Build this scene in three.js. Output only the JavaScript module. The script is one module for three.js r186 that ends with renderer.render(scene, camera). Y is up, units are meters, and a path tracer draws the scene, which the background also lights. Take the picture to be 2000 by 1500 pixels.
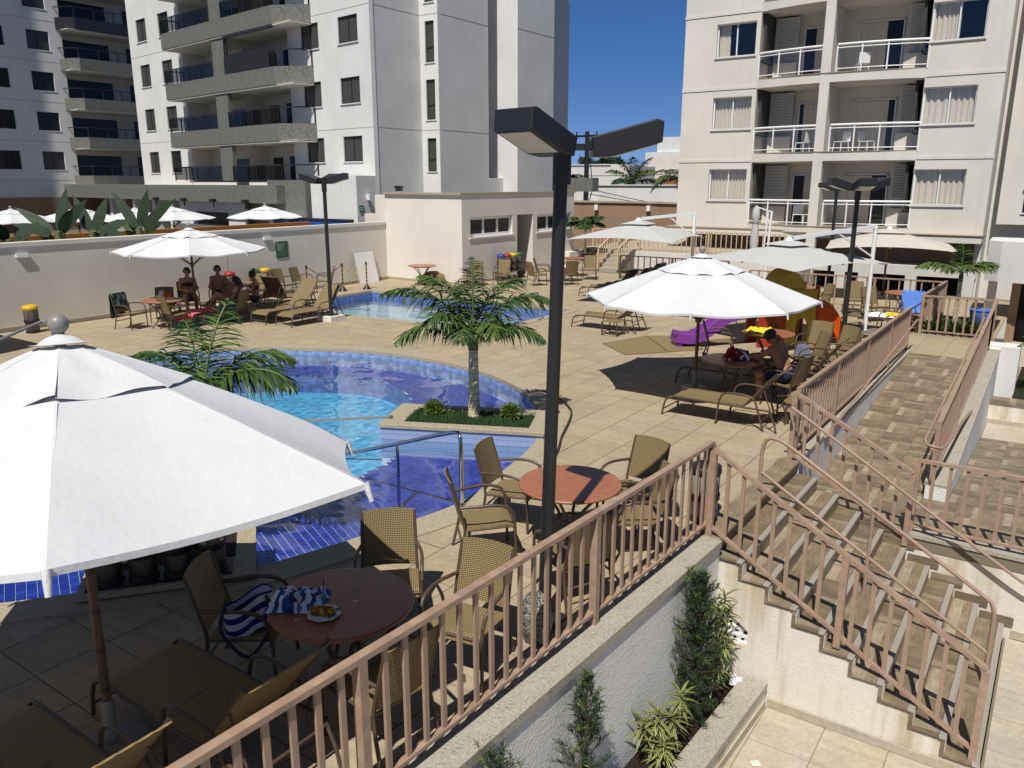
import * as THREE from 'three';
import { mergeGeometries, mergeVertices, toCreasedNormals } from 'three/addons/utils/BufferGeometryUtils.js';
import { MarchingCubes } from 'three/addons/objects/MarchingCubes.js';

// ---------------------------------------------------------------- camera, sky, sun, exposure
const scene = new THREE.Scene();
const R = d => d * Math.PI / 180;
const camera = new THREE.PerspectiveCamera(51.36, 4 / 3, 0.1, 600);
camera.rotation.order = 'YXZ';
camera.position.set(0, 3.8, 0);
camera.rotation.y = R(34.7);
camera.rotation.x = R(-14.2);

const renderer = new THREE.WebGLRenderer({ antialias: true });
renderer.setSize(1024, 768);
renderer.toneMapping = THREE.LinearToneMapping;
renderer.toneMappingExposure = 1.12;
renderer.shadowMap.enabled = true;

const sunDir = new THREE.Vector3(0.28, 1.62, 1.0).normalize();
{ // clear tropical sky: deep blue overhead, paler towards the horizon
  const W = 256, H = 128, d = new Float32Array(W * H * 4);
  for (let j = 0; j < H; j++) for (let i = 0; i < W; i++) {
    const el = ((j + 0.5) / H - 0.5) * Math.PI, s = Math.sin(el);
    const az = ((i + 0.5) / W - 0.5) * 2 * Math.PI;
    const v = new THREE.Vector3(Math.cos(el) * Math.cos(az), s, Math.cos(el) * Math.sin(az));
    const t = Math.pow(Math.max(0, 1 - Math.max(0, s)), 3), t2 = Math.pow(Math.max(0, 1 - Math.max(0, s)), 16);
    let r = 0.021 + 0.030 * t + 0.19 * t2, g = 0.043 + 0.155 * t + 0.19 * t2, b = 0.098 + 0.47 * t + 0.08 * t2;
    const c = Math.max(0, v.dot(sunDir)), g1 = 0.3 * Math.pow(c, 40) + 0.03 * Math.pow(c, 6);
    r += g1; g += g1; b += g1;
    if (s < 0) { const k = Math.min(1, -s * 6); r = r * (1 - k) + 0.16 * k; g = g * (1 - k) + 0.15 * k; b = b * (1 - k) + 0.13 * k; }
    const o = (j * W + i) * 4; d[o] = r; d[o + 1] = g; d[o + 2] = b; d[o + 3] = 1;
  }
  const t = new THREE.DataTexture(d, W, H, THREE.RGBAFormat, THREE.FloatType);
  t.mapping = THREE.EquirectangularReflectionMapping; t.magFilter = THREE.LinearFilter; t.minFilter = THREE.LinearFilter;
  t.wrapS = THREE.RepeatWrapping; t.needsUpdate = true;
  scene.background = t; scene.environment = t;
}
const sun = new THREE.DirectionalLight(new THREE.Color().setRGB(1, 0.965, 0.90), 4.5);
sun.position.copy(sunDir).multiplyScalar(80).add(new THREE.Vector3(-14, 0, -18));
sun.target.position.set(-14, 0, -18);
sun.castShadow = true; sun.shadow.mapSize.set(4096, 4096);
Object.assign(sun.shadow.camera, { left: -60, right: 60, top: 60, bottom: -60, near: 1, far: 220 });
scene.add(sun, sun.target);

// ---------------------------------------------------------------- helpers
let seed = 7;
const rnd = () => { seed = (seed * 1664525 + 1013904223) >>> 0; return seed / 4294967296; };
const rr = (a, b) => a + (b - a) * rnd();
const V = (x, y, z) => new THREE.Vector3(x, y, z);
const names = {};
const numbered = n => { const k = names[n] = (names[n] ?? -1) + 1; return k ? `${n}_${String(k).padStart(3, '0')}` : n; };
function tag(o, label, category, group, kind) {
  o.userData = {};
  if (label) o.userData.label = label;
  if (category) o.userData.category = category;
  if (group) o.userData.group = group;
  if (kind) o.userData.kind = kind;
  return o;
}
function thing(name, label, category, [x, y, z] = [0, 0, 0], turn = 0, group) {
  const g = new THREE.Group(); g.name = numbered(name); scene.add(g);
  g.position.set(x, y, z); g.rotation.y = turn; return tag(g, label, category, group);
}
function part(parent, name, geo, mat, label) {
  const m = new THREE.Mesh(geo, mat); m.name = name; m.castShadow = m.receiveShadow = true;
  if (label) m.userData.label = label;
  parent.add(m); return m;
}
function sub(parent, name) { const g = new THREE.Group(); g.name = name; parent.add(g); return g; }
function structure(name, geo, mat) { const m = part(scene, numbered(name), geo, mat); m.userData = { kind: 'structure' }; return m; }
function stuff(parent, name, geo, mat, label, category) {
  const m = part(parent, name, geo, mat); m.userData = { kind: 'stuff' };
  if (label) m.userData.label = label; if (category) m.userData.category = category; return m;
}
function dup(o, [x, y, z], turn, label, group) {
  const c = o.clone(); c.name = numbered(o.name.replace(/_\d{3}$/, '')); c.userData = { ...o.userData };
  c.position.set(x, y, z); c.rotation.y = turn; scene.add(c);
  if (label) c.userData.label = label; if (group) c.userData.group = group; return c;
}
// geometry helpers: all return non-indexed geometries with uv in metres
function boxUV(g) {
  if (g.index) g = g.toNonIndexed();
  const p = g.attributes.position, uv = new Float32Array(p.count * 2);
  const a = V(), b = V(), c = V(), n = V();
  for (let i = 0; i < p.count; i += 3) {
    a.fromBufferAttribute(p, i); b.fromBufferAttribute(p, i + 1); c.fromBufferAttribute(p, i + 2);
    n.crossVectors(b.clone().sub(a), c.clone().sub(a));
    const ax = Math.abs(n.x), ay = Math.abs(n.y), az = Math.abs(n.z);
    for (let k = 0; k < 3; k++) {
      const v = k == 0 ? a : k == 1 ? b : c, o = (i + k) * 2;
      if (ay >= ax && ay >= az) { uv[o] = v.x; uv[o + 1] = v.z; }
      else if (ax >= az) { uv[o] = v.z; uv[o + 1] = v.y; }
      else { uv[o] = v.x; uv[o + 1] = v.y; }
    }
  }
  g.setAttribute('uv', new THREE.BufferAttribute(uv, 2));
  for (const k of Object.keys(g.attributes)) if (!['position', 'normal', 'uv'].includes(k)) g.deleteAttribute(k);
  return g;
}
const merge = l => mergeGeometries(l.flat(9).map(g => { g = g.index ? g.toNonIndexed() : g; for (const k of Object.keys(g.attributes)) if (!['position', 'normal', 'uv'].includes(k)) g.deleteAttribute(k); if (!g.attributes.uv) boxUV(g); g.morphAttributes = {}; return g; }));
// box given by its min and max corners
const bx = (x0, y0, z0, x1, y1, z1) => boxUV(new THREE.BoxGeometry(Math.abs(x1 - x0), Math.abs(y1 - y0), Math.abs(z1 - z0)).translate((x0 + x1) / 2, (y0 + y1) / 2, (z0 + z1) / 2));
const cb = (w, h, d, x = 0, y = 0, z = 0) => bx(x - w / 2, y - h / 2, z - d / 2, x + w / 2, y + h / 2, z + d / 2);
// bevelled box centred at x,y,z
function rb(w, h, d, x = 0, y = 0, z = 0, r = 0.01) {
  const s = new THREE.Shape(); const a = w / 2 - r, b = h / 2 - r;
  s.moveTo(-a, -b); s.lineTo(a, -b); s.lineTo(a, b); s.lineTo(-a, b); s.closePath();
  return boxUV(new THREE.ExtrudeGeometry(s, { depth: d - 2 * r, bevelEnabled: true, bevelThickness: r, bevelSize: r, bevelSegments: 2 }).translate(x, y, z - d / 2 + r));
}
// square bar from p to q
function bar(p, q, w, h = w) {
  const L = p.distanceTo(q), g = new THREE.BoxGeometry(w, h, L);
  const m = new THREE.Matrix4().lookAt(p, q, Math.abs(q.clone().sub(p).normalize().y) > 0.99 ? V(0, 0, 1) : V(0, 1, 0));
  g.applyMatrix4(m).translate((p.x + q.x) / 2, (p.y + q.y) / 2, (p.z + q.z) / 2);
  return boxUV(g);
}
const tube = (pts, r, seg = 16, rad = 8, closed = false) => new THREE.TubeGeometry(new THREE.CatmullRomCurve3(pts.map(p => p.isVector3 ? p : V(...p)), closed, 'catmullrom', 0.4), seg, r, rad, closed).toNonIndexed();
const cyl = (r0, r1, h, x = 0, y = 0, z = 0, s = 16) => new THREE.CylinderGeometry(r1, r0, h, s).translate(x, y + h / 2, z).toNonIndexed();
const rod = (p, q, r, s = 8, r2 = r) => { const L = p.distanceTo(q); const g = new THREE.CylinderGeometry(r2, r, L, s); g.applyQuaternion(new THREE.Quaternion().setFromUnitVectors(V(0, 1, 0), q.clone().sub(p).normalize())); return g.translate((p.x + q.x) / 2, (p.y + q.y) / 2, (p.z + q.z) / 2).toNonIndexed(); };
const lathe = (pts, s = 24) => new THREE.LatheGeometry(pts.map(p => new THREE.Vector2(...p)), s).toNonIndexed();
function rectShape(x0, y0, x1, y1) { const s = new THREE.Shape(); s.moveTo(x0, y0); s.lineTo(x1, y0); s.lineTo(x1, y1); s.lineTo(x0, y1); s.closePath(); return s; }
function polyShape(pts) { const s = new THREE.Shape(); pts.forEach((p, i) => i ? s.lineTo(p[0], p[1]) : s.moveTo(p[0], p[1])); s.closePath(); return s; }
const hole = (s, x0, y0, x1, y1) => { const h = new THREE.Path(); h.moveTo(x0, y0); h.lineTo(x0, y1); h.lineTo(x1, y1); h.lineTo(x1, y0); h.closePath(); s.holes.push(h); };
const extr = (s, d) => boxUV(new THREE.ExtrudeGeometry(s, { depth: d, bevelEnabled: false, curveSegments: 24 }));
// a plan outline (x,z pairs) raised from y0 to y1
function slab(pts, y0, y1, holes = []) {
  const s = polyShape(pts.map(p => [p[0], -p[1]]));
  for (const h of holes) { const q = new THREE.Path(); h.forEach((p, i) => i ? q.lineTo(p[0], -p[1]) : q.moveTo(p[0], -p[1])); q.closePath(); s.holes.push(q); }
  return boxUV(new THREE.ExtrudeGeometry(s, { depth: y1 - y0, bevelEnabled: false }).rotateX(-Math.PI / 2).translate(0, y0, 0));
}
function flat(pts, y, holes = []) {
  const s = polyShape(pts.map(p => [p[0], -p[1]]));
  for (const h of holes) { const q = new THREE.Path(); h.forEach((p, i) => i ? q.lineTo(p[0], -p[1]) : q.moveTo(p[0], -p[1])); q.closePath(); s.holes.push(q); }
  return boxUV(new THREE.ShapeGeometry(s).rotateX(-Math.PI / 2).translate(0, y, 0));
}
function strip(pts, y0, y1, closed = true) { // vertical ribbon along x,z points
  const pos = [], uv = []; let L = 0; const n = pts.length;
  for (let i = 0; i < (closed ? n : n - 1); i++) {
    const a = pts[i], b = pts[(i + 1) % n], d = Math.hypot(b[0] - a[0], b[1] - a[1]);
    pos.push(a[0], y0, a[1], b[0], y0, b[1], b[0], y1, b[1], a[0], y0, a[1], b[0], y1, b[1], a[0], y1, a[1]);
    uv.push(L, y0, L + d, y0, L + d, y1, L, y0, L + d, y1, L, y1); L += d;
  }
  const g = new THREE.BufferGeometry();
  g.setAttribute('position', new THREE.Float32BufferAttribute(pos, 3)); g.setAttribute('uv', new THREE.Float32BufferAttribute(uv, 2)); g.computeVertexNormals(); return g;
}
function spline(pts, n, closed = true) { return new THREE.CatmullRomCurve3(pts.map(p => V(p[0], 0, p[1])), closed, 'centripetal').getPoints(n).slice(0, closed ? n : n + 1).map(p => [p.x, p.z]); }
function offset(pts, d) { // outward for either winding: sign by area
  let A = 0; const n = pts.length; for (let i = 0; i < n; i++) { const a = pts[i], b = pts[(i + 1) % n]; A += a[0] * b[1] - b[0] * a[1]; }
  const sg = A > 0 ? 1 : -1;
  return pts.map((p, i) => { const a = pts[(i + n - 1) % n], b = pts[(i + 1) % n]; let tx = b[0] - a[0], tz = b[1] - a[1]; const l = Math.hypot(tx, tz); tx /= l; tz /= l; return [p[0] + sg * tz * d, p[1] - sg * tx * d]; });
}
function inside(x, z, pts) { let c = false; for (let i = 0, j = pts.length - 1; i < pts.length; j = i++) { const a = pts[i], b = pts[j]; if ((a[1] > z) != (b[1] > z) && x < (b[0] - a[0]) * (z - a[1]) / (b[1] - a[1]) + a[0]) c = !c; } return c; }
const camDist = (x, y, z) => Math.hypot(x, y - 3.8, z);
// direction seen from the balcony: 0 looks away from it, 90 to its right, 180 back at it
function pivot(t, x, z, a) { const c = Math.cos(a), s = Math.sin(a); t.rotation.y = a; t.position.set(x - (c * x + s * z), t.position.y, z - (-s * x + c * z)); return t; }
const look = phi => R(34.7 - phi);

// ---------------------------------------------------------------- textures
function hash(x, y, s) { let h = (x * 374761393 + y * 668265263 + s * 974711) | 0; h = Math.imul(h ^ (h >>> 13), 1274126177); return ((h ^ (h >>> 16)) >>> 0) / 4294967296; }
function vnoise(x, y, per, s, perY = per) { // tileable value noise, period per cells
  const xi = Math.floor(x), yi = Math.floor(y), fx = x - xi, fy = y - yi, m = (a) => ((a % per) + per) % per, n = (a) => ((a % perY) + perY) % perY;
  const u = fx * fx * (3 - 2 * fx), v = fy * fy * (3 - 2 * fy);
  const a = hash(m(xi), n(yi), s), b = hash(m(xi + 1), n(yi), s), c = hash(m(xi), n(yi + 1), s), d = hash(m(xi + 1), n(yi + 1), s);
  return a + (b - a) * u + (c - a) * v + (a - b - c + d) * u * v;
}
function fbm(x, y, per, oct, s, perY = per) { let r = 0, a = 0.5, t = 0; for (let o = 0; o < oct; o++) { r += a * vnoise(x * (1 << o), y * (1 << o), per << o, s + o, perY << o); t += a; a *= 0.55; } return r / t; }
function tex(N, metres, fn, color = true) { // fn(u,v in 0..1) -> [r,g,b] 0..1 (sRGB) or a number
  const d = new Uint8Array(N * N * 4);
  for (let j = 0; j < N; j++) for (let i = 0; i < N; i++) { let c = fn(i / N, j / N, i, j); if (typeof c == 'number') c = [c, c, c]; const o = (j * N + i) * 4; for (let k = 0; k < 3; k++) d[o + k] = Math.max(0, Math.min(255, c[k] * 255)); d[o + 3] = 255; }
  const t = new THREE.DataTexture(d, N, N); t.wrapS = t.wrapT = THREE.RepeatWrapping; t.magFilter = THREE.LinearFilter; t.minFilter = THREE.LinearMipmapLinearFilter; t.generateMipmaps = true;
  if (color) t.colorSpace = THREE.SRGBColorSpace; t.repeat.set(1 / metres, 1 / metres); t.needsUpdate = true; return t;
}
const col = (r, g, b) => new THREE.Color().setRGB(r, g, b);
const M = {};
function mat(name, c, o = {}) { return M[name] = new THREE.MeshStandardMaterial({ color: col(...c), roughness: 0.7, side: THREE.DoubleSide, ...o }); }
const T = {};
T.stuccoBump = tex(512, 1.2, (u, v) => 0.6 * fbm(u * 60, v * 60, 60, 2, 3) + 0.4 * fbm(u * 8, v * 8, 8, 3, 4), false);
T.roughBump = tex(512, 0.42, (u, v) => Math.pow(fbm(u * 26, v * 26, 26, 3, 8), 1.5), false);
T.wallTone = tex(512, 7, (u, v) => { const n = fbm(u * 5, v * 5, 5, 5, 21), k = fbm(u * 40, v * 3, 40, 3, 22, 3) ; return 0.93 + 0.09 * (n - 0.5) - 0.07 * Math.max(0, k - 0.6); });
T.stone = tex(1024, 3.1, (u, v) => { // sandstone paving: soft streaks, pale and rusty blotches
  const a = fbm(u * 6, v * 6, 6, 5, 31), b = fbm(u * 5 + 3 * a, v * 40, 5, 4, 32, 40), c = fbm(u * 90, v * 90, 90, 2, 33), e = fbm(u * 3, v * 3, 3, 3, 34);
  const k = 0.86 + 0.13 * (a - 0.5) + 0.10 * (b - 0.5) + 0.10 * (c - 0.5);
  return [k * 1.02, k * (0.985 + 0.03 * (e - 0.5)), k * (0.93 + 0.14 * (e - 0.5))];
});
T.granite = tex(512, 0.5, (u, v, i, j) => { const a = fbm(u * 60, v * 60, 60, 2, 41), h = hash(i >> 1, j >> 1, 42); const k = 0.62 + 0.5 * (a - 0.5); return h > 0.93 ? k * 0.45 : h < 0.08 ? k * 1.35 : k; });
T.coping = tex(512, 0.6, (u, v, i, j) => { const a = fbm(u * 50, v * 50, 50, 3, 45), q = vnoise(u * 70, v * 70, 70, 46); const k = 0.88 + 0.25 * (a - 0.5); const s = q > 0.86 ? 0.55 : 1; return [k * s, k * s * 0.985, k * s * 0.95]; });
T.darkgranite = tex(512, 0.8, (u, v, i, j) => { const a = vnoise(u * 110, v * 110, 110, 51), b = fbm(u * 30, v * 30, 30, 2, 52); const k = 0.5 + 0.7 * (a - 0.5) + 0.4 * (b - 0.5); return [k, k * 1.0, k * 0.95]; });
T.weave = tex(256, 0.064, (u, v) => { const x = u * 4, y = v * 4, cx = Math.floor(x), cy = Math.floor(y), over = (cx + cy) & 1; const fx = x - cx - 0.5, fy = y - cy - 0.5; const k = over ? 1 - 2.6 * fy * fy : 1 - 2.6 * fx * fx; const g = (Math.abs(fx) > 0.44 || Math.abs(fy) > 0.44) ? 0.45 : 1; const s = over ? 1 : 0.86; return [k * g * s, k * g * s * 0.98, k * g * s * 0.92]; });
T.weaveBump = tex(256, 0.064, (u, v) => { const x = u * 4, y = v * 4, cx = Math.floor(x), cy = Math.floor(y), over = (cx + cy) & 1; const fx = x - cx - 0.5, fy = y - cy - 0.5; return (over ? 1 - 2 * fy * fy - 0.6 * fx * fx * 2 : 1 - 2 * fx * fx - 0.6 * fy * fy * 2) * ((Math.abs(fx) > 0.45 || Math.abs(fy) > 0.45) ? 0.3 : 1); }, false);
T.wood = tex(512, 0.62, (u, v) => { const p = Math.floor(u * 5), h = hash(p, 3, 61); const a = fbm(u * 60, v * 5, 60, 3, 62 + p, 5), b = fbm(u * 8, v * 4, 8, 3, 71, 4); const k = 0.7 + 0.22 * (h - 0.5) + 0.22 * (a - 0.5) + 0.14 * (b - 0.5); return [k, k * (0.9 + 0.04 * h), k * (0.74 + 0.1 * h)]; });
T.stain = tex(512, 3.0, (u, v) => { const n = fbm(u * 30, v * 2, 30, 4, 81, 2), m = fbm(u * 7, v * 1, 7, 2, 82, 1), f = fbm(u * 60, v * 60, 60, 2, 83); const s = Math.max(0, n * 0.6 + m * 0.6 - 0.62) * 1.3; return [0.93 - 0.35 * s + 0.04 * (f - 0.5), 0.92 - 0.48 * s + 0.04 * (f - 0.5), 0.9 - 0.66 * s + 0.04 * (f - 0.5)]; });
T.soil = tex(512, 0.7, (u, v, i, j) => { const a = fbm(u * 40, v * 40, 40, 3, 91), h = hash(i >> 2, j >> 2, 92); const k = 0.5 + 0.9 * (a - 0.5) + (h > 0.985 ? 0.5 : 0); return [k, k * 0.8, k * 0.62]; });
T.soilBump = tex(256, 0.5, (u, v) => fbm(u * 24, v * 24, 24, 4, 95), false);
T.ripple = tex(512, 5.0, (u, v) => { const w = fbm(u * 4, v * 4, 4, 2, 101); return 0.72 * vnoise(u * 6 + w, v * 6 + w, 6, 102) + 0.23 * vnoise(u * 13 + w, v * 13, 13, 103) + 0.05 * vnoise(u * 30, v * 30, 30, 104); }, false);
T.mosaic = tex(512, 0.8, (u, v) => { const x = u * 8, y = v * 8, cx = Math.floor(x), cy = Math.floor(y), fx = x - cx, fy = y - cy; const h = hash(cx, cy, 111); if (fx < 0.05 || fy < 0.05) return [0.72, 0.76, 0.8]; const k = 0.72 + 0.3 * h; return [k * 0.95, k * 0.97, k]; });
T.cloth = tex(512, 0.9, (u, v) => 0.97 + 0.02 * (fbm(u * 9, v * 9, 9, 4, 121) - 0.5) + 0.02 * (fbm(u * 120, v * 120, 120, 1, 122) - 0.5));
T.clothBump = tex(512, 1.3, (u, v) => 0.8 * fbm(u * 5 + 1.2 * fbm(u * 3, v * 3, 3, 2, 124), v * 4, 5, 4, 123, 4) + 0.2 * fbm(u * 40, v * 40, 40, 2, 125), false);
T.metalGrime = tex(256, 0.8, (u, v) => 0.9 + 0.22 * (fbm(u * 10, v * 10, 10, 4, 131) - 0.5));
T.fine = tex(256, 0.35, (u, v) => 0.9 + 0.2 * (fbm(u * 30, v * 30, 30, 3, 141) - 0.5));
T.bark = tex(256, 0.5, (u, v) => { const k = 0.88 + 0.3 * (fbm(u * 12, v * 12, 12, 3, 151) - 0.5) - (Math.abs((v * 5) % 1 - 0.5) < 0.07 ? 0.2 : 0); return [k, k * 0.98, k * 0.9]; });
T.leafTone = tex(128, 0.6, (u, v) => 0.85 + 0.35 * (fbm(u * 8, v * 8, 8, 3, 161) - 0.5));

mat('cream', [0.80, 0.755, 0.665], { map: T.wallTone, bumpMap: T.stuccoBump, bumpScale: 0.004, roughness: 0.9 });
mat('box', [0.83, 0.775, 0.69], { map: T.wallTone, bumpMap: T.stuccoBump, bumpScale: 0.004, roughness: 0.9 });
mat('white', [0.80, 0.79, 0.765], { map: T.wallTone, bumpMap: T.stuccoBump, bumpScale: 0.004, roughness: 0.9 });
mat('right', [0.74, 0.70, 0.625], { map: T.wallTone, bumpMap: T.stuccoBump, bumpScale: 0.005, roughness: 0.9 });
mat('seam', [0.3, 0.28, 0.25]);
mat('retain', [0.80, 0.785, 0.755], { map: T.wallTone, bumpMap: T.roughBump, bumpScale: 0.006, roughness: 0.9 });
mat('stairwall', [0.80, 0.76, 0.69], { map: T.stain, bumpMap: T.stuccoBump, bumpScale: 0.004, roughness: 0.9 });
mat('brownwall', [0.33, 0.215, 0.14], { map: T.wallTone, bumpMap: T.stuccoBump, bumpScale: 0.004, roughness: 0.9 });
mat('grout', [0.20, 0.165, 0.11], { roughness: 0.95 });
mat('deckA', [0.485, 0.425, 0.318], { map: T.stone, roughness: 0.75, bumpMap: T.roughBump, bumpScale: 0.002 });
mat('deckB', [0.468, 0.41, 0.305], { map: T.stone, roughness: 0.75, bumpMap: T.roughBump, bumpScale: 0.002 });
mat('deckC', [0.503, 0.443, 0.333], { map: T.stone, roughness: 0.75, bumpMap: T.roughBump, bumpScale: 0.002 });
mat('floorA', [0.60, 0.56, 0.485], { map: T.stone, roughness: 0.7 });
mat('floorB', [0.575, 0.535, 0.46], { map: T.stone, roughness: 0.7 });
mat('coping', [0.50, 0.44, 0.33], { map: T.coping, roughness: 0.7 });
mat('curb', [0.50, 0.475, 0.41], { map: T.coping, roughness: 0.6 });
mat('granite', [0.62, 0.62, 0.61], { map: T.darkgranite, roughness: 0.5 });
mat('woodtileA', [0.60, 0.575, 0.54], { map: T.wood, roughness: 0.45 });
mat('woodtileB', [0.50, 0.475, 0.44], { map: T.wood.clone(), roughness: 0.45 }); M.woodtileB.map.rotation = Math.PI / 2;
mat('woodtileC', [0.66, 0.635, 0.60], { map: T.wood, roughness: 0.45 });
mat('nosing', [0.40, 0.365, 0.31], { map: T.fine, roughness: 0.5 });
mat('rail', [0.43, 0.29, 0.205], { map: T.metalGrime, roughness: 0.45 });
mat('railCream', [0.55, 0.40, 0.26], { roughness: 0.5 });
mat('rattan', [0.44, 0.335, 0.165], { map: T.weave, bumpMap: T.weaveBump, bumpScale: 0.004, roughness: 0.6 });
mat('frame', [0.085, 0.055, 0.036], { roughness: 0.4 });
mat('tabletop', [0.42, 0.16, 0.082], { map: T.fine, roughness: 0.35 });
mat('tabletopDark', [0.32, 0.13, 0.075], { map: T.fine, roughness: 0.35 });
mat('canopy', [0.655, 0.66, 0.67], { map: T.cloth, bumpMap: T.clothBump, bumpScale: 0.008, roughness: 0.95 });
mat('canopyGrey', [0.50, 0.50, 0.49], { map: T.cloth, roughness: 0.95 });
mat('canopyBeige', [0.55, 0.51, 0.44], { map: T.cloth, roughness: 0.95 });
mat('polewood', [0.20, 0.115, 0.07], { map: T.bark, roughness: 0.6 });
mat('whitemetal', [0.78, 0.78, 0.78], { roughness: 0.35 });
mat('asphalt', [0.07, 0.068, 0.064], { map: T.fine, roughness: 0.95 });
mat('terrace', [0.17, 0.155, 0.13], { map: T.stone, roughness: 0.9 });
mat('greyplastic', [0.24, 0.225, 0.21], { roughness: 0.4 });
mat('lampblack', [0.018, 0.018, 0.02], { roughness: 0.45 });
mat('steel', [0.62, 0.62, 0.63], { metalness: 1, roughness: 0.12 });
mat('pipe', [0.2, 0.2, 0.2], { metalness: 0.6, roughness: 0.45 });
mat('black', [0.015, 0.015, 0.016], { roughness: 0.45 });
M.glassdark = new THREE.MeshPhysicalMaterial({ color: col(0.022, 0.022, 0.022), roughness: 0.12, specularIntensity: 0.45, side: THREE.DoubleSide });
M.glassgrey = new THREE.MeshPhysicalMaterial({ color: col(0.062, 0.060, 0.056), roughness: 0.16, specularIntensity: 0.45, side: THREE.DoubleSide });
M.glass = new THREE.MeshPhysicalMaterial({ color: 0xffffff, transmission: 1, roughness: 0.02, thickness: 0, ior: 1.5, side: THREE.DoubleSide });
M.glassTint = new THREE.MeshPhysicalMaterial({ color: col(0.5, 0.5, 0.48), transmission: 1, specularIntensity: 0.4, roughness: 0.05, thickness: 0, ior: 1.5, side: THREE.DoubleSide });
mat('curtain', [0.62, 0.57, 0.48], { roughness: 0.95 });
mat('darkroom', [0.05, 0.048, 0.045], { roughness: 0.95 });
mat('poolblue', [0.028, 0.045, 0.36], { map: T.fine, roughness: 0.25 });
mat('poolblueB', [0.022, 0.034, 0.29], { map: T.fine, roughness: 0.25 });
mat('poolblueC', [0.040, 0.062, 0.43], { map: T.fine, roughness: 0.25 });
mat('poolgrout', [0.55, 0.60, 0.68], { roughness: 0.9 });
mat('poolband', [0.33, 0.44, 0.68], { map: T.mosaic, roughness: 0.3 });
mat('poolbandTile', [0.33, 0.43, 0.68], { map: T.fine, roughness: 0.25 });
mat('poolcyan', [0.14, 0.52, 0.78], { map: T.mosaic, roughness: 0.5 });
mat('poolwallblue', [0.17, 0.235, 0.50], { map: T.mosaic, roughness: 0.3 });
mat('kidsfloor', [0.40, 0.58, 0.66], { map: T.mosaic, roughness: 0.5 });
M.water = new THREE.MeshPhysicalMaterial({ color: col(0.86, 0.95, 0.98), transmission: 1, roughness: 0.0, thickness: 0, ior: 1.33, bumpMap: T.ripple, bumpScale: 0.035, side: THREE.DoubleSide });
mat('grass', [0.030, 0.075, 0.018], { roughness: 0.9 });
mat('leaf', [0.060, 0.125, 0.022], { map: T.leafTone, roughness: 0.45 });
mat('leafB', [0.10, 0.17, 0.030], { map: T.leafTone, roughness: 0.45 });
mat('leafDark', [0.028, 0.065, 0.020], { map: T.leafTone, roughness: 0.7 });
mat('leafCream', [0.50, 0.50, 0.17], { map: T.leafTone, roughness: 0.5 });
mat('leafLime', [0.16, 0.24, 0.035], { map: T.leafTone, roughness: 0.5 });
mat('trunk', [0.74, 0.71, 0.58], { map: T.bark, roughness: 0.85 });
mat('crownshaft', [0.20, 0.24, 0.10], { map: T.leafTone, roughness: 0.6 });
mat('stem', [0.10, 0.075, 0.04], { roughness: 0.9 });
mat('soil', [0.075, 0.045, 0.030], { map: T.soil, bumpMap: T.soilBump, bumpScale: 0.03, roughness: 1 });
// ---------------------------------------------------------------- ground, deck, pools
structure('ground', bx(-260, -2.6, -260, 120, -2.4, 120), M.asphalt);
structure('street_level_terrace', bx(-110, -1.2, -75, -22.72, -0.02, 6), M.terrace);

const mainPool = spline([[-6.19, -9.5], [-5.9, -8.3], [-5.7, -7.2], [-5.78, -6.55], [-5.93, -6.0], [-6.09, -5.39], [-6.36, -4.6], [-6.85, -3.85], [-7.35, -3.25], [-7.9, -2.6], [-9.2, -1.8], [-11, -1.6], [-13, -2.4], [-15.2, -4.4], [-16.9, -7], [-17.2, -9], [-16.57, -10.6], [-15.53, -11.7], [-14.43, -12.4], [-13.32, -12.92], [-12.3, -13.1], [-11.19, -13.1], [-10.04, -12.92], [-8.99, -12.55], [-8.2, -12.1], [-7.6, -11.6], [-7.0, -10.9], [-6.5, -10.1]], 150);
const deepPool = spline([[-8.25, -8.6], [-8.12, -7.8], [-8.13, -7.1], [-8.3, -6.2], [-8.7, -5.2], [-9.5, -4.2], [-11, -3.5], [-12.6, -3.8], [-14.2, -5.2], [-15.4, -7.2], [-15.8, -9.0], [-15.3, -10.3], [-14.3, -11.3], [-13.2, -11.95], [-12.4, -12.2], [-11.87, -12.2], [-11.17, -11.97], [-10.42, -11.48], [-9.79, -10.95], [-9.2, -10.2], [-8.7, -9.4]], 110);
const kidsPool = [[-20.5, -20.75], [-12.3, -20.95], [-12.35, -17.7], [-14.4, -16.7], [-17.6, -16.35], [-20.5, -18.35]];
const dense = (pts, d) => pts.flatMap((a, i) => { const b = pts[(i + 1) % pts.length], n = Math.ceil(Math.hypot(b[0] - a[0], b[1] - a[1]) / d); return Array.from({ length: n }, (_, k) => [a[0] + (b[0] - a[0]) * k / n, a[1] + (b[1] - a[1]) * k / n]); });
const deckOutline = [[-22.62, 7], [-3.62, 7], [-2.95, -7.9], [-2.74, -7.9], [-2.74, -11.02], [-2.95, -11.02], [-2.95, -20.0], [-1.25, -20.0], [-1.25, -26.3], [-1.25, -31.2], [-22.62, -31.2]];
const deck = structure('pool_deck', flat(deckOutline, -0.013, [mainPool, kidsPool]), M.grout);

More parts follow.
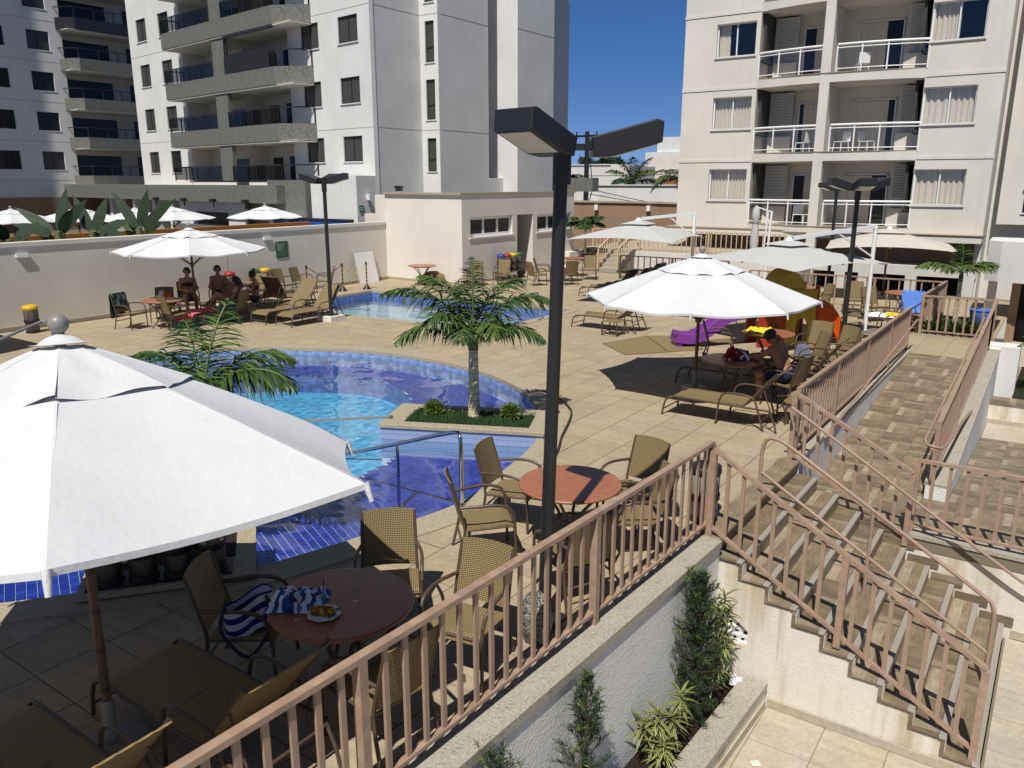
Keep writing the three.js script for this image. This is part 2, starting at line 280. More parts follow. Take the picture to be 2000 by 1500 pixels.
{ // paving tiles, 0.6 m
  const S = 0.6, G = 0.005, midMain = offset(mainPool, 0.2), midKids = offset(dense(kidsPool, 0.5), 0.2);
  const full = new THREE.BoxGeometry(S - G * 2, 0.012, S - G * 2); const tiles = [];
  const variants = [M.deckA, M.deckB, M.deckC];
  const limitX = z => z > -7.9 ? -2.955 - 0.045 * (z + 7.9) : (z < -11.02 && z > -20) ? -2.955 : z < -20 ? -1.26 : -2.745;
  const inDeck = (x, z) => !inside(x, z, midMain) && !inside(x, z, midKids);
  for (let ix = -28; ix < 9; ix++) for (let iz = -48; iz < 15; iz++) {
    const x0 = -6.28 + ix * S, z0 = -3.03 + iz * S, x1 = x0 + S, z1 = z0 + S;
    const lim = limitX((z0 + z1) / 2);
    if (x0 > lim - 0.02 || x0 < -22.8 || z1 > 7 || z0 < -31.2) continue;
    if (x1 < -18.9 && z1 < -23.8) continue;
    if (x0 > -19 && z1 < -30.9) continue;
    let cnt = 0; const K = 8; const keep = [];
    for (let a = 0; a < K; a++) for (let b = 0; b < K; b++) { const cx = x0 + S * (a + 0.5) / K, cz = z0 + S * (b + 0.5) / K; const k = inDeck(cx, cz); keep.push(k); cnt += k; }
    if (!cnt) continue;
    const xr = Math.min(x1, lim), cx = (x0 + xr) / 2, cz = (z0 + z1) / 2;
    let g;
    if (cnt == K * K) g = boxUV(new THREE.BoxGeometry(xr - x0 - 2 * G, 0.012, S - 2 * G).translate(cx, -0.0065, cz));
    else g = merge(keep.map((k, n) => { if (!k) return []; const a = Math.floor(n / K), b = n % K, c = S / K; const ax = x0 + a * c + (a ? 0 : G), bxx = x0 + (a + 1) * c - (a == K - 1 ? G : 0), az = z0 + b * c + (b ? 0 : G), bz = z0 + (b + 1) * c - (b == K - 1 ? G : 0); return flat([[ax, az], [bxx, az], [bxx, bz], [ax, bz]], -0.0005); }));
    const u = rr(0, 3.1), w = rr(0, 3.1), uv = g.attributes.uv; for (let i = 0; i < uv.count; i++) uv.setXY(i, uv.getX(i) + u, uv.getY(i) + w);
    // in view from the balcony? nearest first
    const f = -0.569 * cx - 0.822 * cz, sd = 0.822 * cx - 0.569 * cz, vis = f > 2.5 && Math.abs(sd) < f * 0.66 + 0.5;
    tiles.push({ g, d: vis ? Math.hypot(cx, cz) : 999, m: variants[Math.floor(rnd() * 3)] });
  }
  tiles.sort((a, b) => a.d - b.d);
  tiles.slice(0, 296).forEach(t => part(deck, 'deck_tile', t.g, t.m));
  const rest = part(deck, 'far_deck_tiles', merge(tiles.slice(296).map(t => t.g)), M.deckA); rest.userData = { kind: 'stuff' };
}
// copings
const ring = (pts, w, y0, y1) => slab(offset(pts, w), y0, y1, [pts]);
structure('pool_coping', ring(mainPool, 0.4, -0.06, 0.014), M.coping);
structure('pool_coping', ring(dense(kidsPool, 0.6), 0.3, -0.06, 0.014), M.coping);

// main pool basin
structure('pool_wall', merge([strip(offset(mainPool, 0.003), -0.5, -0.06)]), M.poolband);
const shelf = structure('pool_shelf', flat(offset(mainPool, 0.01), -0.405, [deepPool]), M.poolgrout);
{ // 0.1 m mosaic tiles on the shelf
  const S = 0.1, tiles = [], mats = [M.poolblue, M.poolblueB, M.poolblueC], geo = new THREE.BoxGeometry(S - 0.008, 0.006, S - 0.008);
  const a = R(24); const ca = Math.cos(a), sa = Math.sin(a);
  for (let i = -190; i < 190; i++) for (let j = -190; j < 190; j++) {
    const x = -11 + i * S * ca - j * S * sa, z = -8 + i * S * sa + j * S * ca;
    if (x < -17.4 || x > -5.5 || z > -1.4 || z < -13.3) continue;
    if (!inside(x, z, mainPool) || inside(x, z, deepPool)) continue;
    const f = -0.569 * x - 0.822 * z, sd = 0.822 * x - 0.569 * z, px = 1000 + 1560 * sd / f;
    const seen = (px > 470 && px < 1040 && z > -9.6) || (px > -20 && px < 165 && z > -3.6);
    tiles.push({ x, z, d: seen ? Math.hypot(x, z) : 999 + rnd(), m: Math.floor(rnd() * 3) });
  }
  tiles.sort((p, q) => p.d - q.d);
  tiles.slice(0, 296).forEach(t => { const m = part(shelf, 'mosaic_tile', geo, mats[t.m]); m.position.set(t.x, -0.399, t.z); m.rotation.y = -a; });
  const dummy = new THREE.Object3D();
  for (let k = 0; k < 3; k++) {
    const l = tiles.slice(296).filter(t => t.m == k); const im = new THREE.InstancedMesh(geo, mats[k], l.length); im.name = 'far_mosaic_tiles'; im.userData = { kind: 'stuff' };
    l.forEach((t, n) => { dummy.position.set(t.x, -0.399, t.z); dummy.rotation.set(0, -a, 0); dummy.updateMatrix(); im.setMatrixAt(n, dummy.matrix); }); im.receiveShadow = true; shelf.add(im);
  }
}
structure('pool_step_wall', strip(deepPool, -0.8, -0.396), M.poolwallblue);
structure('pool_floor', flat(deepPool, -0.8), M.poolcyan);
structure('pool_water', flat(mainPool, -0.13), M.water);
// kids pool basin
structure('shallow_pool_wall', strip(dense(kidsPool, 1), -0.55, -0.06), M.poolwallblue);
structure('shallow_pool_floor', flat(kidsPool, -0.5), M.kidsfloor);
structure('shallow_pool_water', flat(kidsPool, -0.22), M.water);

// ---------------------------------------------------------------- lower court, retaining wall, stairs, ramps
structure('court_apron', bx(3.53, -2.0, -11, 16, -1.8, 9), M.floorB); structure('court_apron', bx(-2.0, -2.0, 1.0, 3.53, -1.8, 9), M.floorB);
const low = structure('lower_court', bx(-2.6, -2.0, -7.9, 3.53, -1.812, 1), M.grout);
const low2 = structure('lower_court', bx(-0.02, -2.0, -11.0, 3.53, -1.812, -7.9), M.grout);
for (let i = -1; i < 9; i++) for (let j = 0; j < 20; j++) {
  const x0 = -2.05 + i * 0.62, z1 = -7.885 + (j - 5) * 0.62; let a = x0, b = x0 + 0.62, c = z1, d = z1 + 0.62;
  if (c < -10.99) c = -10.99; if (d < -10.9) continue; if (c >= 0.9 || a > 3.4) continue;
  if (c < -7.9) { if (a < 0.0) a = 0.0; if (b < 0.06) continue; if (d > -7.9) d = -7.895; }
  const g = bx(a + 0.004, -1.812, c + 0.004, b - 0.004, -1.8, d - 0.004), uv = g.attributes.uv, u = rr(0, 3); for (let k = 0; k < uv.count; k++) uv.setXY(k, uv.getX(k) + u, uv.getY(k) + u * 1.7);
  part(c < -7.9 ? low2 : low, 'floor_tile', g, rnd() < 0.5 ? M.floorA : M.floorB);
}
{ // retaining wall under the deck rail
  const w = thing('retaining_wall', 'white rough-rendered retaining wall with speckled coping under the nearest railing', 'wall');
  pivot(w, -2.75, -7.9, -0.045); part(w, 'wall_face', bx(-2.95, -2.0, -7.9, -2.70, -0.075, 3), M.retain);
  for (let k = 0; k < 8; k++) part(w, 'coping_stone', rb(0.30, 0.085, 1.235, -2.827, -0.03, -7.9 + 0.62 + k * 1.24, 0.006), M.curb);
}
{ // planter bed along the wall
  const w = thing('planter_bed', 'long planter bed of dark soil with speckled stone curb below the white wall', 'planter');
  pivot(w, -2.75, -7.9, -0.045); part(w, 'soil', bx(-2.71, -1.9, -7.9, -2.3, -1.56, 1), M.soil);
  for (let k = 0; k < 7; k++) part(w, 'curb_stone', rb(0.27, 0.07, 1.115, -2.185, -1.52, -7.89 + 0.56 + k * 1.12, 0.006), M.curb);
  part(w, 'curb_wall', bx(-2.3, -1.9, -7.9, -2.07, -1.555, 1), M.stairwall);
  part(w, 'skirting', bx(-2.07, -1.8, -7.88, -2.055, -1.70, 1), M.floorB);
}
{ // staircase: ten risers of 0.18, treads 0.301
  const st = thing('staircase', 'outdoor staircase of wood-look tiled steps with pale nosings between brown rails', 'staircase');
  const zn = -7.9, zf = -11.0;
  // side wall with stepped top and a lattice vent opening
  const pts = [[-2.74, -2.0], [0, -2.0]]; for (let n = 9; n >= 1; n--) { const y = -0.18 * n - 0.05; pts.push([-2.74 + 0.301 * n - 0.0, y], [-2.74 + 0.301 * (n - 1), y]); } pts.push([-2.74, -0.05]);
  const s = polyShape(pts); const vent = new THREE.Path(); [[-2.69, -1.19], [-2.69, -0.80], [-2.60, -0.80], [-2.33, -0.985], [-2.33, -1.17]].forEach((p, i) => i ? vent.lineTo(...p) : vent.moveTo(...p)); vent.closePath(); s.holes.push(vent);
  part(st, 'side_wall', extr(s, 0.14).translate(0, 0, -8.05), M.stairwall);
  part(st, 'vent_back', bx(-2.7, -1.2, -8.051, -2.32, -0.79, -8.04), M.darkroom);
  const lat = []; for (let i = 0; i < 5; i++) { const x = -2.68 + i * 0.085; lat.push(bar(V(x - 0.03, -1.2, -7.98), V(x + 0.03, -0.79 - Math.max(0, (x + 2.6) * 0.69), -7.98), 0.035, 0.05)); } for (let j = 0; j < 5; j++) lat.push(bx(-2.7, -1.19 + j * 0.085, -8.0, -2.32 - Math.max(0, (j - 2) * 0.1), -1.155 + j * 0.085, -7.955));
  part(st, 'vent_lattice', merge(lat), M.whitemetal);
  part(st, 'skirting', bx(-2.05, -1.8, -7.9, -0.03, -1.7, -7.885), M.floorB);
  for (let n = 1; n <= 9; n++) {
    const x0 = -2.74 + 0.301 * (n - 1), x1 = x0 + 0.301, y = -0.18 * n, yr = y + 0.18;
    part(st, 'riser', bx(x0 - 0.04, y - 0.03, zf + 0.02, x0 - 0.005, yr - 0.026, zn + 0.012), M.woodtileB);
    for (let k = 0; k < 5; k++) { const za = zf + 0.01 + k * 0.622, zb = za + 0.618; part(st, 'tread_tile', bx(x0 - 0.004, y - 0.025, za, x1 - 0.07, y, Math.min(zb, zn + 0.022)), [M.woodtileA, M.woodtileB, M.woodtileC][(k * 2 + n + (rnd() < 0.3)) % 3]); }
    for (let k = 0; k < 2; k++) part(st, 'nosing', rb(0.065, 0.028, 1.553, x1 - 0.033, y - 0.0125, zf + 0.79 + k * 1.556, 0.008), M.nosing);
    if (n == 9) part(st, 'riser', bx(x1 - 0.02, -1.8, zf + 0.02, x1 - 0.004, y - 0.027, zn + 0.012), M.woodtileB);
  }
  for (let k = 0; k < 5; k++) part(st, 'nosing', rb(0.3, 0.03, 0.616, -2.86, -0.004, zf + 0.32 + k * 0.622, 0.006), M.woodtileC);
  // stepped skirting where the flight meets the landing wall
  for (let n = 4; n <= 9; n++) part(st, 'wall_skirting', bx(-2.74 + 0.301 * (n - 1) + 0.02, -0.18 * n - 0.02, -11.005, -2.74 + 0.301 * n + 0.09, -0.18 * n + 0.1, -10.988), M.woodtileB);
}
const rampLen = 7.4, rampA = Math.atan2(0.7, rampLen);
function tileUV(g) { g.computeBoundingBox(); const b = g.boundingBox, p = g.attributes.position, uv = g.attributes.uv, w = b.max.x - b.min.x, d = b.max.z - b.min.z, o = Math.floor(rnd() * 5) * 0.124; for (let i = 0; i < p.count; i++) uv.setXY(i, (p.getX(i) - b.min.x) / w * 0.62 + o, (p.getZ(i) - b.min.z) / d * 0.62 + o); return g; }
function rampTiles(parent, x0, nx, w, len, z0) { // parquet-like square tiles with striped print, turned alternately
  const nz = Math.round(len / w); for (let i = 0; i < nx; i++) for (let j = 0; j < nz; j++) part(parent, 'wood_tile', tileUV(bx(x0 + i * w + 0.003, 0, z0 - (j + 1) * len / nz + 0.003, x0 + (i + 1) * w - 0.003, 0.012, z0 - j * len / nz - 0.003)), (i + j) & 1 ? M.woodtileB : rnd() < 0.5 ? M.woodtileA : M.woodtileC);
}
{ // upper ramp from the deck down to the landing
  const r = structure('ramp', bx(-2.72, -0.12, -rampLen / Math.cos(rampA), -1.29, 0, 0), M.grout); r.position.set(0, -0.7, -12.5); r.rotation.x = rampA;
  rampTiles(r, -2.72, 3, 0.476, rampLen / Math.cos(rampA), 0);
  const l = structure('ramp_landing', bx(-2.72, -0.9, -12.5, 2.2, -0.712, -11.0), M.grout);
  for (let i = 0; i < 10; i++) for (let j = 0; j < 3; j++) part(l, 'wood_tile', tileUV(bx(-2.72 + i * 0.476 + 0.003, -0.712, -12.5 + j * 0.5 + 0.003, -2.72 + (i + 1) * 0.476 - 0.003, -0.7, -12 + j * 0.5 - 0.003)), [M.woodtileB, M.woodtileA, M.woodtileC][(i + j) % 3]);
  const r2 = structure('ramp', bx(-0.96, -0.12, -5.5, 1.0, 0, 0), M.grout); r2.position.set(0, -0.7, -12.5); r2.rotation.x = -Math.atan2(0.5, 5.5);
  rampTiles(r2, -0.96, 4, 0.476, 5.5, 0);
  structure('lower_passage', bx(-0.96, -1.4, -20.0, 2.6, -1.2, -17.9), M.floorA);
  structure('ramp_landing', bx(-2.74, -0.16, -21.9, -1.26, -0.004, -19.87), M.woodtileC);
}
{ const w = thing('ramp_wall', 'white wall with grey stone cap on the deck side of the ramp', 'wall');
  part(w, 'wall_face', bx(-2.95, -1.2, -20.2, -2.725, -0.03, -11.03), M.retain);
  for (let k = 0; k < 9; k++) part(w, 'cap_stone', rb(0.25, 0.05, 1.012, -2.84, 0.0, -20.2 + 0.51 + k * 1.018, 0.006), M.curb); }
{ const w = thing('ramp_wall', 'sloping white divider wall with pebbly cap between the two ramps', 'wall');
  const sh = polyShape([[12.45, -2.0], [20.4, -2.0], [20.4, 0.24], [19.9, 0.2], [12.45, -0.5]]);
  part(w, 'wall_face', extr(sh, 0.3).rotateY(Math.PI / 2).translate(-1.27, 0, 0), M.retain);
  part(w, 'cap', bar(V(-1.12, -0.48, -12.45), V(-1.12, 0.23, -20.1), 0.34, 0.04), M.curb);
  part(w, 'end_post', bx(-1.28, -2, -20.9, -0.6, 0.28, -20.35), M.retain); }
{ const w = thing('landing_wall', 'cream wall below the landing railing beside the stairs', 'wall');
  part(w, 'wall_face', bx(-1.75, -2.0, -11.25, 3, -0.74, -11.01), M.stairwall); part(w, 'cap', bx(-1.3, -0.745, -11.2, 3, -0.69, -10.98), M.curb); part(w, 'skirting', bx(0.05, -1.8, -11.01, 3, -1.69, -10.995), M.floorB); }
{ const w = thing('planter_box', 'cream planter box with brown cap and lawn past the lower ramp', 'planter');
  part(w, 'front_wall', bx(-0.98, -2, -19.5, 4, -0.72, -19.25), M.stairwall); part(w, 'cap', bx(-0.98, -0.72, -19.52, 4, -0.66, -19.2), M.woodtileA); part(w, 'skirting', bx(-0.96, -1.2, -19.25, 4, -1.1, -19.235), M.floorB);
  part(w, 'bed', bx(-0.6, -1.6, -23.5, 4, -0.72, -19.5), M.soil);
  const g = []; for (let i = 0; i < 5200; i++) { const x = rr(-0.55, 2.6), z = rr(-22.5, -19.55), h = rr(0.03, 0.07), a = rr(0, 6.3); g.push(x, -0.72, z, x + 0.02 * Math.cos(a), -0.72, z + 0.02 * Math.sin(a), x + rr(-0.02, 0.02), -0.72 + h, z + rr(-0.02, 0.02)); }
  const gg = new THREE.BufferGeometry(); gg.setAttribute('position', new THREE.Float32BufferAttribute(g, 3)); gg.computeVertexNormals(); boxUV(gg); stuff(w, 'grass', gg, M.grass); }

// ---------------------------------------------------------------- railings
const barGeo = new THREE.BoxGeometry(0.022, 1, 0.042), barGeoX = new THREE.BoxGeometry(0.042, 1, 0.022);
function railing(label, a, b, { h = 1.0, low = 0.1, step = 0.175, posts = [], topw = 0.065, m = M.rail, name = 'railing', postDrop = 0.0, thin = 1, group } = {}) {
  const t = thing(name, label, 'railing', [a.x, 0, a.z], 0, group); const o = V(a.x, 0, a.z), A = a.clone().sub(o), B = b.clone().sub(o);
  const up = y => V(0, y, 0), L = Math.hypot(B.x - A.x, B.z - A.z), alongX = Math.abs(B.x - A.x) > Math.abs(B.z - A.z);
  part(t, 'top_rail', bar(A.clone().add(up(h - 0.02)), B.clone().add(up(h - 0.02)), topw * thin, 0.04 * thin), m);
  part(t, 'bottom_rail', bar(A.clone().add(up(low)), B.clone().add(up(low)), 0.05 * thin, 0.03 * thin), m);
  const P = [0, ...posts, 1];
  for (const p of P) { const q = A.clone().lerp(B, p); part(t, 'post', bx(q.x - 0.034 * thin, q.y - postDrop, q.z - 0.034 * thin, q.x + 0.034 * thin, q.y + h - 0.042, q.z + 0.034 * thin), m); }
  const n = Math.round(L / step), hh = h - low - 0.055;
  for (let i = 1; i < n; i++) { const p = i / n; if (P.some(k => Math.abs(k - p) < 0.4 / n)) continue; const q = A.clone().lerp(B, p); const g = part(t, 'baluster', alongX ? barGeoX : barGeo, m); g.position.set(q.x, q.y + low + 0.015 + hh / 2, q.z); g.scale.set(thin, hh, thin); }
  return t;
}
railing('long brown railing along the deck edge in the foreground', V(-3.33, 0.0, 1.4), V(-2.905, 0.0, -8.02), { h: 1.08, low: 0.13, posts: [0.18, 0.46, 0.745] });
railing('brown railing going down the near side of the stairs', V(-2.86, -0.02, -7.97), V(-0.1, -1.66, -7.97), { h: 1.05, low: 0.14, posts: [0.52], step: 0.172 });
const fr = railing('brown railing on the far side of the stairs next to the ramp', V(-2.84, -0.02, -10.98), V(-1.27, -0.87, -10.98), { h: 1.03, low: 0.12, step: 0.172 });
part(fr, 'handrail', tube([[0.02, 0.62, 0.13], [0, 0.74, 0.13], [0.14, 0.72, 0.13], [2.7, -0.82, 0.13], [3.05, -1.0, 0.12], [3.08, -1.1, 0.03]], 0.021, 40), M.rail);
railing('brown railing across the front of the ramp landing', V(-1.24, -0.7, -11.06), V(2.2, -0.7, -11.06), { h: 1.02, low: 0.1, posts: [0.62], step: 0.19 });
const rl = railing('brown railing with handrail between the deck and the ramp', V(-2.84, 0.02, -11.12), V(-2.84, 0.02, -20.2), { h: 1.0, low: 0.1, posts: [0.25, 0.5, 0.75], step: 0.165 });
part(rl, 'handrail', tube([[0.14, 0.68, -9.4], [0.14, 0.66, -8.8], [0.14, 0.08, -2.2], [0.14, 0.0, -1.3], [0.12, -0.08, -1.2], [0.02, -0.06, -1.25]], 0.022, 40), M.rail);
const rm = railing('brown railing on the sloping divider between the ramps', V(-1.2, -0.46, -12.5), V(-1.2, 0.24, -20.0), { h: 0.92, low: 0.08, posts: [0.33, 0.66], step: 0.165 });
part(rm, 'handrail', tube([[-0.13, 0.95, -7.4], [-0.13, 0.3, -0.4], [-0.13, 0.22, 0.28], [0, 0.2, 0.42], [0.13, 0.2, 0.28], [0.14, -0.02, -2.2], [0.16, -0.3, -4.6], [0.14, -0.36, -4.9]], 0.022, 60), M.rail);
railing('brown railing joining the ramp divider to the far planter', V(-1.2, 0.1, -20.0), V(-1.3, 0.04, -22.35), { h: 1.05, low: 0.1, step: 0.165 });
railing('brown railing in front of the far planter at the ramp head', V(-2.88, 0.04, -22.4), V(-1.34, 0.04, -22.4), { h: 1.0, low: 0.1, step: 0.2 });
railing('brown railing running back from the ramp head', V(-2.9, 0.04, -22.5), V(-2.82, 0.04, -26.1), { h: 1.0, low: 0.1, step: 0.165 });
railing('brown railing closing the far edge of the deck before the glass doors', V(-2.86, 0.0, -26.2), V(-8.6, 0.0, -26.2), { h: 1.0, low: 0.1, posts: [0.33, 0.66], step: 0.3 });
{ // tubular double handrail in the middle of the flight
  const t = thing('handrail', 'brown tubular double handrail down the middle of the stairs', 'handrail');
  const z = -9.4;
  part(t, 'upper_tube', tube([[-2.77, 0.0, z], [-2.77, 0.58, z], [-2.72, 0.76, z], [-2.58, 0.77, z], [-2.3, 0.63, z], [-0.35, -0.52, z], [-0.17, -0.66, z], [-0.13, -0.82, z], [-0.13, -1.62, z]], 0.024, 70), M.rail);
  part(t, 'lower_tube', rod(V(-2.77, 0.33, z), V(-0.13, -1.24, z), 0.021), M.rail);
  part(t, 'post', rod(V(-1.45, -0.9, z), V(-1.45, 0.12, z), 0.022), M.rail);
}
// ---------------------------------------------------------------- boundary wall and service block
{ const w = thing('boundary_wall', 'long cream boundary wall with projecting cap behind the sunbathers', 'wall');
  part(w, 'wall_face', bx(-22.85, -0.1, -23.8, -22.6, 2.16, 6), M.cream);
  for (let k = 0; k < 10; k++) part(w, 'cap_stone', bx(-22.9, 2.16, -23.8 + k * 2.98, -22.565, 2.27, -23.8 + (k + 1) * 2.98 - 0.006), M.cream);
  part(w, 'skirting', bx(-22.6, 0, -23.8, -22.58, 0.1, 6), M.coping);
  part(w, 'joint', bx(-22.602, 0.1, -16.32, -22.597, 2.15, -16.3), M.seam); }
{ const w = thing('side_wall', 'cream garden wall out of view at the left that shades the long wall', 'wall'); part(w, 'wall_face', bx(-22.6, -0.1, -7.6, -19.6, 2.2, -7.35), M.cream); part(w, 'cap_stone', bx(-22.6, 2.2, -7.7, -19.6, 2.28, -7.25), M.cream); }
function windowUnit(parent, name, w, h, { panes = 2, frame = M.lampblack, glass = M.glassdark, fw = 0.045, sill = 0, sillMat = M.white, depth = 0.05 } = {}) {
  // window in the x,y plane centred on its bottom edge, outside towards +z
  const g = sub(parent, name);
  const fr = [bx(-w / 2, 0, 0, -w / 2 + fw, h, depth), bx(w / 2 - fw, 0, 0, w / 2, h, depth), bx(-w / 2 + fw, 0, 0, w / 2 - fw, fw, depth), bx(-w / 2 + fw, h - fw, 0, w / 2 - fw, h, depth)];
  for (let i = 1; i < panes; i++) { const x = -w / 2 + w * i / panes; fr.push(bx(x - fw / 2, fw, 0, x + fw / 2, h - fw, depth)); }
  part(g, 'frame', merge(fr), frame);
  for (let i = 0; i < panes; i++) part(g, 'pane', bx(-w / 2 + w * i / panes + fw / 2, fw, depth * 0.3, -w / 2 + w * (i + 1) / panes - fw / 2, h - fw, depth * 0.45), glass);
  if (sill) part(g, 'sill', bx(-w / 2 - 0.06, -0.05, -0.02, w / 2 + 0.06, 0, sill), sillMat);
  return g;
}
{ const b = thing('changing_block', 'low cream changing-room block with louvred windows at the pool corner', 'building');
  part(b, 'front_wall', bx(-22.6, -0.1, -24.0, -18.75, 3.33, -23.8), M.box);
  const s = rectShape(24.0, -0.1, 32.0, 3.33); hole(s, 24.31, 1.76, 27.11, 2.51); hole(s, 27.45, -0.09, 28.62, 2.5); hole(s, 28.95, 1.74, 31.74, 2.47);
  part(b, 'side_wall', extr(s, 0.2).rotateY(Math.PI / 2).translate(-18.95, 0, 0), M.box);
  part(b, 'roof', bx(-22.6, 3.1, -32, -18.95, 3.3, -24.0), M.box);
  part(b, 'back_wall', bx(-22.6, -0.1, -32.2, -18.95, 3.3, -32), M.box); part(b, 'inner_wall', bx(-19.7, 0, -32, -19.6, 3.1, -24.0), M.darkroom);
  part(b, 'door_reveal', bx(-19.6, -0.05, -28.7, -18.95, 2.5, -28.62), M.box); part(b, 'door_reveal', bx(-19.6, -0.05, -27.45, -18.95, 2.5, -27.38), M.brownwall);
  part(b, 'cap_stone', bx(-22.6, 3.33, -24.0, -18.72, 3.41, -23.7), M.coping); part(b, 'cap_stone', bx(-18.98, 3.33, -32.1, -18.72, 3.41, -24.0), M.coping);
  part(b, 'skirting', bx(-22.58, 0, -23.8, -18.74, 0.09, -23.785), M.coping); part(b, 'skirting', bx(-18.75, 0, -27.44, -18.735, 0.09, -23.79), M.coping); part(b, 'skirting', bx(-18.75, 0, -32, -18.735, 0.09, -28.63), M.coping);
  for (const [z, y, w, h] of [[-25.71, 1.76, 2.8, 0.75], [-30.345, 1.74, 2.79, 0.73]]) {
    const g = windowUnit(b, 'window', w, h, { panes: 3, frame: M.whitemetal, glass: M.glassgrey, fw: 0.11, depth: 0.09 }); g.position.set(-18.93, y, z); g.rotation.y = Math.PI / 2;
    const lv = []; for (let i = 0; i < 3; i++) for (let k = 1; k < 5; k++) lv.push(bx(-w / 2 + w * i / 3 + 0.06, 0.11 + k * (h - 0.2) / 5, 0.05, -w / 2 + w * (i + 1) / 3 - 0.06, 0.118 + k * (h - 0.2) / 5, 0.09)); part(g, 'louvre', merge(lv), M.glassgrey);
    part(b, 'window_sill', bx(-18.76, y - 0.07, z - w / 2 - 0.1, -18.71, y - 0.005, z + w / 2 + 0.1), M.box);
  }
  part(b, 'door_sign', bx(-19.58, 1.62, -28.2, -19.57, 1.78, -27.8), mat('blue', [0.05, 0.1, 0.25]));
  part(b, 'parapet_step', bx(-23.96, -0.1, -24.4, -22.6, 2.54, -24.0), M.cream); part(b, 'parapet_step', bx(-23.34, 2.54, -24.3, -22.6, 3.3, -24.0), M.cream);
  const f = sub(b, 'roof_floodlight'); part(f, 'housing', new THREE.CylinderGeometry(0.19, 0.13, 0.2, 4).rotateY(0.8).translate(-22.1, 3.55, -24.1).toNonIndexed(), M.lampblack);
}
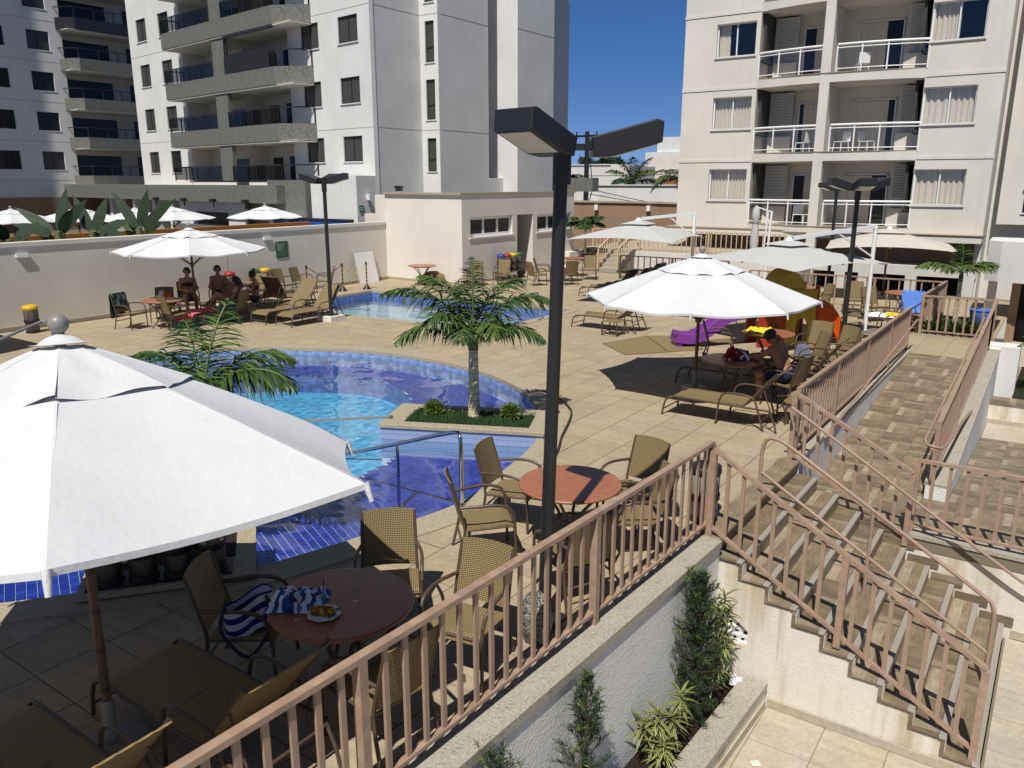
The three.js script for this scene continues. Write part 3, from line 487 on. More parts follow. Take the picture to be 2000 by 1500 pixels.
// ---------------------------------------------------------------- white tower
{
  const O = [-30.03, 0, -31], th = R(172.3);
  const b = thing('apartment_tower', 'tall white apartment tower with grey granite balconies and dark windows', 'building', O, th);
  // left face in local x = distance from the corner to the left, y up, outside = -z
  const H = 21, wins = []; for (const y of [4.85, 7.76, 10.7, 13.66, 16.6]) { for (const x of [1.8, 5.18]) wins.push([x, y, 1.64, 1.28]); for (const x of [25.25, 21.9]) wins.push([x, y - 0.42, 1.5, 1.45]); }
  const s = rectShape(0, -1.2, 27.3, H); for (const [x, y, w, h] of wins) hole(s, x - w / 2, y, x + w / 2, y + h);
  const floors = [3.9, 6.95, 9.9, 12.95, 15.95, 18.95];
  for (let i = 0; i < 5; i++) hole(s, 7.3, floors[i] - 0.1, 19.6, floors[i + 1] - 1.0);
  part(b, 'wall', extr(s, 0.25), M.white);
  for (const [x, y, w, h] of wins) { const g = windowUnit(b, 'window', w, h, { glass: rnd() < 0.4 ? M.glassdark : M.glassgrey, frame: M.lampblack, fw: 0.05, sill: 0.18, sillMat: M.white }); g.position.set(x, y, 0.12); g.rotation.y = Math.PI; if (x > 20) part(g, 'curtain', bx(-w / 2 + 0.1, 0.1, -0.06, w / 2 - 0.1, h - 0.08, -0.04), M.curtain); }
  for (const y of [6.5, 12.3, 18.1]) { part(b, 'seam', bx(0, y, -0.004, 7.2, y + 0.03, 0.02), M.seam); part(b, 'seam', bx(19.7, y, -0.004, 27.3, y + 0.03, 0.02), M.seam); }
  // recessed balcony bays
  for (let i = 0; i < 5; i++) {
    const y0 = floors[i], y1 = floors[i + 1] - 1.0;
    const bal = sub(b, 'balcony');
    part(bal, 'back_wall', bx(7.3, y0 - 0.2, 1.5, 19.6, y1 + 0.3, 1.6), M.cream);
    for (const x of [7.2, 12.6, 19.6]) part(bal, 'side_wall', bx(x, y0 - 0.2, 0.25, x + 0.1, y1 + 0.3, 1.5), M.cream);
    part(bal, 'ceiling', bx(5.0, y1 - 0.02, -1.27, 19.7, y1 + 0.02, 1.5), M.white);
    if (i) part(bal, 'parapet', slab([[4.95, 0], [6.7, -1.3], [19.7, -1.3], [19.7, 0]], y0 - 0.95, y0 - 0.02), M.granite);
    part(bal, 'column', bx(12.1, y0 - 0.02, -1.2, 13.5, y1, -0.95), M.granite);
    part(bal, 'door', bx(14.8, y0 - 0.9, 1.44, 17.6, y0 + 1.35, 1.49), M.glassgrey); part(bal, 'door', bx(10.9, y0 - 0.9, 1.44, 11.9, y0 + 1.35, 1.49), M.glassdark); part(bal, 'door', bx(7.6, y0 - 0.9, 1.44, 10.1, y0 + 1.4, 1.49), M.glassdark);
    part(bal, 'floor', bx(5.0, y0 - 0.95, -1.25, 19.7, y0 - 0.9, 1.5), M.floorB);
    // railing of posts and tinted glass; one bay is boarded dark
    const rl = [], y = y0 - 0.02, hh = 0.85;
    const seg = (xa, za, xb, zb, n) => { rl.push(bar(V(xa, y + hh, za), V(xb, y + hh, zb), 0.06, 0.06)); for (let k = 0; k <= n; k++) { const x = xa + (xb - xa) * k / n, z = za + (zb - za) * k / n; rl.push(bx(x - 0.03, y, z - 0.03, x + 0.03, y + hh, z + 0.03)); } };
    seg(13.55, -1.25, 19.6, -1.25, 4); seg(19.6, -1.25, 19.6, -0.05, 1); seg(6.72, -1.25, 12.05, -1.25, 4); seg(5.0, -0.05, 6.72, -1.25, 1);
    part(bal, 'railing', merge(rl), M.lampblack);
    part(bal, 'rail_glass', merge([bx(13.6, y + 0.05, -1.26, 19.55, y + hh - 0.05, -1.25), bx(6.75, y + 0.05, -1.26, 12.0, y + hh - 0.05, -1.25)]), M.glassTint);
    if (i == 3 - 1) { part(bal, 'dark_screen', bx(7.2, y, -1.3, 11.9, y + 1.05, -1.27), M.black); part(bal, 'screen_frame', merge([bx(11.9, y, -1.28, 12.0, y1, -1.2), bx(6.7, y1 - 0.12, -1.28, 12, y1, -1.2)]), M.black); }
    if (i < 2) { const ac = sub(b, 'slatted_cabinet'); const sl = []; for (let k = 0; k < 7; k++) sl.push(bx(8.6, y0 + 0.02 + k * 0.12, -1.2, 9.6, y0 + 0.1 + k * 0.12, -1.15)); part(ac, 'slat', merge(sl), M.lampblack); }
  }
  // right-hand faces, stepped outwards
  const L = (x, y, z) => { const v = V(x - O[0], y, z - O[2]); v.applyAxisAngle(V(0, 1, 0), -th); return v; };
  const gx = (x0, y0, z0, x1, y1, z1) => { const g = bx(x0, y0, z0, x1, y1, z1); g.translate(-O[0], 0, -O[2]); g.rotateY(-th); return g; };
  part(b, 'wall', gx(-30.3, -1.2, -34.75, -30.03, H, -31.05), M.white);
  { const s = rectShape(0, -1.2, 1.24, H); for (const y of [4.35, 7.05, 9.95, 12.9, 15.8]) hole(s, 0.36, y, 0.98, y + (y < 5 ? 1.75 : 2.05)); const g = extr(s, 0.2); g.translate(-30.03, 0, -34.95); g.translate(-O[0], 0, -O[2]); g.rotateY(-th); part(b, 'wall', g, M.white);
    for (const y of [4.35, 7.05, 9.95, 12.9, 15.8]) { const h = y < 5 ? 1.75 : 2.05; const g2 = windowUnit(b, 'window', 0.62, h, { panes: 1, glass: M.glassgrey, fw: 0.04, sill: 0.18 }); const c = L(-29.36, y, -34.88); g2.position.copy(c); g2.rotation.y = -th; part(g2, 'crossbar', bx(-0.3, h * 0.36, 0.0, 0.3, h * 0.36 + 0.05, 0.055), M.lampblack); } }
  part(b, 'wall', gx(-29.1, -1.2, -39.2, -28.79, H, -34.95), M.white); part(b, 'slot_side', gx(-33.0, 4.02, -39.2, -29.1, H, -39.0), M.white); part(b, 'slot_side', gx(-33.0, 4.02, -40.9, -30.8, H, -40.65), M.white);
  part(b, 'slot_back', gx(-33.2, 4.02, -40.65, -33.0, H, -39.2), M.white);
  part(b, 'wall', gx(-33.0, -1.2, -40.65, -28.79, 4.02, -39.2), M.white);
  part(b, 'wall', gx(-30.8, -1.2, -44.6, -27.75, H, -40.65), M.white);
  part(b, 'wall', gx(-31.5, -1.2, -48.3, -28.9, H, -44.6), M.white);
  for (const y of [6.5, 12.3, 18.1]) part(b, 'seam', merge([gx(-30.1, y, -34.75, -30.026, y + 0.03, -31.02), gx(-30.0, y, -34.76, -28.8, y + 0.03, -34.745), gx(-28.8, y, -39.2, -28.785, y + 0.03, -34.95), gx(-27.76, y, -44.6, -27.745, y + 0.03, -40.66)]), M.seam);
  part(b, 'canopy', gx(-30, 3.2, -46.4, -25.4, 4.05, -45.6), M.granite);
  // podium
  part(b, 'podium_band', bx(6.4, 2.62, -1.9, 42, 3.62, -1.3), M.granite); part(b, 'podium_roof', bx(6.4, 3.4, -1.35, 42, 3.6, 2), M.floorB);
  part(b, 'podium_block', gx(-33.4, -1.2, -31.0, -30.035, 4.1, -29.6), M.white); part(b, 'granite_pier', bx(4.4, -1.2, -1.35, 8.2, 3.9, -0.02), M.granite);
  part(b, 'podium_wall', bx(7.2, -1.2, 1.0, 42, 2.8, 1.2), M.brownwall);
  { const s2 = rectShape(11.2, -1.2, 19.6, 2.6); hole(s2, 13.2, 0.2, 17.4, 1.95); part(b, 'lobby_wall', extr(s2, 0.2).translate(0, 0, -1.2), M.white); part(b, 'lobby_glass', bx(13.2, 0.2, -1.08, 17.4, 1.95, -1.04), M.glassdark); part(b, 'lobby_screen', bx(12.0, -1.0, -2.2, 18.6, 1.2, -2.1), M.granite); }
  for (const x of [20.6, 23.2, 26.4, 30.5]) part(b, 'column', bx(x, -1.2, -1.25, x + 0.45, 2.65, -0.2), M.white);
  for (const x of [9.6, 13.4, 17.2, 21.2]) { const f = sub(b, 'floodlight'); part(f, 'housing', cb(0.42, 0.2, 0.25, x, 2.7, -2.05), M.lampblack); part(f, 'bracket', cb(0.06, 0.3, 0.06, x, 2.45, -2.0), M.lampblack); }
}
{ // hoarding with a printed sky between the pier and the changing block
  const t = thing('hoarding', 'blue printed hoarding with white clouds below the white tower', 'hoarding', [-30.25, 0, -29.35], R(179));
  const cv = tex(256, 1, (u, v) => { const n = fbm(u * 5, v * 8, 40, 4, 301), k = Math.max(0, Math.min(1, (n - 0.52) * 5)); return [0.16 + 0.6 * k, 0.32 + 0.5 * k, 0.62 + 0.3 * k]; });
  cv.repeat.set(1 / 6, 1 / 2.4); M.skyPrint = new THREE.MeshStandardMaterial({ map: cv, roughness: 0.5, side: THREE.DoubleSide });
  for (let k = 0; k < 4; k++) part(t, 'printed_panel', bx(k * 1.55 + 0.02, 0.2, 0, k * 1.55 + 1.53, 1.85, 0.05), M.skyPrint);
  part(t, 'top_bar', bx(-0.1, 1.85, -0.05, 6.3, 1.95, 0.08), M.lampblack); for (let k = 0; k < 5; k++) part(t, 'post', bx(k * 1.55 - 0.05, 0, 0.05, k * 1.55 + 0.05, 1.85, 0.12), M.lampblack);
}
{ // cylindrical wall light and exit sign on the tower
  const t = thing('wall_light', 'white cylindrical wall light on the shaded tower face above the changing block', 'light', [-30.02, 3.05, -30.3]); part(t, 'lamp_body', new THREE.CylinderGeometry(0.11, 0.11, 0.3, 16).rotateZ(0).translate(0.13, 0, 0).toNonIndexed(), M.whitemetal); part(t, 'bracket', cb(0.06, 0.1, 0.1, 0.02, 0, 0), M.whitemetal);
}
// ---------------------------------------------------------------- shaded tower at the far left
{ const X = -68, b = thing('apartment_tower', 'grey shaded apartment tower with stacked balconies at the left edge', 'building', [X, 0, -30]);
  const z = q => -30 - q; // local: facade in the x = 0 plane, u runs away to the right
  const s = rectShape(-4, -1.2, 5.4, 26), wins = [];
  const rows = [4.75, 7.75, 10.75, 13.75, 16.75, 19.75];
  rows.forEach((y, i) => { for (const u of [0.4, 3.75]) { const w = 1.7, h = 1.4; hole(s, u - w / 2, y, u + w / 2, y + h); wins.push([u, y, w, h]); } });
  part(b, 'wall', extr(s, 0.25).rotateY(Math.PI / 2).translate(-0.25, 0, 0), M.white);
  for (const [u, y, w, h] of wins) { const g = windowUnit(b, 'window', w, h, { glass: rnd() < 0.5 ? M.glassdark : M.glassgrey, fw: 0.06, sill: 0.18 }); g.position.set(-0.15, y, -u); g.rotation.y = Math.PI / 2; if (rnd() < 0.5) part(g, 'curtain', bx(-w / 2 + 0.1, 0.1, -0.1, -0.1, h - 0.08, -0.05), M.curtain); }
  for (const y of [3.9, 6.9, 9.9, 12.9, 15.9]) part(b, 'seam', bx(-0.01, y, -5.4, 0.005, y + 0.03, 4), M.seam);
  part(b, 'added_shade_block', bx(0.1, -1.2, 10, 3.85, 52, 22), M.white);  // added block out of view, sized to cast shade on this facade
  for (let i = 0; i < 6; i++) {
    const y0 = 3.75 + i * 3, bal = sub(b, 'balcony');
    part(bal, 'parapet', slab([[0, -5.2], [1.5, -6.0], [1.5, -16], [0, -16]], y0 - 0.35, y0 + 0.55), i > 3 ? M.lampblack : M.granite);
    part(bal, 'back_wall', bx(-1.7, y0, -16, -1.5, y0 + 2.7, -5.4), M.cream); part(bal, 'side_wall', bx(-1.6, y0, -5.6, 0, y0 + 2.7, -5.4), M.cream); part(bal, 'ceiling', bx(-1.6, y0 + 2.62, -16, 1.45, y0 + 2.66, -5.4), M.white);
    part(bal, 'door', bx(-1.5, y0, -10.2, -1.44, y0 + 2.2, -6.4), M.glassdark); part(bal, 'door', bx(-1.5, y0, -13.6, -1.44, y0 + 2.2, -11.8), M.glassdark); part(bal, 'door_curtain', bx(-1.5, y0, -11.6, -1.46, y0 + 2.1, -10.4), M.curtain);
    part(bal, 'side_screen', bx(0.2, y0 + 0.5, -15.8, 1.4, y0 + 1.9, -14.2), M.cream);
    const rl = [bar(V(1.45, y0 + 1.3, -6.0), V(1.45, y0 + 1.3, -16), 0.06), bar(V(0, y0 + 1.3, -5.2), V(1.45, y0 + 1.3, -6), 0.06)]; for (let k = 0; k <= 6; k++) rl.push(bx(1.42, y0 + 0.5, -6.05 - k * 1.6, 1.48, y0 + 1.3, -5.99 - k * 1.6)); part(bal, 'railing', merge(rl), M.lampblack);
  }
  part(b, 'podium', bx(-0.2, -1.2, -22, 0.1, 2.6, 4), M.brownwall); }
// ---------------------------------------------------------------- cream apartment block on the right
function curtainGeo(w, h, n, amp, gap0 = 0, gap1 = 0) { // pleated curtain in the x,y plane
  const pos = [], N = n * 6; for (let i = 0; i < N; i++) { const a = i / N, c = (i + 1) / N; const xa = -w / 2 + w * a, xc = -w / 2 + w * c; const za = amp * Math.sin(a * n * 6.283 + Math.sin(a * 9)), zc = amp * Math.sin(c * n * 6.283 + Math.sin(c * 9)); pos.push(xa, 0, za, xc, 0, zc, xc, h, zc * 0.8, xa, 0, za, xc, h, zc * 0.8, xa, h, za * 0.8); }
  const g = new THREE.BufferGeometry(); g.setAttribute('position', new THREE.Float32BufferAttribute(pos, 3)); g.computeVertexNormals(); return boxUV(g);
}
{
  const b = thing('apartment_block', 'cream apartment block with curved balconies and white glass rails on the right', 'building', [0, 0, -36]);
  const levels = [1.98, 5.0, 8.05, 11.1], seams = [1.75, 4.66, 7.72, 10.78];
  const s = rectShape(-15.5, 1.75, -2.87, 14.6), W = [];
  [3.0, 6.06, 9.08, 12.1].forEach((y, i) => { W.push([-13.15, y, 1.74, 1.36]); W.push([-4.62, y - 0.1, 1.83, 1.38]); });
  for (const [x, y, w, h] of W) hole(s, x - w / 2, y, x + w / 2, y + h);
  levels.forEach((y, i) => hole(s, -12.1, y + 0.02, -5.55, i < 3 ? seams[i + 1] - 0.04 : 13.8));
  part(b, 'wall', extr(s, 0.22).translate(0, 0, -0.22), M.right);
  W.forEach(([x, y, w, h], i) => {
    const g = windowUnit(b, 'window', w, h, { frame: M.whitemetal, glass: M.glass, fw: 0.05, sill: 0.24, sillMat: M.right }); g.position.set(x, y, -0.18);
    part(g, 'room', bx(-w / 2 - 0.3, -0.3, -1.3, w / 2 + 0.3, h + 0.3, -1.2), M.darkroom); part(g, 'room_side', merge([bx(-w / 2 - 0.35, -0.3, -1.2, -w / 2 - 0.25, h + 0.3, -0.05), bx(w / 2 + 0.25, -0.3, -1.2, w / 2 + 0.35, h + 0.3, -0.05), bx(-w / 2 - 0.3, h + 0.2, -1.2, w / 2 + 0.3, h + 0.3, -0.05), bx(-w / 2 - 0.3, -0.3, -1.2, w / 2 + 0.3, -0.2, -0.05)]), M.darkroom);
    if (i == 4) part(g, 'curtain', curtainGeo(0.5, h + 0.1, 4, 0.03).translate(-w / 2 + 0.28, -0.05, -0.12), M.curtain);
    else if (i == 5) part(g, 'curtain', curtainGeo(0.95, h + 0.1, 6, 0.04).translate(-w / 2 + 0.48, -0.05, -0.12), M.curtain);
    else part(g, 'curtain', curtainGeo(w - 0.04, h + 0.1, i & 1 ? 8 : 11, 0.04).translate(0, -0.05, -0.12), M.curtain);
  });
  for (const y of seams.slice(1)) { part(b, 'seam', bx(-15.5, y - 0.03, -0.01, -12.12, y + 0.0, 0.004), M.seam); part(b, 'seam', bx(-5.5, y - 0.03, -0.01, -2.87, y + 0.0, 0.004), M.seam); part(b, 'string_course', bx(-15.52, y, -0.1, -12.12, y + 0.12, 0.025), M.right); part(b, 'string_course', bx(-5.52, y, -0.1, -2.85, y + 0.12, 0.025), M.right); }
  part(b, 'end_wall', bx(-3.1, -2.4, -9, -2.87, 14.6, -0.22), M.right); part(b, 'end_wall', bx(-15.5, 1.75, -9, -15.3, 14.6, -0.22), M.right);
  // balconies
  const arc = (x0, x1, sag, n = 14) => Array.from({ length: n + 1 }, (_, k) => { const t = k / n; return [x0 + (x1 - x0) * t, sag * 4 * t * (1 - t)]; });
  levels.forEach((y, i) => {
    const bal = sub(b, 'balcony'), yt = i < 3 ? seams[i + 1] : 13.8, front = arc(-12.1, -5.55, 0.62);
    part(bal, 'floor_slab', slab([...front, [-5.55, -0.3], [-12.1, -0.3]], (i ? seams[i] : 1.75) - 0.02, y), M.right);
    part(bal, 'floor_edge', slab([...arc(-12.1, -5.55, 0.66), [-5.55, -0.2], [-12.1, -0.2]], y, y + 0.02), M.coping);
    part(bal, 'back_wall', bx(-12.1, y, -1.75, -5.55, yt + 0.1, -1.65), M.right);
    for (const x of [-12.2, -5.55]) part(bal, 'side_wall', bx(x, y, -1.7, x + 0.1, yt + 0.1, -0.2), M.right);
    part(bal, 'ceiling', bx(-12.1, yt - 0.06, -1.7, -5.55, yt + 0.05, -0.2), M.white); part(bal, 'floor', bx(-12.1, y - 0.1, -1.7, -5.55, y - 0.005, -0.2), M.floorB);
    part(bal, 'divider', bx(-9.24, y, -1.7, -9.02, yt, 0.5), M.right);
    for (const [x0, x1, flip] of [[-10.7, -9.3, 1], [-8.5, -6.75, 0]]) {
      part(bal, 'door_frame', merge([bx(x0, y, -1.64, x0 + 0.05, y + 2.15, -1.58), bx(x1 - 0.05, y, -1.64, x1, y + 2.15, -1.58), bx(x0, y + 2.1, -1.64, x1, y + 2.15, -1.58)]), M.whitemetal);
      part(bal, 'door_glass', bx(x0 + 0.05, y, -1.63, x1 - 0.05, y + 2.1, -1.62), M.glassdark);
      const cw = (x1 - x0) * (i % 2 ? 0.8 : 0.6), cx = flip ? x1 - cw / 2 - 0.06 : x0 + cw / 2 + 0.06; part(bal, 'curtain', curtainGeo(cw, 2.08, 7, 0.02).translate(cx, y, -1.59), M.curtain);
    }
    for (const [x0, x1] of [[-11.85, -10.85], [-6.6, -5.6]]) { const sl = []; for (let k = 0; k < 22; k++) sl.push(bx(x0, yt - 0.2 - k * 0.065, -1.3, x1, yt - 0.165 - k * 0.065, -1.25)); part(bal, 'louvre_screen', merge(sl), M.white); part(bal, 'condenser', bx(x0 + 0.1, yt - 1.5, -1.62, x1 - 0.1, yt - 0.2, -1.35), M.greyplastic); part(bal, 'low_cabinet', bx(x0, y, -1.6, x1, y + 0.75, -1.2), M.right); }
    // white rail with glass following the curve
    for (const [k0, k1] of [[0, 6], [7, 14]]) {
      const f = arc(-12.05, -5.6, 0.58); let p = f.slice(k0, k1 + 1); p = p.map(q => [q[0] + (k0 ? 0.08 : -0.02), q[1]]);
      const pts = p.map(q => V(q[0], y + 1.05, q[1])), low = p.map(q => V(q[0], y + 0.92, q[1])), bot = p.map(q => V(q[0], y + 0.14, q[1]));
      const rl = [tube(pts, 0.045, 14, 8), tube(low, 0.022, 14, 6), tube(bot, 0.02, 14, 6)]; for (const k of [0, 2, 4, p.length - 1]) rl.push(bx(p[k][0] - 0.025, y, p[k][1] - 0.025, p[k][0] + 0.025, y + 1.0, p[k][1] + 0.025));
      part(bal, 'railing', merge(rl), M.whitemetal); part(bal, 'rail_glass', strip(p, y + 0.16, y + 0.9, false), M.glass);
    }
  });
  part(b, 'pillar', bx(-9.32, -2.4, 0.35, -8.94, 14.6, 0.62), M.right);
  part(b, 'ledge', bx(-15.8, 1.5, -0.6, -2.85, 1.78, 0.45), M.right); part(b, 'ledge_cap', bx(-15.82, 1.78, -0.6, -2.83, 1.81, 0.5), M.coping);
  part(b, 'recessed_wall', bx(-15.4, 0.5, -1.4, -2.9, 1.5, -1.2), M.brownwall); part(b, 'lintel', bx(-15.4, 0.12, -1.2, -2.9, 0.52, 0.1), M.right);
  part(b, 'ground_glass', bx(-15.3, -2.4, -1.3, -2.9, 0.1, -1.25), M.glassdark);
  for (const x of [-14.9, -11.4, -8.15, -7.2, -5.4, -3.35]) part(b, 'column', bx(x, -2.4, -0.3, x + 0.42, 0.12, 0.1), M.right);
  part(b, 'terrace_wall', bx(-15.4, -2.4, 1.2, -9.5, 0.42, 1.45), M.right);
  part(b, 'wall_speaker', rb(0.3, 0.3, 0.12, -12.1, 1.15, -1.13), M.lampblack);
  // neighbouring wing, set back, with dark glazed balconies
  part(b, 'return_wall', bx(-2.87, -2.4, -1.9, -1.0, 14.6, -1.7), M.right);
  { const s3 = rectShape(-2.55, 2.2, 4, 14.6); for (const y of [2.55, 5.55, 8.6]) hole(s3, -1.75, y, 3.9, y + 2.3); part(b, 'wing_wall', extr(s3, 0.3).translate(0, 0, -1.2), M.right);
    for (const y of [2.55, 5.55, 8.6]) { const w = sub(b, 'wing_balcony'); part(w, 'glass', bx(-1.75, y, -1.6, 3.9, y + 2.3, -1.55), M.glassdark); part(w, 'rail', merge([bx(-1.8, y + 0.95, -0.95, 3.9, y + 1.05, -0.8), bx(-1.8, y + 0.05, -0.95, 3.9, y + 0.1, -0.85)]), M.whitemetal); part(w, 'rail_glass', bx(-1.75, y + 0.1, -0.9, 3.9, y + 0.95, -0.89), M.glassdark); } }
}
{ // glazed pavilion with rounded grey canopy at the right edge
  const t = thing('pavilion', 'glazed pavilion with rounded grey rendered canopy at the right edge', 'building', [0, 0, -27]);
  const pts = [[-2.0, -1.5], [-1.95, 0.2]]; for (let k = 0; k <= 10; k++) { const a = k / 10; pts.push([-1.6 + 5 * a, 0.45 + 0.9 * Math.sin(a * 1.6)]); } pts.push([3.6, -1.5]);
  part(t, 'canopy', slab(pts, 1.05, 2.18), M.retain);
  part(t, 'glass_wall', merge([bx(-1.1, -2.4, -0.7, 4, 1.05, -0.65), bx(-1.15, -2.4, -6, -1.1, 1.05, -0.65)]), M.glassdark);
  for (const x of [-1.85, -1.25, 0.6]) part(t, 'column', bx(x, -2.4, -0.4, x + 0.22, 1.05, -0.15), x < -1.5 ? M.right : M.brownwall);
  part(t, 'floor', bx(-1.2, -2.3, -6, 4, -0.75, 3.4), M.floorA);
}
// ---------------------------------------------------------------- terrace and street behind
{ const t = thing('raised_terrace', 'raised cream terrace with steps behind the changing block', 'terrace', [-17, 0, -33]);
  part(t, 'platform', bx(-1.8, -0.5, -9.3, 8, 0.85, 0), M.floorB); part(t, 'front_wall', bx(0.9, 0, 0, 8, 0.8, 0.05), M.box);
  for (let k = 0; k < 5; k++) part(t, 'step', bx(-1.4, -0.02, 0.35 * (4 - k), 0.9, 0.17 * (k + 1) - 0.02, 0.35 * (5 - k)), k & 1 ? M.coping : M.curb);
  part(t, 'planter_wall', bx(-1.75, 0, 0.0, -1.4, 0.75, 1.9), M.box); part(t, 'planter_bed', bx(-3, 0, -0.3, -1.75, 0.7, 1.7), M.box); }
const rg = 'cream railings on the far terrace';
railing('pale brown railing climbing the left side of the far steps', V(-17.0, 0.1, -31.2), V(-17.0, 0.95, -33.2), { h: 0.9, low: 0.25, step: 0.22, m: M.railCream });
railing('pale brown railing climbing the right side of the far steps', V(-16.05, 0.1, -31.2), V(-16.05, 0.95, -33.2), { h: 0.9, low: 0.25, step: 0.22, m: M.railCream });
railing('pale brown railing along the front of the far terrace', V(-15.9, 0.85, -33.0), V(-9.5, 0.85, -33.0), { h: 0.9, low: 0.1, step: 0.22, posts: [0.5], m: M.railCream });
railing('dark brown railing behind the far loungers', V(-14.9, 0, -29.2), V(-10.4, 0, -29.2), { h: 0.95, low: 0.1, step: 0.26, posts: [0.5], m: M.frame });
railing('pale brown railing beside the small far palm', V(-18.6, 0.75, -33.6), V(-16.9, 0.75, -33.6), { h: 0.95, low: 0.1, step: 0.2, m: M.railCream });
{ const w = thing('brown_wall', 'chocolate brown street wall behind the far terrace', 'wall', [-20, 0, -42.5]);
  part(w, 'wall_face', bx(-7, -1.2, -0.3, 0.5, 2.62, 0), M.brownwall); part(w, 'cap_stone', bx(-7, 2.62, -0.4, 0.6, 2.72, 0.1), M.coping);
  const g = bx(0, -1.2, -0.3, 6, 2.62, 0).rotateY(-0.25).translate(0.5, 0, 0); part(w, 'wall_face', g, M.brownwall); part(w, 'cap_stone', bx(0, 2.62, -0.4, 6, 2.7, 0.1).rotateY(-0.25).translate(0.5, 0, 0), M.coping); }
for (const [x, l] of [[-23.3, 'round white wall light on the brown wall, left of two'], [-19.95, 'round white wall light on the brown wall, right of two']]) { const t = thing('wall_light', l, 'light', [x, 2.35, -42.5], 0, 'lights on the brown wall'); part(t, 'lamp_body', new THREE.CylinderGeometry(0.13, 0.13, 0.3, 14).translate(0, 0, 0.16).toNonIndexed(), M.whitemetal); part(t, 'bracket', cb(0.08, 0.1, 0.08, 0, 0, 0.03), M.whitemetal); }
{ const t = thing('white_house', 'white windowless house wall behind the utility pole', 'building', [-38.1, 0, -72]); part(t, 'wall', bx(-6, -1, -6, 0, 5.4, 0), M.white); part(t, 'pier', bx(0.01, -1, -6, 0.95, 5.45, 0.05), M.white); part(t, 'side_wall', bx(0.96, -1, -6, 1.95, 5.3, -0.05), M.cream); part(t, 'parapet', bx(-6.1, 5.4, -6.1, 0.0, 5.5, 0.1), M.white); }
{ const t = thing('street_wall', 'long white street wall behind the brown wall', 'wall', [-24, 0, -52]); part(t, 'wall_face', bx(-4.5, -1, -0.3, 9, 3.55, 0), M.white); part(t, 'cap_stone', bx(-4.6, 3.55, -0.4, 9.1, 3.62, 0.1), M.white); }
{ const t = thing('distant_tower', 'far white apartment tower between the palms', 'building', [-109.8, -8.6, -240]);
  part(t, 'wall', bx(-9, 0, -10, 9, 15.2, 0), M.white); part(t, 'upper_wall', bx(-5.5, 15.2, -8, 8, 21.5, -1), M.white); part(t, 'stair_head', bx(-2, 21.5, -7, 6, 26, -2), M.white);
  for (let r = 0; r < 3; r++) for (let c = 0; c < 5; c++) { const w = windowUnit(t, 'window', 1.5, 1.4, { panes: 1, fw: 0.1 }); w.position.set(-7 + c * 3.4, 5 + r * 3.6, 0.01); }
  for (let c = 0; c < 3; c++) { const w = windowUnit(t, 'window', 2.2, 1.2, { panes: 2, fw: 0.1 }); w.position.set(-3 + c * 4, 17.6, -0.98); } }
{ const t = thing('beige_house', 'far beige block with orange tiled roof in front of the distant tower', 'building', [-66, -1, -150]); part(t, 'wall', bx(-5.5, 0, -5, 4, 9.4, 0), M.cream); part(t, 'roof', bx(-9, 4.3, -3, 12, 5.4, 3), mat('rooftile', [0.35, 0.13, 0.06])); }
{ const t = thing('utility_pole', 'dark concrete utility pole with cross arm against the blue sky', 'pole', [-28.8, 0, -50.8]);
  part(t, 'shaft', cyl(0.2, 0.15, 7.2), M.lampblack); part(t, 'cross_arm', cb(1.9, 0.14, 0.12, 0, 6.9, 0), M.lampblack); for (const x of [-0.85, 0.1, 0.75]) part(t, 'insulator', cyl(0.05, 0.04, 0.25, x, 6.97, 0, 8), M.lampblack); part(t, 'stay', tube([[0.4, 6.8, 0], [0.25, 5.5, 0], [0.5, 3.5, 0], [0.2, 2.2, 0]], 0.035, 12, 5), M.lampblack); }
[[3.0, 2.5], [3.35, 2.2], [4.2, 5.5]].forEach(([y, y2], i) => { const w = tag(part(scene, numbered('overhead_cable'), tube([V(-28.8, y, -50.8), V(-22, (y + y2) / 2 - 0.5, -50.4), V(-15, y2 + 0.3, -50)], 0.025, 20, 5), M.lampblack), ['lowest sagging black cable across the white street wall', 'middle black cable across the white street wall', 'highest thin cable running right from the utility pole'][i], 'cable', 'overhead cables'); });

{ // white plastic chairs on the cream block's balconies
  const c = thing('balcony_chair', 'white plastic chair on the top right balcony of the cream block', 'chair', [-8.1, 8.055, -36.9], 0.5, 'white chairs on the balconies');
  part(c, 'seat', rb(0.44, 0.03, 0.44, 0, 0.43, 0, 0.008), M.whitemetal); part(c, 'backrest', rb(0.44, 0.42, 0.025, 0, 0.66, 0.22, 0.01).rotateX(0.1), M.whitemetal); for (const [x, z] of [[1, 1], [1, -1], [-1, 1], [-1, -1]]) part(c, 'leg', rod(V(x * 0.22, 0, z * 0.23), V(x * 0.19, 0.43, z * 0.19), 0.018, 6), M.whitemetal);
  dup(c, [-8.55, 5.005, -36.6], 2.6, 'white plastic chair left on the middle right balcony'); dup(c, [-7.6, 5.005, -36.9], 4.2, 'white plastic chair right on the middle right balcony'); dup(c, [-10.2, 5.005, -36.8], 1.2, 'white plastic chair on the middle left balcony'); dup(c, [-10.1, 1.985, -36.7], 3.4, 'white plastic chair left on the lowest left balcony'); dup(c, [-9.55, 1.985, -36.7], 2.8, 'white plastic chair right on the lowest left balcony');
}
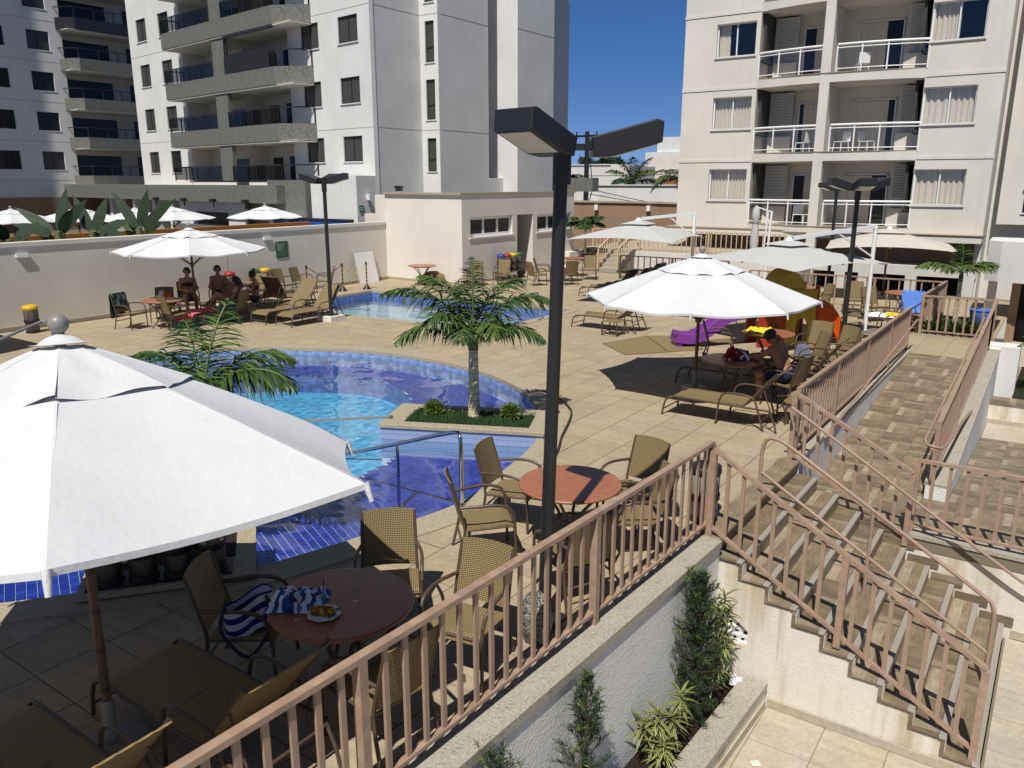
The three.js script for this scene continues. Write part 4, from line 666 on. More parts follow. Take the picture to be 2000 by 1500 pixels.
// ---------------------------------------------------------------- umbrellas
function roundUmbrella(label, pos, { Rr = 2.1, rim = 2.05, top = 2.58, turn = 0, lean = 0, poleMat = M.polewood, detail = 1, dent = null, group } = {}) {
  const u = thing('parasol', label, 'parasol', pos, turn, group);
  const ni = detail ? 14 : 6, nj = detail ? 10 : 4, r0 = Rr * 0.06;
  const ht = r => { const t = r / Rr; return top - (top - rim) * (0.93 * t + 0.07 * t * t) ; };
  // canopy: eight panels that sag between the ribs
  const pos2 = [], vent = [];
  const P = (k, a, t, rA, rB, dy, flare) => { // a across panel 0..1, t along radius 0..1
    const r = rA + (rB - rA) * t, a0 = (k + a) * Math.PI / 4, mid = Math.cos(Math.PI / 8) / Math.cos((a - 0.5) * Math.PI / 4);
    const sagEdge = 1 - 0.035 * 4 * a * (1 - a) * t * t, s = 4 * a * (1 - a), dn = dent && (k == dent[0] ? 1 - a : (k + 1) % 8 == dent[0] ? a : 0), rp = r * mid * sagEdge * (dn ? 1 - dent[1] * dn * (r / Rr) : 1);
    const wr = detail ? 0.012 * Math.sin(a * 9 + k * 2.1 + r * 3) * Math.sin(r * 4.3 + k) * t : 0;
    return [rp * Math.cos(a0) / 1, ht(r) - 0.055 * s * (r / Rr) + dy + wr + (flare ? flare * Math.sin(a * 6.3 + k * 1.7) * t * t * t : 0), rp * Math.sin(a0)];
  };
  const quads = (arr, rA, rB, dy, flare) => { for (let k = 0; k < 8; k++) for (let i = 0; i < ni; i++) for (let j = 0; j < nj; j++) { const a = P(k, i / ni, j / nj, rA, rB, dy, flare), b = P(k, (i + 1) / ni, j / nj, rA, rB, dy, flare), c = P(k, (i + 1) / ni, (j + 1) / nj, rA, rB, dy, flare), d = P(k, i / ni, (j + 1) / nj, rA, rB, dy, flare); arr.push(...a, ...b, ...c, ...a, ...c, ...d); } };
  quads(pos2, Rr * 0.3, Rr, 0, 0); quads(vent, r0, Rr * 0.38, 0.026, 0.012);
  const mk = p => { let g = new THREE.BufferGeometry(); g.setAttribute('position', new THREE.Float32BufferAttribute(p, 3)); g = mergeVertices(g, 1e-4); g = toCreasedNormals(g, R(14)); return boxUV(g); };
  const can = part(u, 'canopy', mk(pos2), M.canopy); part(can, 'vent_cap', mk(vent), M.canopy);
  const hem = []; for (let k = 0; k < 8; k++) for (let i = 0; i < ni; i++) { const a = P(k, i / ni, 1, 0, Rr, 0, 0), b = P(k, (i + 1) / ni, 1, 0, Rr, 0, 0); hem.push(...a, ...b, b[0], b[1] - 0.035, b[2], ...a, b[0], b[1] - 0.035, b[2], a[0], a[1] - 0.035, a[2]); }
  part(can, 'hem', mk(hem), M.canopy);
  for (let k = 0; k < 8; k++) { const a = k * Math.PI / 4, c = Math.cos(a), s = Math.sin(a); const q = P(k, 0, 1, 0, Rr, 0, 0), e = V(q[0], q[1] - 0.03, q[2]); part(u, 'rib', bar(V(0.05 * c, top - 0.06, 0.05 * s), e, 0.02, 0.025), poleMat); if (detail) part(u, 'rib_pocket', rod(e.clone().add(V(0, 0.035, 0)), e.clone().add(V(0.03 * c, -0.075, 0.03 * s)), 0.022, 8, 0.014), M.canopy);
    part(u, 'strut', bar(V(0.04 * c, rim - 0.42, 0.04 * s), V(q[0] * 0.5, ht(Rr * 0.5) - 0.06, q[2] * 0.5), 0.016), poleMat);
    if (detail) part(can, 'seam', bar(V(q[0] * 0.38, ht(Rr * 0.38) + 0.004, q[2] * 0.38), V(q[0] * 0.99, q[1] + 0.006, q[2] * 0.99), 0.018, 0.008), M.canopy); }
  part(u, 'pole', rod(V(0, 0.02, 0), V(0, top - 0.02, 0), 0.032, 14), poleMat); part(u, 'hub', cyl(0.06, 0.06, 0.09, 0, rim - 0.46, 0), poleMat);
  part(u, 'finial', merge([new THREE.SphereGeometry(0.064, 20, 14).translate(0, top + 0.12, 0).toNonIndexed(), cyl(0.03, 0.03, 0.08, 0, top, 0)]), M.greyplastic);
  part(u, 'finial_skirt', lathe([[0.03, top + 0.05], [0.09, top + 0.03], [0.15, top - 0.015], [0.19, top - 0.01]], 14), M.canopy);
  part(u, 'base', merge([cyl(0.27, 0.25, 0.06), cyl(0.05, 0.045, 0.3, 0, 0.06, 0)]), M.greyplastic);
  if (lean) u.rotation.set(lean[0], turn, lean[1], 'YXZ'); return u;
}
roundUmbrella('big white parasol closest to the camera, cut by the left edge', [-4.96, 0, -2.32], { Rr: 2.18, rim: 1.91, top: 2.82, turn: R(15), lean: [-0.109, 0.111], dent: [7, 0.17] });
roundUmbrella('round white parasol over the man at the round table on the right', [-5.46, 0, -13.92], { Rr: 2.08, rim: 1.76, top: 2.5, turn: R(18) });
roundUmbrella('round white parasol over the sunbathing group by the long wall', [-19.95, 0, -13.25], { Rr: 1.98, rim: 2.0, top: 2.54, turn: R(10) });
[[-41.8, -18.4, 'white parasol behind the wall, leftmost, cut by the picture edge'], [-41.7, -21.5, 'white parasol behind the wall, second from the left, over banana leaves'], [-38.5, -22.7, 'white parasol behind the wall, third from the left'], [-38.6, -24.8, 'white parasol behind the wall, fourth from the left, before the lobby window'], [-36.1, -28.7, 'white parasol behind the wall, rightmost, beside the granite pier']].forEach(([x, z, l], i) => roundUmbrella(l, [x, 0, z], { turn: R(20 + 13 * i), rim: 1.98, top: 2.52, Rr: i == 2 ? 1.7 : 2.1, detail: 0, group: 'parasols behind the wall' }));

function squareUmbrella(label, pos, { half = 1.75, rim = 2.15, top = 2.7, turn = 0, m = M.canopyGrey, mast, drop = 0, centre = true } = {}) {
  const u = thing('parasol', label, 'parasol', pos, turn);
  const A = [], B = [], n = 12; const hf = (x, z, h) => { const t = Math.max(Math.abs(x), Math.abs(z)) / h, d = Math.min(Math.abs(x), Math.abs(z)) / h; return top - (top - rim) * (0.82 * t + 0.18 * t * d * d) - 0.03 * Math.sin(t * 3.14); };
  const grid = (arr, h0, h1, dy) => { for (let i = 0; i < n; i++) for (let j = 0; j < n; j++) { const x0 = -h1 + 2 * h1 * i / n, x1 = -h1 + 2 * h1 * (i + 1) / n, z0 = -h1 + 2 * h1 * j / n, z1 = -h1 + 2 * h1 * (j + 1) / n; if (Math.max(Math.abs(x0 + x1), Math.abs(z0 + z1)) / 2 < h0) continue; const q = (x, z) => { const e = Math.max(Math.abs(x), Math.abs(z)) / half, f = Math.min(Math.abs(x), Math.abs(z)) / half, k = 1 - 0.04 * e * e * (1 - f * f) * (e > 0.9 ? 1 : 0); return [x * k, hf(x, z, half) + dy, z * k]; }; const a = q(x0, z0), b = q(x1, z0), c = q(x1, z1), d = q(x0, z1); arr.push(...a, ...c, ...b, ...a, ...d, ...c); } };
  grid(A, half * 0.15, half, 0); grid(B, 0, half * 0.26, 0.06);
  const mk = p => { let g = new THREE.BufferGeometry(); g.setAttribute('position', new THREE.Float32BufferAttribute(p, 3)); g = mergeVertices(g, 1e-4); g = toCreasedNormals(g, R(12)); return boxUV(g); };
  const c = part(u, 'canopy', mk(A), m); part(c, 'vent_cap', mk(B), m); part(c, 'top_cap', cyl(0.1, 0.05, 0.08, 0, top + 0.03, 0), M.whitemetal);
  for (const [x, z] of [[1, 1], [1, -1], [-1, 1], [-1, -1], [1, 0], [-1, 0], [0, 1], [0, -1]]) part(u, 'rib', bar(V(0, top - 0.05, 0), V(x * half * 0.96, hf(x * half, z * half, half) - 0.03, z * half * 0.96), 0.025), M.whitemetal);
  if (mast) { const [mx, mz, mh] = mast; part(u, 'mast', rod(V(mx, 0, mz), V(mx, mh, mz), 0.05, 14), M.whitemetal); part(u, 'arm', bar(V(mx, mh - 0.03, mz), V(mx * 0.05, top + 0.08, mz * 0.05), 0.06, 0.09), M.whitemetal); part(u, 'brace', bar(V(mx, mh - 0.8, mz), V(mx * 0.55, (mh + top) / 2, mz * 0.55), 0.035), M.whitemetal); part(u, 'base', merge([cb(1.0, 0.06, 0.12, mx, 0.03, mz), cb(0.12, 0.07, 1.0, mx, 0.035, mz)]), M.greyplastic); }
  else part(u, 'pole', rod(V(0, 0, 0), V(0, top, 0), 0.035, 12), M.polewood);
  return u;
}
squareUmbrella('grey square cantilever parasol in front of the far terrace steps', [-11.3, 0, -23.3], { half: 1.7, rim: 2.08, top: 2.6, turn: R(5), mast: [1.3, -1.6, 2.85] });
squareUmbrella('grey square cantilever parasol over the play slide, with white mast at its right', [-5.55, 0, -19.6], { half: 1.65, rim: 1.95, top: 2.42, turn: R(-24), mast: [0.34, -2.78, 2.75] });
squareUmbrella('beige square parasol on a brown pole farthest right near the glass doors', [-5.05, 0, -29.4], { half: 1.9, rim: 1.72, top: 2.25, turn: R(12), m: M.canopyBeige });
{ const u = thing('closed_parasol', 'folded grey parasol with white mast beside the cream balconies', 'parasol', [-9.9, 0, -30.4]);
  part(u, 'folded_canopy', lathe([[0.02, 2.95], [0.13, 2.8], [0.16, 2.5], [0.08, 2.35], [0.12, 2.2], [0.17, 1.6], [0.1, 1.0], [0.03, 0.95]], 9), M.canopyGrey); part(u, 'strap', lathe([[0.1, 2.33], [0.12, 2.3], [0.1, 2.27]], 12), M.greyplastic);
  part(u, 'mast', merge([rod(V(0.45, 0, -0.1), V(0.55, 2.75, -0.1), 0.045), rod(V(0.3, 0.6, -0.1), V(0.42, 2.7, -0.1), 0.03)]), M.whitemetal); part(u, 'arm', bar(V(0.55, 2.72, -0.1), V(0, 2.9, 0), 0.04), M.whitemetal); part(u, 'base', cb(0.7, 0.06, 0.7, 0.4, 0.03, 0), M.greyplastic); }

// ---------------------------------------------------------------- chairs, tables, loungers
function panel(w, h, curve, n, fn) { // woven panel: u across, v along, fn -> point
  const pos = [], uv = [], T2 = 0.012; const m = 6; const face = (sgn) => { for (let i = 0; i < n; i++) for (let j = 0; j < m; j++) { const q = (a, b) => fn(a / n, b / m, sgn * T2 / 2); const A = q(i, j), B = q(i + 1, j), C = q(i + 1, j + 1), D = q(i, j + 1), U = [i, i + 1].map(k => k / n * w), Vv = [j, j + 1].map(k => k / m * h); pos.push(...A, ...B, ...C, ...A, ...C, ...D); uv.push(U[0], Vv[0], U[1], Vv[0], U[1], Vv[1], U[0], Vv[0], U[1], Vv[1], U[0], Vv[1]); } }; face(1); face(-1);
  const edge = (a0, b0, a1, b1, k) => { for (let i = 0; i < k; i++) { const t0 = i / k, t1 = (i + 1) / k, p = (t, s) => fn(a0 + (a1 - a0) * t, b0 + (b1 - b0) * t, s * T2 / 2); const A = p(t0, 1), B = p(t1, 1), C = p(t1, -1), D = p(t0, -1); pos.push(...A, ...B, ...C, ...A, ...C, ...D); for (let z = 0; z < 6; z++) uv.push(0.01, 0.01 * z); } }; edge(0, 0, 1, 0, n); edge(0, 1, 1, 1, n); edge(0, 0, 0, 1, m); edge(1, 0, 1, 1, m);
  let g = new THREE.BufferGeometry(); g.setAttribute('position', new THREE.Float32BufferAttribute(pos, 3)); g.setAttribute('uv', new THREE.Float32BufferAttribute(uv, 2)); g.computeVertexNormals(); return toCreasedNormals(g, R(30));
}
function makeChair() { // faces -z
  const c = thing('armchair', 'tan woven armchair', 'armchair');
  part(c, 'seat', panel(0.5, 0.5, 0, 8, (a, b, t) => { const x = (a - 0.5) * 0.5, z = -0.27 + b * 0.52; const y = 0.435 - 0.05 * b - 0.018 * Math.sin(a * Math.PI) * Math.sin(b * 3) - (b < 0.12 ? (0.12 - b) * 0.4 : 0) + t; return [x, y, z]; }), M.rattan);
  part(c, 'backrest', panel(0.48, 0.5, 0, 8, (a, b, t) => { const x = (a - 0.5) * (0.46 + 0.02 * b), z = 0.255 + b * 0.13 - 0.03 * (1 - 4 * (a - 0.5) * (a - 0.5)) * -1 * 1 + t; return [x, 0.43 + b * 0.48 + 0.012 * Math.sin(a * Math.PI) * b, z]; }), M.rattan);
  for (const s of [-1, 1]) {
    part(c, 'leg', tube([[s * 0.275, 0, -0.27], [s * 0.27, 0.35, -0.26], [s * 0.275, 0.52, -0.25]], 0.0155, 8, 7), M.frame);
    part(c, 'armrest', tube([[s * 0.275, 0.52, -0.25], [s * 0.28, 0.62, -0.19], [s * 0.285, 0.655, -0.06], [s * 0.275, 0.65, 0.1], [s * 0.24, 0.63, 0.3]], 0.0165, 12, 7), M.frame);
    part(c, 'leg', tube([[s * 0.26, 0, 0.33], [s * 0.25, 0.3, 0.26], [s * 0.245, 0.43, 0.255], [s * 0.24, 0.66, 0.315], [s * 0.235, 0.9, 0.385]], 0.0155, 12, 7), M.frame);
    part(c, 'side_rail', rod(V(s * 0.262, 0.41, -0.26), V(s * 0.248, 0.38, 0.26), 0.012, 6), M.frame);
  }
  for (const [x, y, z] of [[0.26, 0.42, -0.262], [0.25, 0.22, 0.275]]) part(c, 'stretcher', rod(V(-x, y, z), V(x, y, z), 0.012, 6), M.frame);
  return c;
}
const chair0 = makeChair(); let chairUsed = false;
function chair(x, z, phi, label, group) { if (!chairUsed) { chairUsed = true; chair0.position.set(x, 0.002, z); chair0.rotation.y = look(phi); chair0.userData.label = label; chair0.userData.group = group; return chair0; } return dup(chair0, [x, 0.002, z], look(phi), label, group); }
function makeTable(r = 0.54, m = M.tabletop) {
  const t = thing('round_table', 'round terracotta table', 'table');
  part(t, 'tabletop', lathe([[0, 0.715], [r - 0.03, 0.715], [r - 0.006, 0.722], [r, 0.735], [r - 0.006, 0.748], [r - 0.02, 0.75], [0, 0.75]], 48), m);
  for (let k = 0; k < 4; k++) { const a = k * Math.PI / 2 + 0.6, c = Math.cos(a), s = Math.sin(a), q = (rad, y) => V(rad * c, y, rad * s); part(t, 'leg', tube([q(r * 0.78, 0.71), q(r * 0.62, 0.66), q(0.13, 0.42), q(0.12, 0.3), q(r * 0.45, 0.1), q(r * 0.66, 0.0)], 0.017, 22, 7), M.frame); }
  part(t, 'ring', new THREE.TorusGeometry(0.125, 0.012, 6, 24).rotateX(Math.PI / 2).translate(0, 0.35, 0).toNonIndexed(), M.frame); part(t, 'under_frame', new THREE.TorusGeometry(r * 0.78, 0.012, 6, 32).rotateX(Math.PI / 2).translate(0, 0.703, 0).toNonIndexed(), M.frame);
  return t;
}
const table0 = makeTable(); let tableUsed = false;
function table(x, z, turn, label, group) { if (!tableUsed) { tableUsed = true; table0.position.set(x, 0.002, z); table0.rotation.y = turn; table0.userData.label = label; table0.userData.group = group; return table0; } return dup(table0, [x, 0.002, z], turn, label, group); }
function makeLounger(backDeg) { // foot towards -z, head towards +z; origin under the hinge
  const l = thing('sun_lounger', 'tan woven sun lounger', 'sun lounger'); const b = R(backDeg), cb_ = Math.cos(b), sb = Math.sin(b), W = 0.62, H = 0.34;
  part(l, 'seat', panel(W, 1.35, 0, 6, (a, v, t) => { const x = (a - 0.5) * W, q = v * 1.35; let z, y; if (q < 0.16) { const th = (1 - q / 0.16) * 1.35; z = -1.2 - 0.1 * Math.sin(th); y = H - 0.1 * (1 - Math.cos(th)); } else { z = -1.2 + (q - 0.16); y = H - 0.02 * Math.sin(a * Math.PI); } return [x, y + t, z]; }), M.rattan);
  part(l, 'backrest', panel(W, 0.8, 0, 6, (a, v, t) => { const x = (a - 0.5) * W, q = v * 0.8, bend = v > 0.82 ? (v - 0.82) * 0.45 : 0; return [x, H + q * sb - bend * 0.14 + t * cb_, q * cb_ + bend * 0.35 - t * sb]; }), M.rattan);
  for (const s of [-1, 1]) {
    const x = s * (W / 2 + 0.012);
    part(l, 'side_rail', tube([[x, 0.0, -1.36], [x, 0.18, -1.33], [x, 0.31, -1.27], [x, H, -1.15], [x, H, -0.5], [x, H, 0.45]], 0.0165, 22, 7), M.frame);
    part(l, 'back_rail', rod(V(x, H, 0), V(x, H + 0.8 * sb, 0.8 * cb_), 0.015, 7), M.frame);
    part(l, 'armrest', tube([[x * 1.03, 0.0, -0.42], [x * 1.05, 0.35, -0.38], [x * 1.07, 0.5, -0.33], [x * 1.08, 0.55, -0.2], [x * 1.07, 0.55, 0.02], [x * 1.05, 0.5, 0.18], [x * 1.03, 0.3, 0.26], [x * 1.03, 0.0, 0.36]], 0.0165, 26, 7), M.frame);
    part(l, 'leg', tube([[x, H, 0.42], [x, 0.15, 0.52], [x, 0, 0.56]], 0.015, 8, 7), M.frame); part(l, 'back_strut', rod(V(x * 0.9, 0.3, 0.45), V(x * 0.9, H + 0.45 * sb, 0.45 * cb_ + 0.01), 0.011, 6), M.frame);
  }
  for (const [y, z] of [[0.1, -1.34], [H - 0.02, -0.5], [0.3, 0.45], [0.15, 0.3]]) part(l, 'cross_bar', rod(V(-W / 2, y, z), V(W / 2, y, z), 0.011, 6), M.frame);
  return l;
}
const lounge = {}; function lounger(x, z, phi, back, label, group) { if (!lounge[back]) { const l = lounge[back] = makeLounger(back); l.position.set(x, 0.002, z); l.rotation.y = look(phi); l.userData.label = label; if (group) l.userData.group = group; return l; } return dup(lounge[back], [x, 0.002, z], look(phi), label, group); }
const stool0 = (() => { const t = thing('side_table', 'small square woven side table', 'side table'); part(t, 'top', panel(0.45, 0.45, 0, 4, (a, b, q) => [(a - 0.5) * 0.45, 0.36 + q, (b - 0.5) * 0.45]), M.rattan); for (const [x, z] of [[1, 1], [1, -1], [-1, 1], [-1, -1]]) part(t, 'leg', cb(0.028, 0.36, 0.028, x * 0.21, 0.18, z * 0.21), M.frame); part(t, 'low_frame', merge([cb(0.42, 0.02, 0.02, 0, 0.08, 0.21), cb(0.42, 0.02, 0.02, 0, 0.08, -0.21), cb(0.02, 0.02, 0.42, 0.21, 0.08, 0), cb(0.02, 0.02, 0.42, -0.21, 0.08, 0)]), M.frame); return t; })(); let stoolUsed = false;
function stool(x, z, phi, label, s = 1) { let o; if (!stoolUsed) { stoolUsed = true; o = stool0; o.position.set(x, 0.002, z); o.rotation.y = look(phi); o.userData.label = label; } else o = dup(stool0, [x, 0.002, z], look(phi), label); o.userData.group = 'woven side tables'; o.scale.setScalar(s); return o; }

const cg = 'woven armchairs around the tables', tg = 'round terracotta tables', lg = 'woven sun loungers';
// nearest table
table(-4.13, -3.72, 0.3, 'round terracotta table with food and a towel, nearest the camera', tg);
chair(-4.95, -3.5, 92, 'armchair with a striped bag, left of the nearest table', cg);
chair(-4.5, -4.62, 172, 'shaded armchair behind the nearest table, facing the camera', cg);
chair(-3.56, -4.5, 205, 'half-sunlit armchair right of the nearest table, by the railing', cg);
chair(-3.56, -3.5, -48, 'armchair seen from behind through the railing at the nearest table', cg);
// table by the lamp post
table(-3.97, -6.8, 0.8, 'round terracotta table crossed by the shadow of the lamp post', tg);
chair(-4.62, -6.2, 80, 'sunlit armchair left of the lamp post table, nearer one', cg);
chair(-4.85, -7.05, 112, 'sunlit armchair left of the lamp post table, farther one', cg);
chair(-3.46, -6.0, -28, 'armchair behind railing bars in front of the lamp post table', cg);
chair(-3.4, -7.15, 262, 'armchair right of the lamp post table, nearer the stairs', cg);
chair(-3.75, -7.8, 225, 'armchair behind the lamp post table, beside the dark bin', cg);
// loungers under the big parasol
lounger(-4.08, -2.76, 305, 50, 'shaded sun lounger under the big parasol, beside the nearest railing', lg);
lounger(-4.22, -1.74, 305, 50, 'half-sunlit sun lounger at the bottom left corner', lg);
// sunbathing group by the wall
table(-19.75, -12.15, 0.2, 'round terracotta table left of the sunbathers by the wall', tg);
chair(-20.35, -11.55, 110, 'armchair with a dark patterned towel over its back', cg);
chair(-19.3, -12.2, 40, 'armchair with its back to us beside the pink towel', cg);
chair(-20.7, -12.7, 170, 'armchair with an orange and silver bag by the wall', cg);
chair(-18.95, -13.75, 285, 'armchair facing left between the pink towel and the sunbathers', cg);
chair(-21.35, -13.95, 150, 'shaded armchair holding the seated woman by the parasol pole', cg);
chair(-20.95, -14.75, 165, 'shaded armchair holding the bare-chested man', cg);
table(-21.0, -15.6, 0.5, 'shaded round table behind the sunbathers by the wall', tg);
chair(-21.4, -16.35, 200, 'dark shaded armchair behind the shaded round table', cg);
lounger(-19.45, -13.85, 215, 60, 'sun lounger under the parasol, draped with a pink towel', lg);
lounger(-18.12, -15.25, 215, 50, 'sunlit sun lounger left of the lamp post, farther one', lg);
lounger(-17.25, -15.4, 215, 50, 'sunlit sun lounger right next to the lamp post base', lg);
lounger(-19.9, -16.1, 225, 60, 'shaded sun lounger behind the woman with the hair bun', lg);
lounger(-18.9, -16.0, 215, 50, 'sun lounger half hidden behind the two sunlit ones', lg);
stool(-17.95, -16.0, 20, 'small woven side table between the loungers by the lamp post');
chair(-21.9, -18.0, 120, 'empty armchair against the long wall, left of three', cg);
chair(-21.85, -18.75, 110, 'empty armchair against the long wall, middle of three', cg);
chair(-21.6, -19.5, 255, 'empty armchair against the long wall, right of three, by the rope post', cg);
// by the changing block
{ const t = table(-20.05, -23.0, 0.35, 'tall-legged round table alone before the bright block wall', tg); }
chair(-18.25, -23.95, 185, 'armchair at the corner of the changing block', cg);
chair(-17.6, -24.75, 195, 'armchair in front of the recycling bins', cg);
stool(-18.1, -23.15, 10, 'small woven side table before the changing block corner');
table(-16.2, -27.2, 0.1, 'round table before the far planter, with four chairs', tg);
table(-16.9, -28.9, 0.6, 'farthest round table, half hidden behind the other', tg);
chair(-16.45, -25.4, 60, 'armchair left of the far tables, nearest the pool', cg);
chair(-16.9, -26.6, 95, 'armchair left of the far tables, farther back', cg);
chair(-15.6, -26.3, -20, 'armchair seen from behind at the far table', cg);
chair(-15.75, -28.2, 190, 'armchair behind the far table facing us', cg);
lounger(-12.3, -24.05, 305, 50, 'sun lounger with a dark towel in front of the dark railing, leftmost', lg);
lounger(-12.2, -25.0, 305, 50, 'sun lounger with a grey towel in front of the dark railing, middle', lg);
lounger(-12.1, -26.0, 305, 60, 'sun lounger with a black towel in front of the dark railing, rightmost', lg);
lounger(-9.45, -18.75, 305, 40, 'lone sun lounger in full sun by the shallow pool', lg);
stool(-9.35, -18.05, 35, 'small woven side table beside the lone lounger');
// right-hand group
table(-4.66, -13.6, 0.4, 'round table with a red bag, in front of the bare-backed man', tg);
table(-4.95, -16.55, 0.1, 'round table with a yellow towel behind the man', tg);
chair(-3.8, -13.85, 318, 'armchair carrying the bare-backed man', cg);
chair(-6.05, -16.75, 100, 'armchair in front of the purple slide', cg);
chair(-4.05, -16.1, 268, 'armchair right of the yellow towel table, nearer one', cg);
chair(-4.2, -17.25, 225, 'armchair behind the yellow towel table', cg);
chair(-3.7, -17.0, 250, 'armchair by the ramp railing, behind the lamp post', cg);
chair(-3.5, -16.35, 290, 'armchair against the ramp railing', cg);
lounger(-3.93, -12.4, 305, 50, 'sun lounger in front of the parasol pole, nearest the stairs', lg);
lounger(-4.62, -14.55, 305, 40, 'shaded sun lounger under the right-hand parasol', lg);
lounger(-3.7, -15.4, 305, 50, 'tilted sun lounger behind the bare-backed man', lg);
stool(-3.35, -12.95, 0, 'small woven side table by the ramp railing post');
// far right
table(-6.6, -24.6, 0.1, 'round table in shade left of the white parasol mast', tg);
chair(-5.9, -24.2, 265, 'armchair right of the shaded round table near the slide', cg);
chair(-5.1, -25.2, 200, 'shaded armchair near the glass doors', cg);
lounger(-3.5, -22.75, 305, 40, 'sun lounger with white and yellow towels at the ramp head', lg);
chair(-4.3, -24.1, 170, 'armchair behind the lounger with towels', cg);
table(-3.7, -25.0, 0.4, 'shaded round table near the blue towel', tg);
chair(-3.25, -23.6, 200, 'armchair draped with a blue towel', cg);
lounger(-7.9, -21.9, 305, 40, 'sun lounger partly hidden behind the right-hand parasol', lg);

// ---------------------------------------------------------------- lamp posts
function lampPost(label, pos, h, heads, { lean = [0, 0], r = 0.055, block = 0, arm = 0.05 } = {}) {
  const t = thing('lamp_post', label, 'lamp post', pos, 0, 'black floodlight posts');
  const top = V(lean[0], h, lean[1]);
  const sq = (a, b, w0, w1) => { const g = new THREE.CylinderGeometry(w1 * 0.7071, w0 * 0.7071, 1, 4, 1).rotateY(Math.PI / 4); g.scale(1, a.distanceTo(b), 1); g.applyQuaternion(new THREE.Quaternion().setFromUnitVectors(V(0, 1, 0), b.clone().sub(a).normalize())); g.translate((a.x + b.x) / 2, (a.y + b.y) / 2, (a.z + b.z) / 2); return boxUV(g.toNonIndexed()); };
  if (block) part(t, 'concrete_block', rb(0.55, 0.16, 0.55, 0, 0.08, 0, 0.01), M.box);
  part(t, 'base_plate', merge([cb(0.32, 0.02, 0.32, 0, block ? 0.17 : 0.012, 0), cyl(0.1, 0.06, 0.22, 0, block ? 0.16 : 0, 0, 4)]), M.lampblack);
  part(t, 'pole', rod(V(0, 0, 0), top, r, 20, r * 0.92), M.lampblack);
  part(t, 'clamp', rod(top.clone().add(V(0, -0.32, 0)), top.clone().add(V(0, 0.05, 0)), r * 1.25, 16), M.lampblack);
  heads.forEach(([phi, tilt, reach]) => {
    const f = sub(t, 'floodlight'); f.position.copy(top); f.rotation.order = 'YXZ'; f.rotation.y = look(phi); // reaches along -z
    part(f, 'arm', bar(V(0, -0.04, 0), V(0, -0.04, -reach - 0.08), 0.05, 0.05), M.lampblack);
    const tl = R(tilt), G = g => g.rotateX(tl).translate(0, -0.03, -reach);
    const sh = polyShape([[0, -0.075], [0.12, -0.105], [0.5, -0.105], [0.54, 0.02], [0.5, 0.045], [0.02, 0.045]]); const hsg = new THREE.ExtrudeGeometry(sh, { depth: 0.36, bevelEnabled: true, bevelThickness: 0.012, bevelSize: 0.012, bevelSegments: 1 }).translate(0, 0, -0.18).rotateY(Math.PI / 2);
    part(f, 'housing', G(boxUV(hsg)), M.lampblack); part(f, 'lens', G(cb(0.31, 0.006, 0.33, 0, -0.121, -0.31)), M.lens); part(f, 'hinge', rod(V(-0.1, -0.03, -reach + 0.02), V(0.1, -0.03, -reach + 0.02), 0.03, 10), M.lampblack);
  });
  return t;
}
mat('lens', [0.62, 0.58, 0.45], { roughness: 0.15 });
lampPost('tall black twin-headed lamp post in the foreground centre', [-3.42, 0, -5.44], 4.1, [[224, 23, 0.05], [92, 15, 0.22]], { lean: [0.085, -0.058], r: 0.058 });
lampPost('black three-headed lamp post on a white block by the shallow pool', [-16.9, 0, -15.45], 3.86, [[285, 18, 0.12], [20, 16, 0.1], [95, 18, 0.12]], { block: 1, r: 0.055 });
lampPost('black three-headed lamp post behind the ramp railing', [-4.05, 0, -19.3], 3.72, [[275, 18, 0.12], [185, 16, 0.1], [75, 18, 0.15]], { r: 0.055 });
lampPost('far black lamp post partly hidden behind the ramp lamp post', [-7.3, 0, -31.3], 3.6, [[265, 18, 0.12], [80, 14, 0.12]], { r: 0.06 });
// ---------------------------------------------------------------- plants
function ribbonLeaf(pos, base, dir, len, w, droop, side, fold = 0.3, seg = 3) { // a bent blade as a strip of triangles
  let p = base.clone(), d = dir.clone().normalize(); const st = len / seg, L = [];
  for (let i = 0; i <= seg; i++) { const t = i / seg, ww = w * (i == 0 ? 0.55 : Math.sin(Math.PI * Math.min(1, 0.25 + t * 0.75)) ); L.push([p.clone(), ww, side.clone()]); d.y -= droop / seg; d.normalize(); p.addScaledVector(d, st); }
  for (let i = 0; i < seg; i++) { const [a, wa, s] = L[i], [b, wb] = L[i + 1]; const a0 = a.clone().addScaledVector(s, -wa), a1 = a.clone().addScaledVector(s, wa), b0 = b.clone().addScaledVector(s, -wb), b1 = b.clone().addScaledVector(s, wb); for (const v of [a0, a1, b1, a0, b1, b0]) pos.push(v.x, v.y, v.z); }
}
const geoOf = pos => { const g = new THREE.BufferGeometry(); g.setAttribute('position', new THREE.Float32BufferAttribute(pos, 3)); g.computeVertexNormals(); return boxUV(g); };
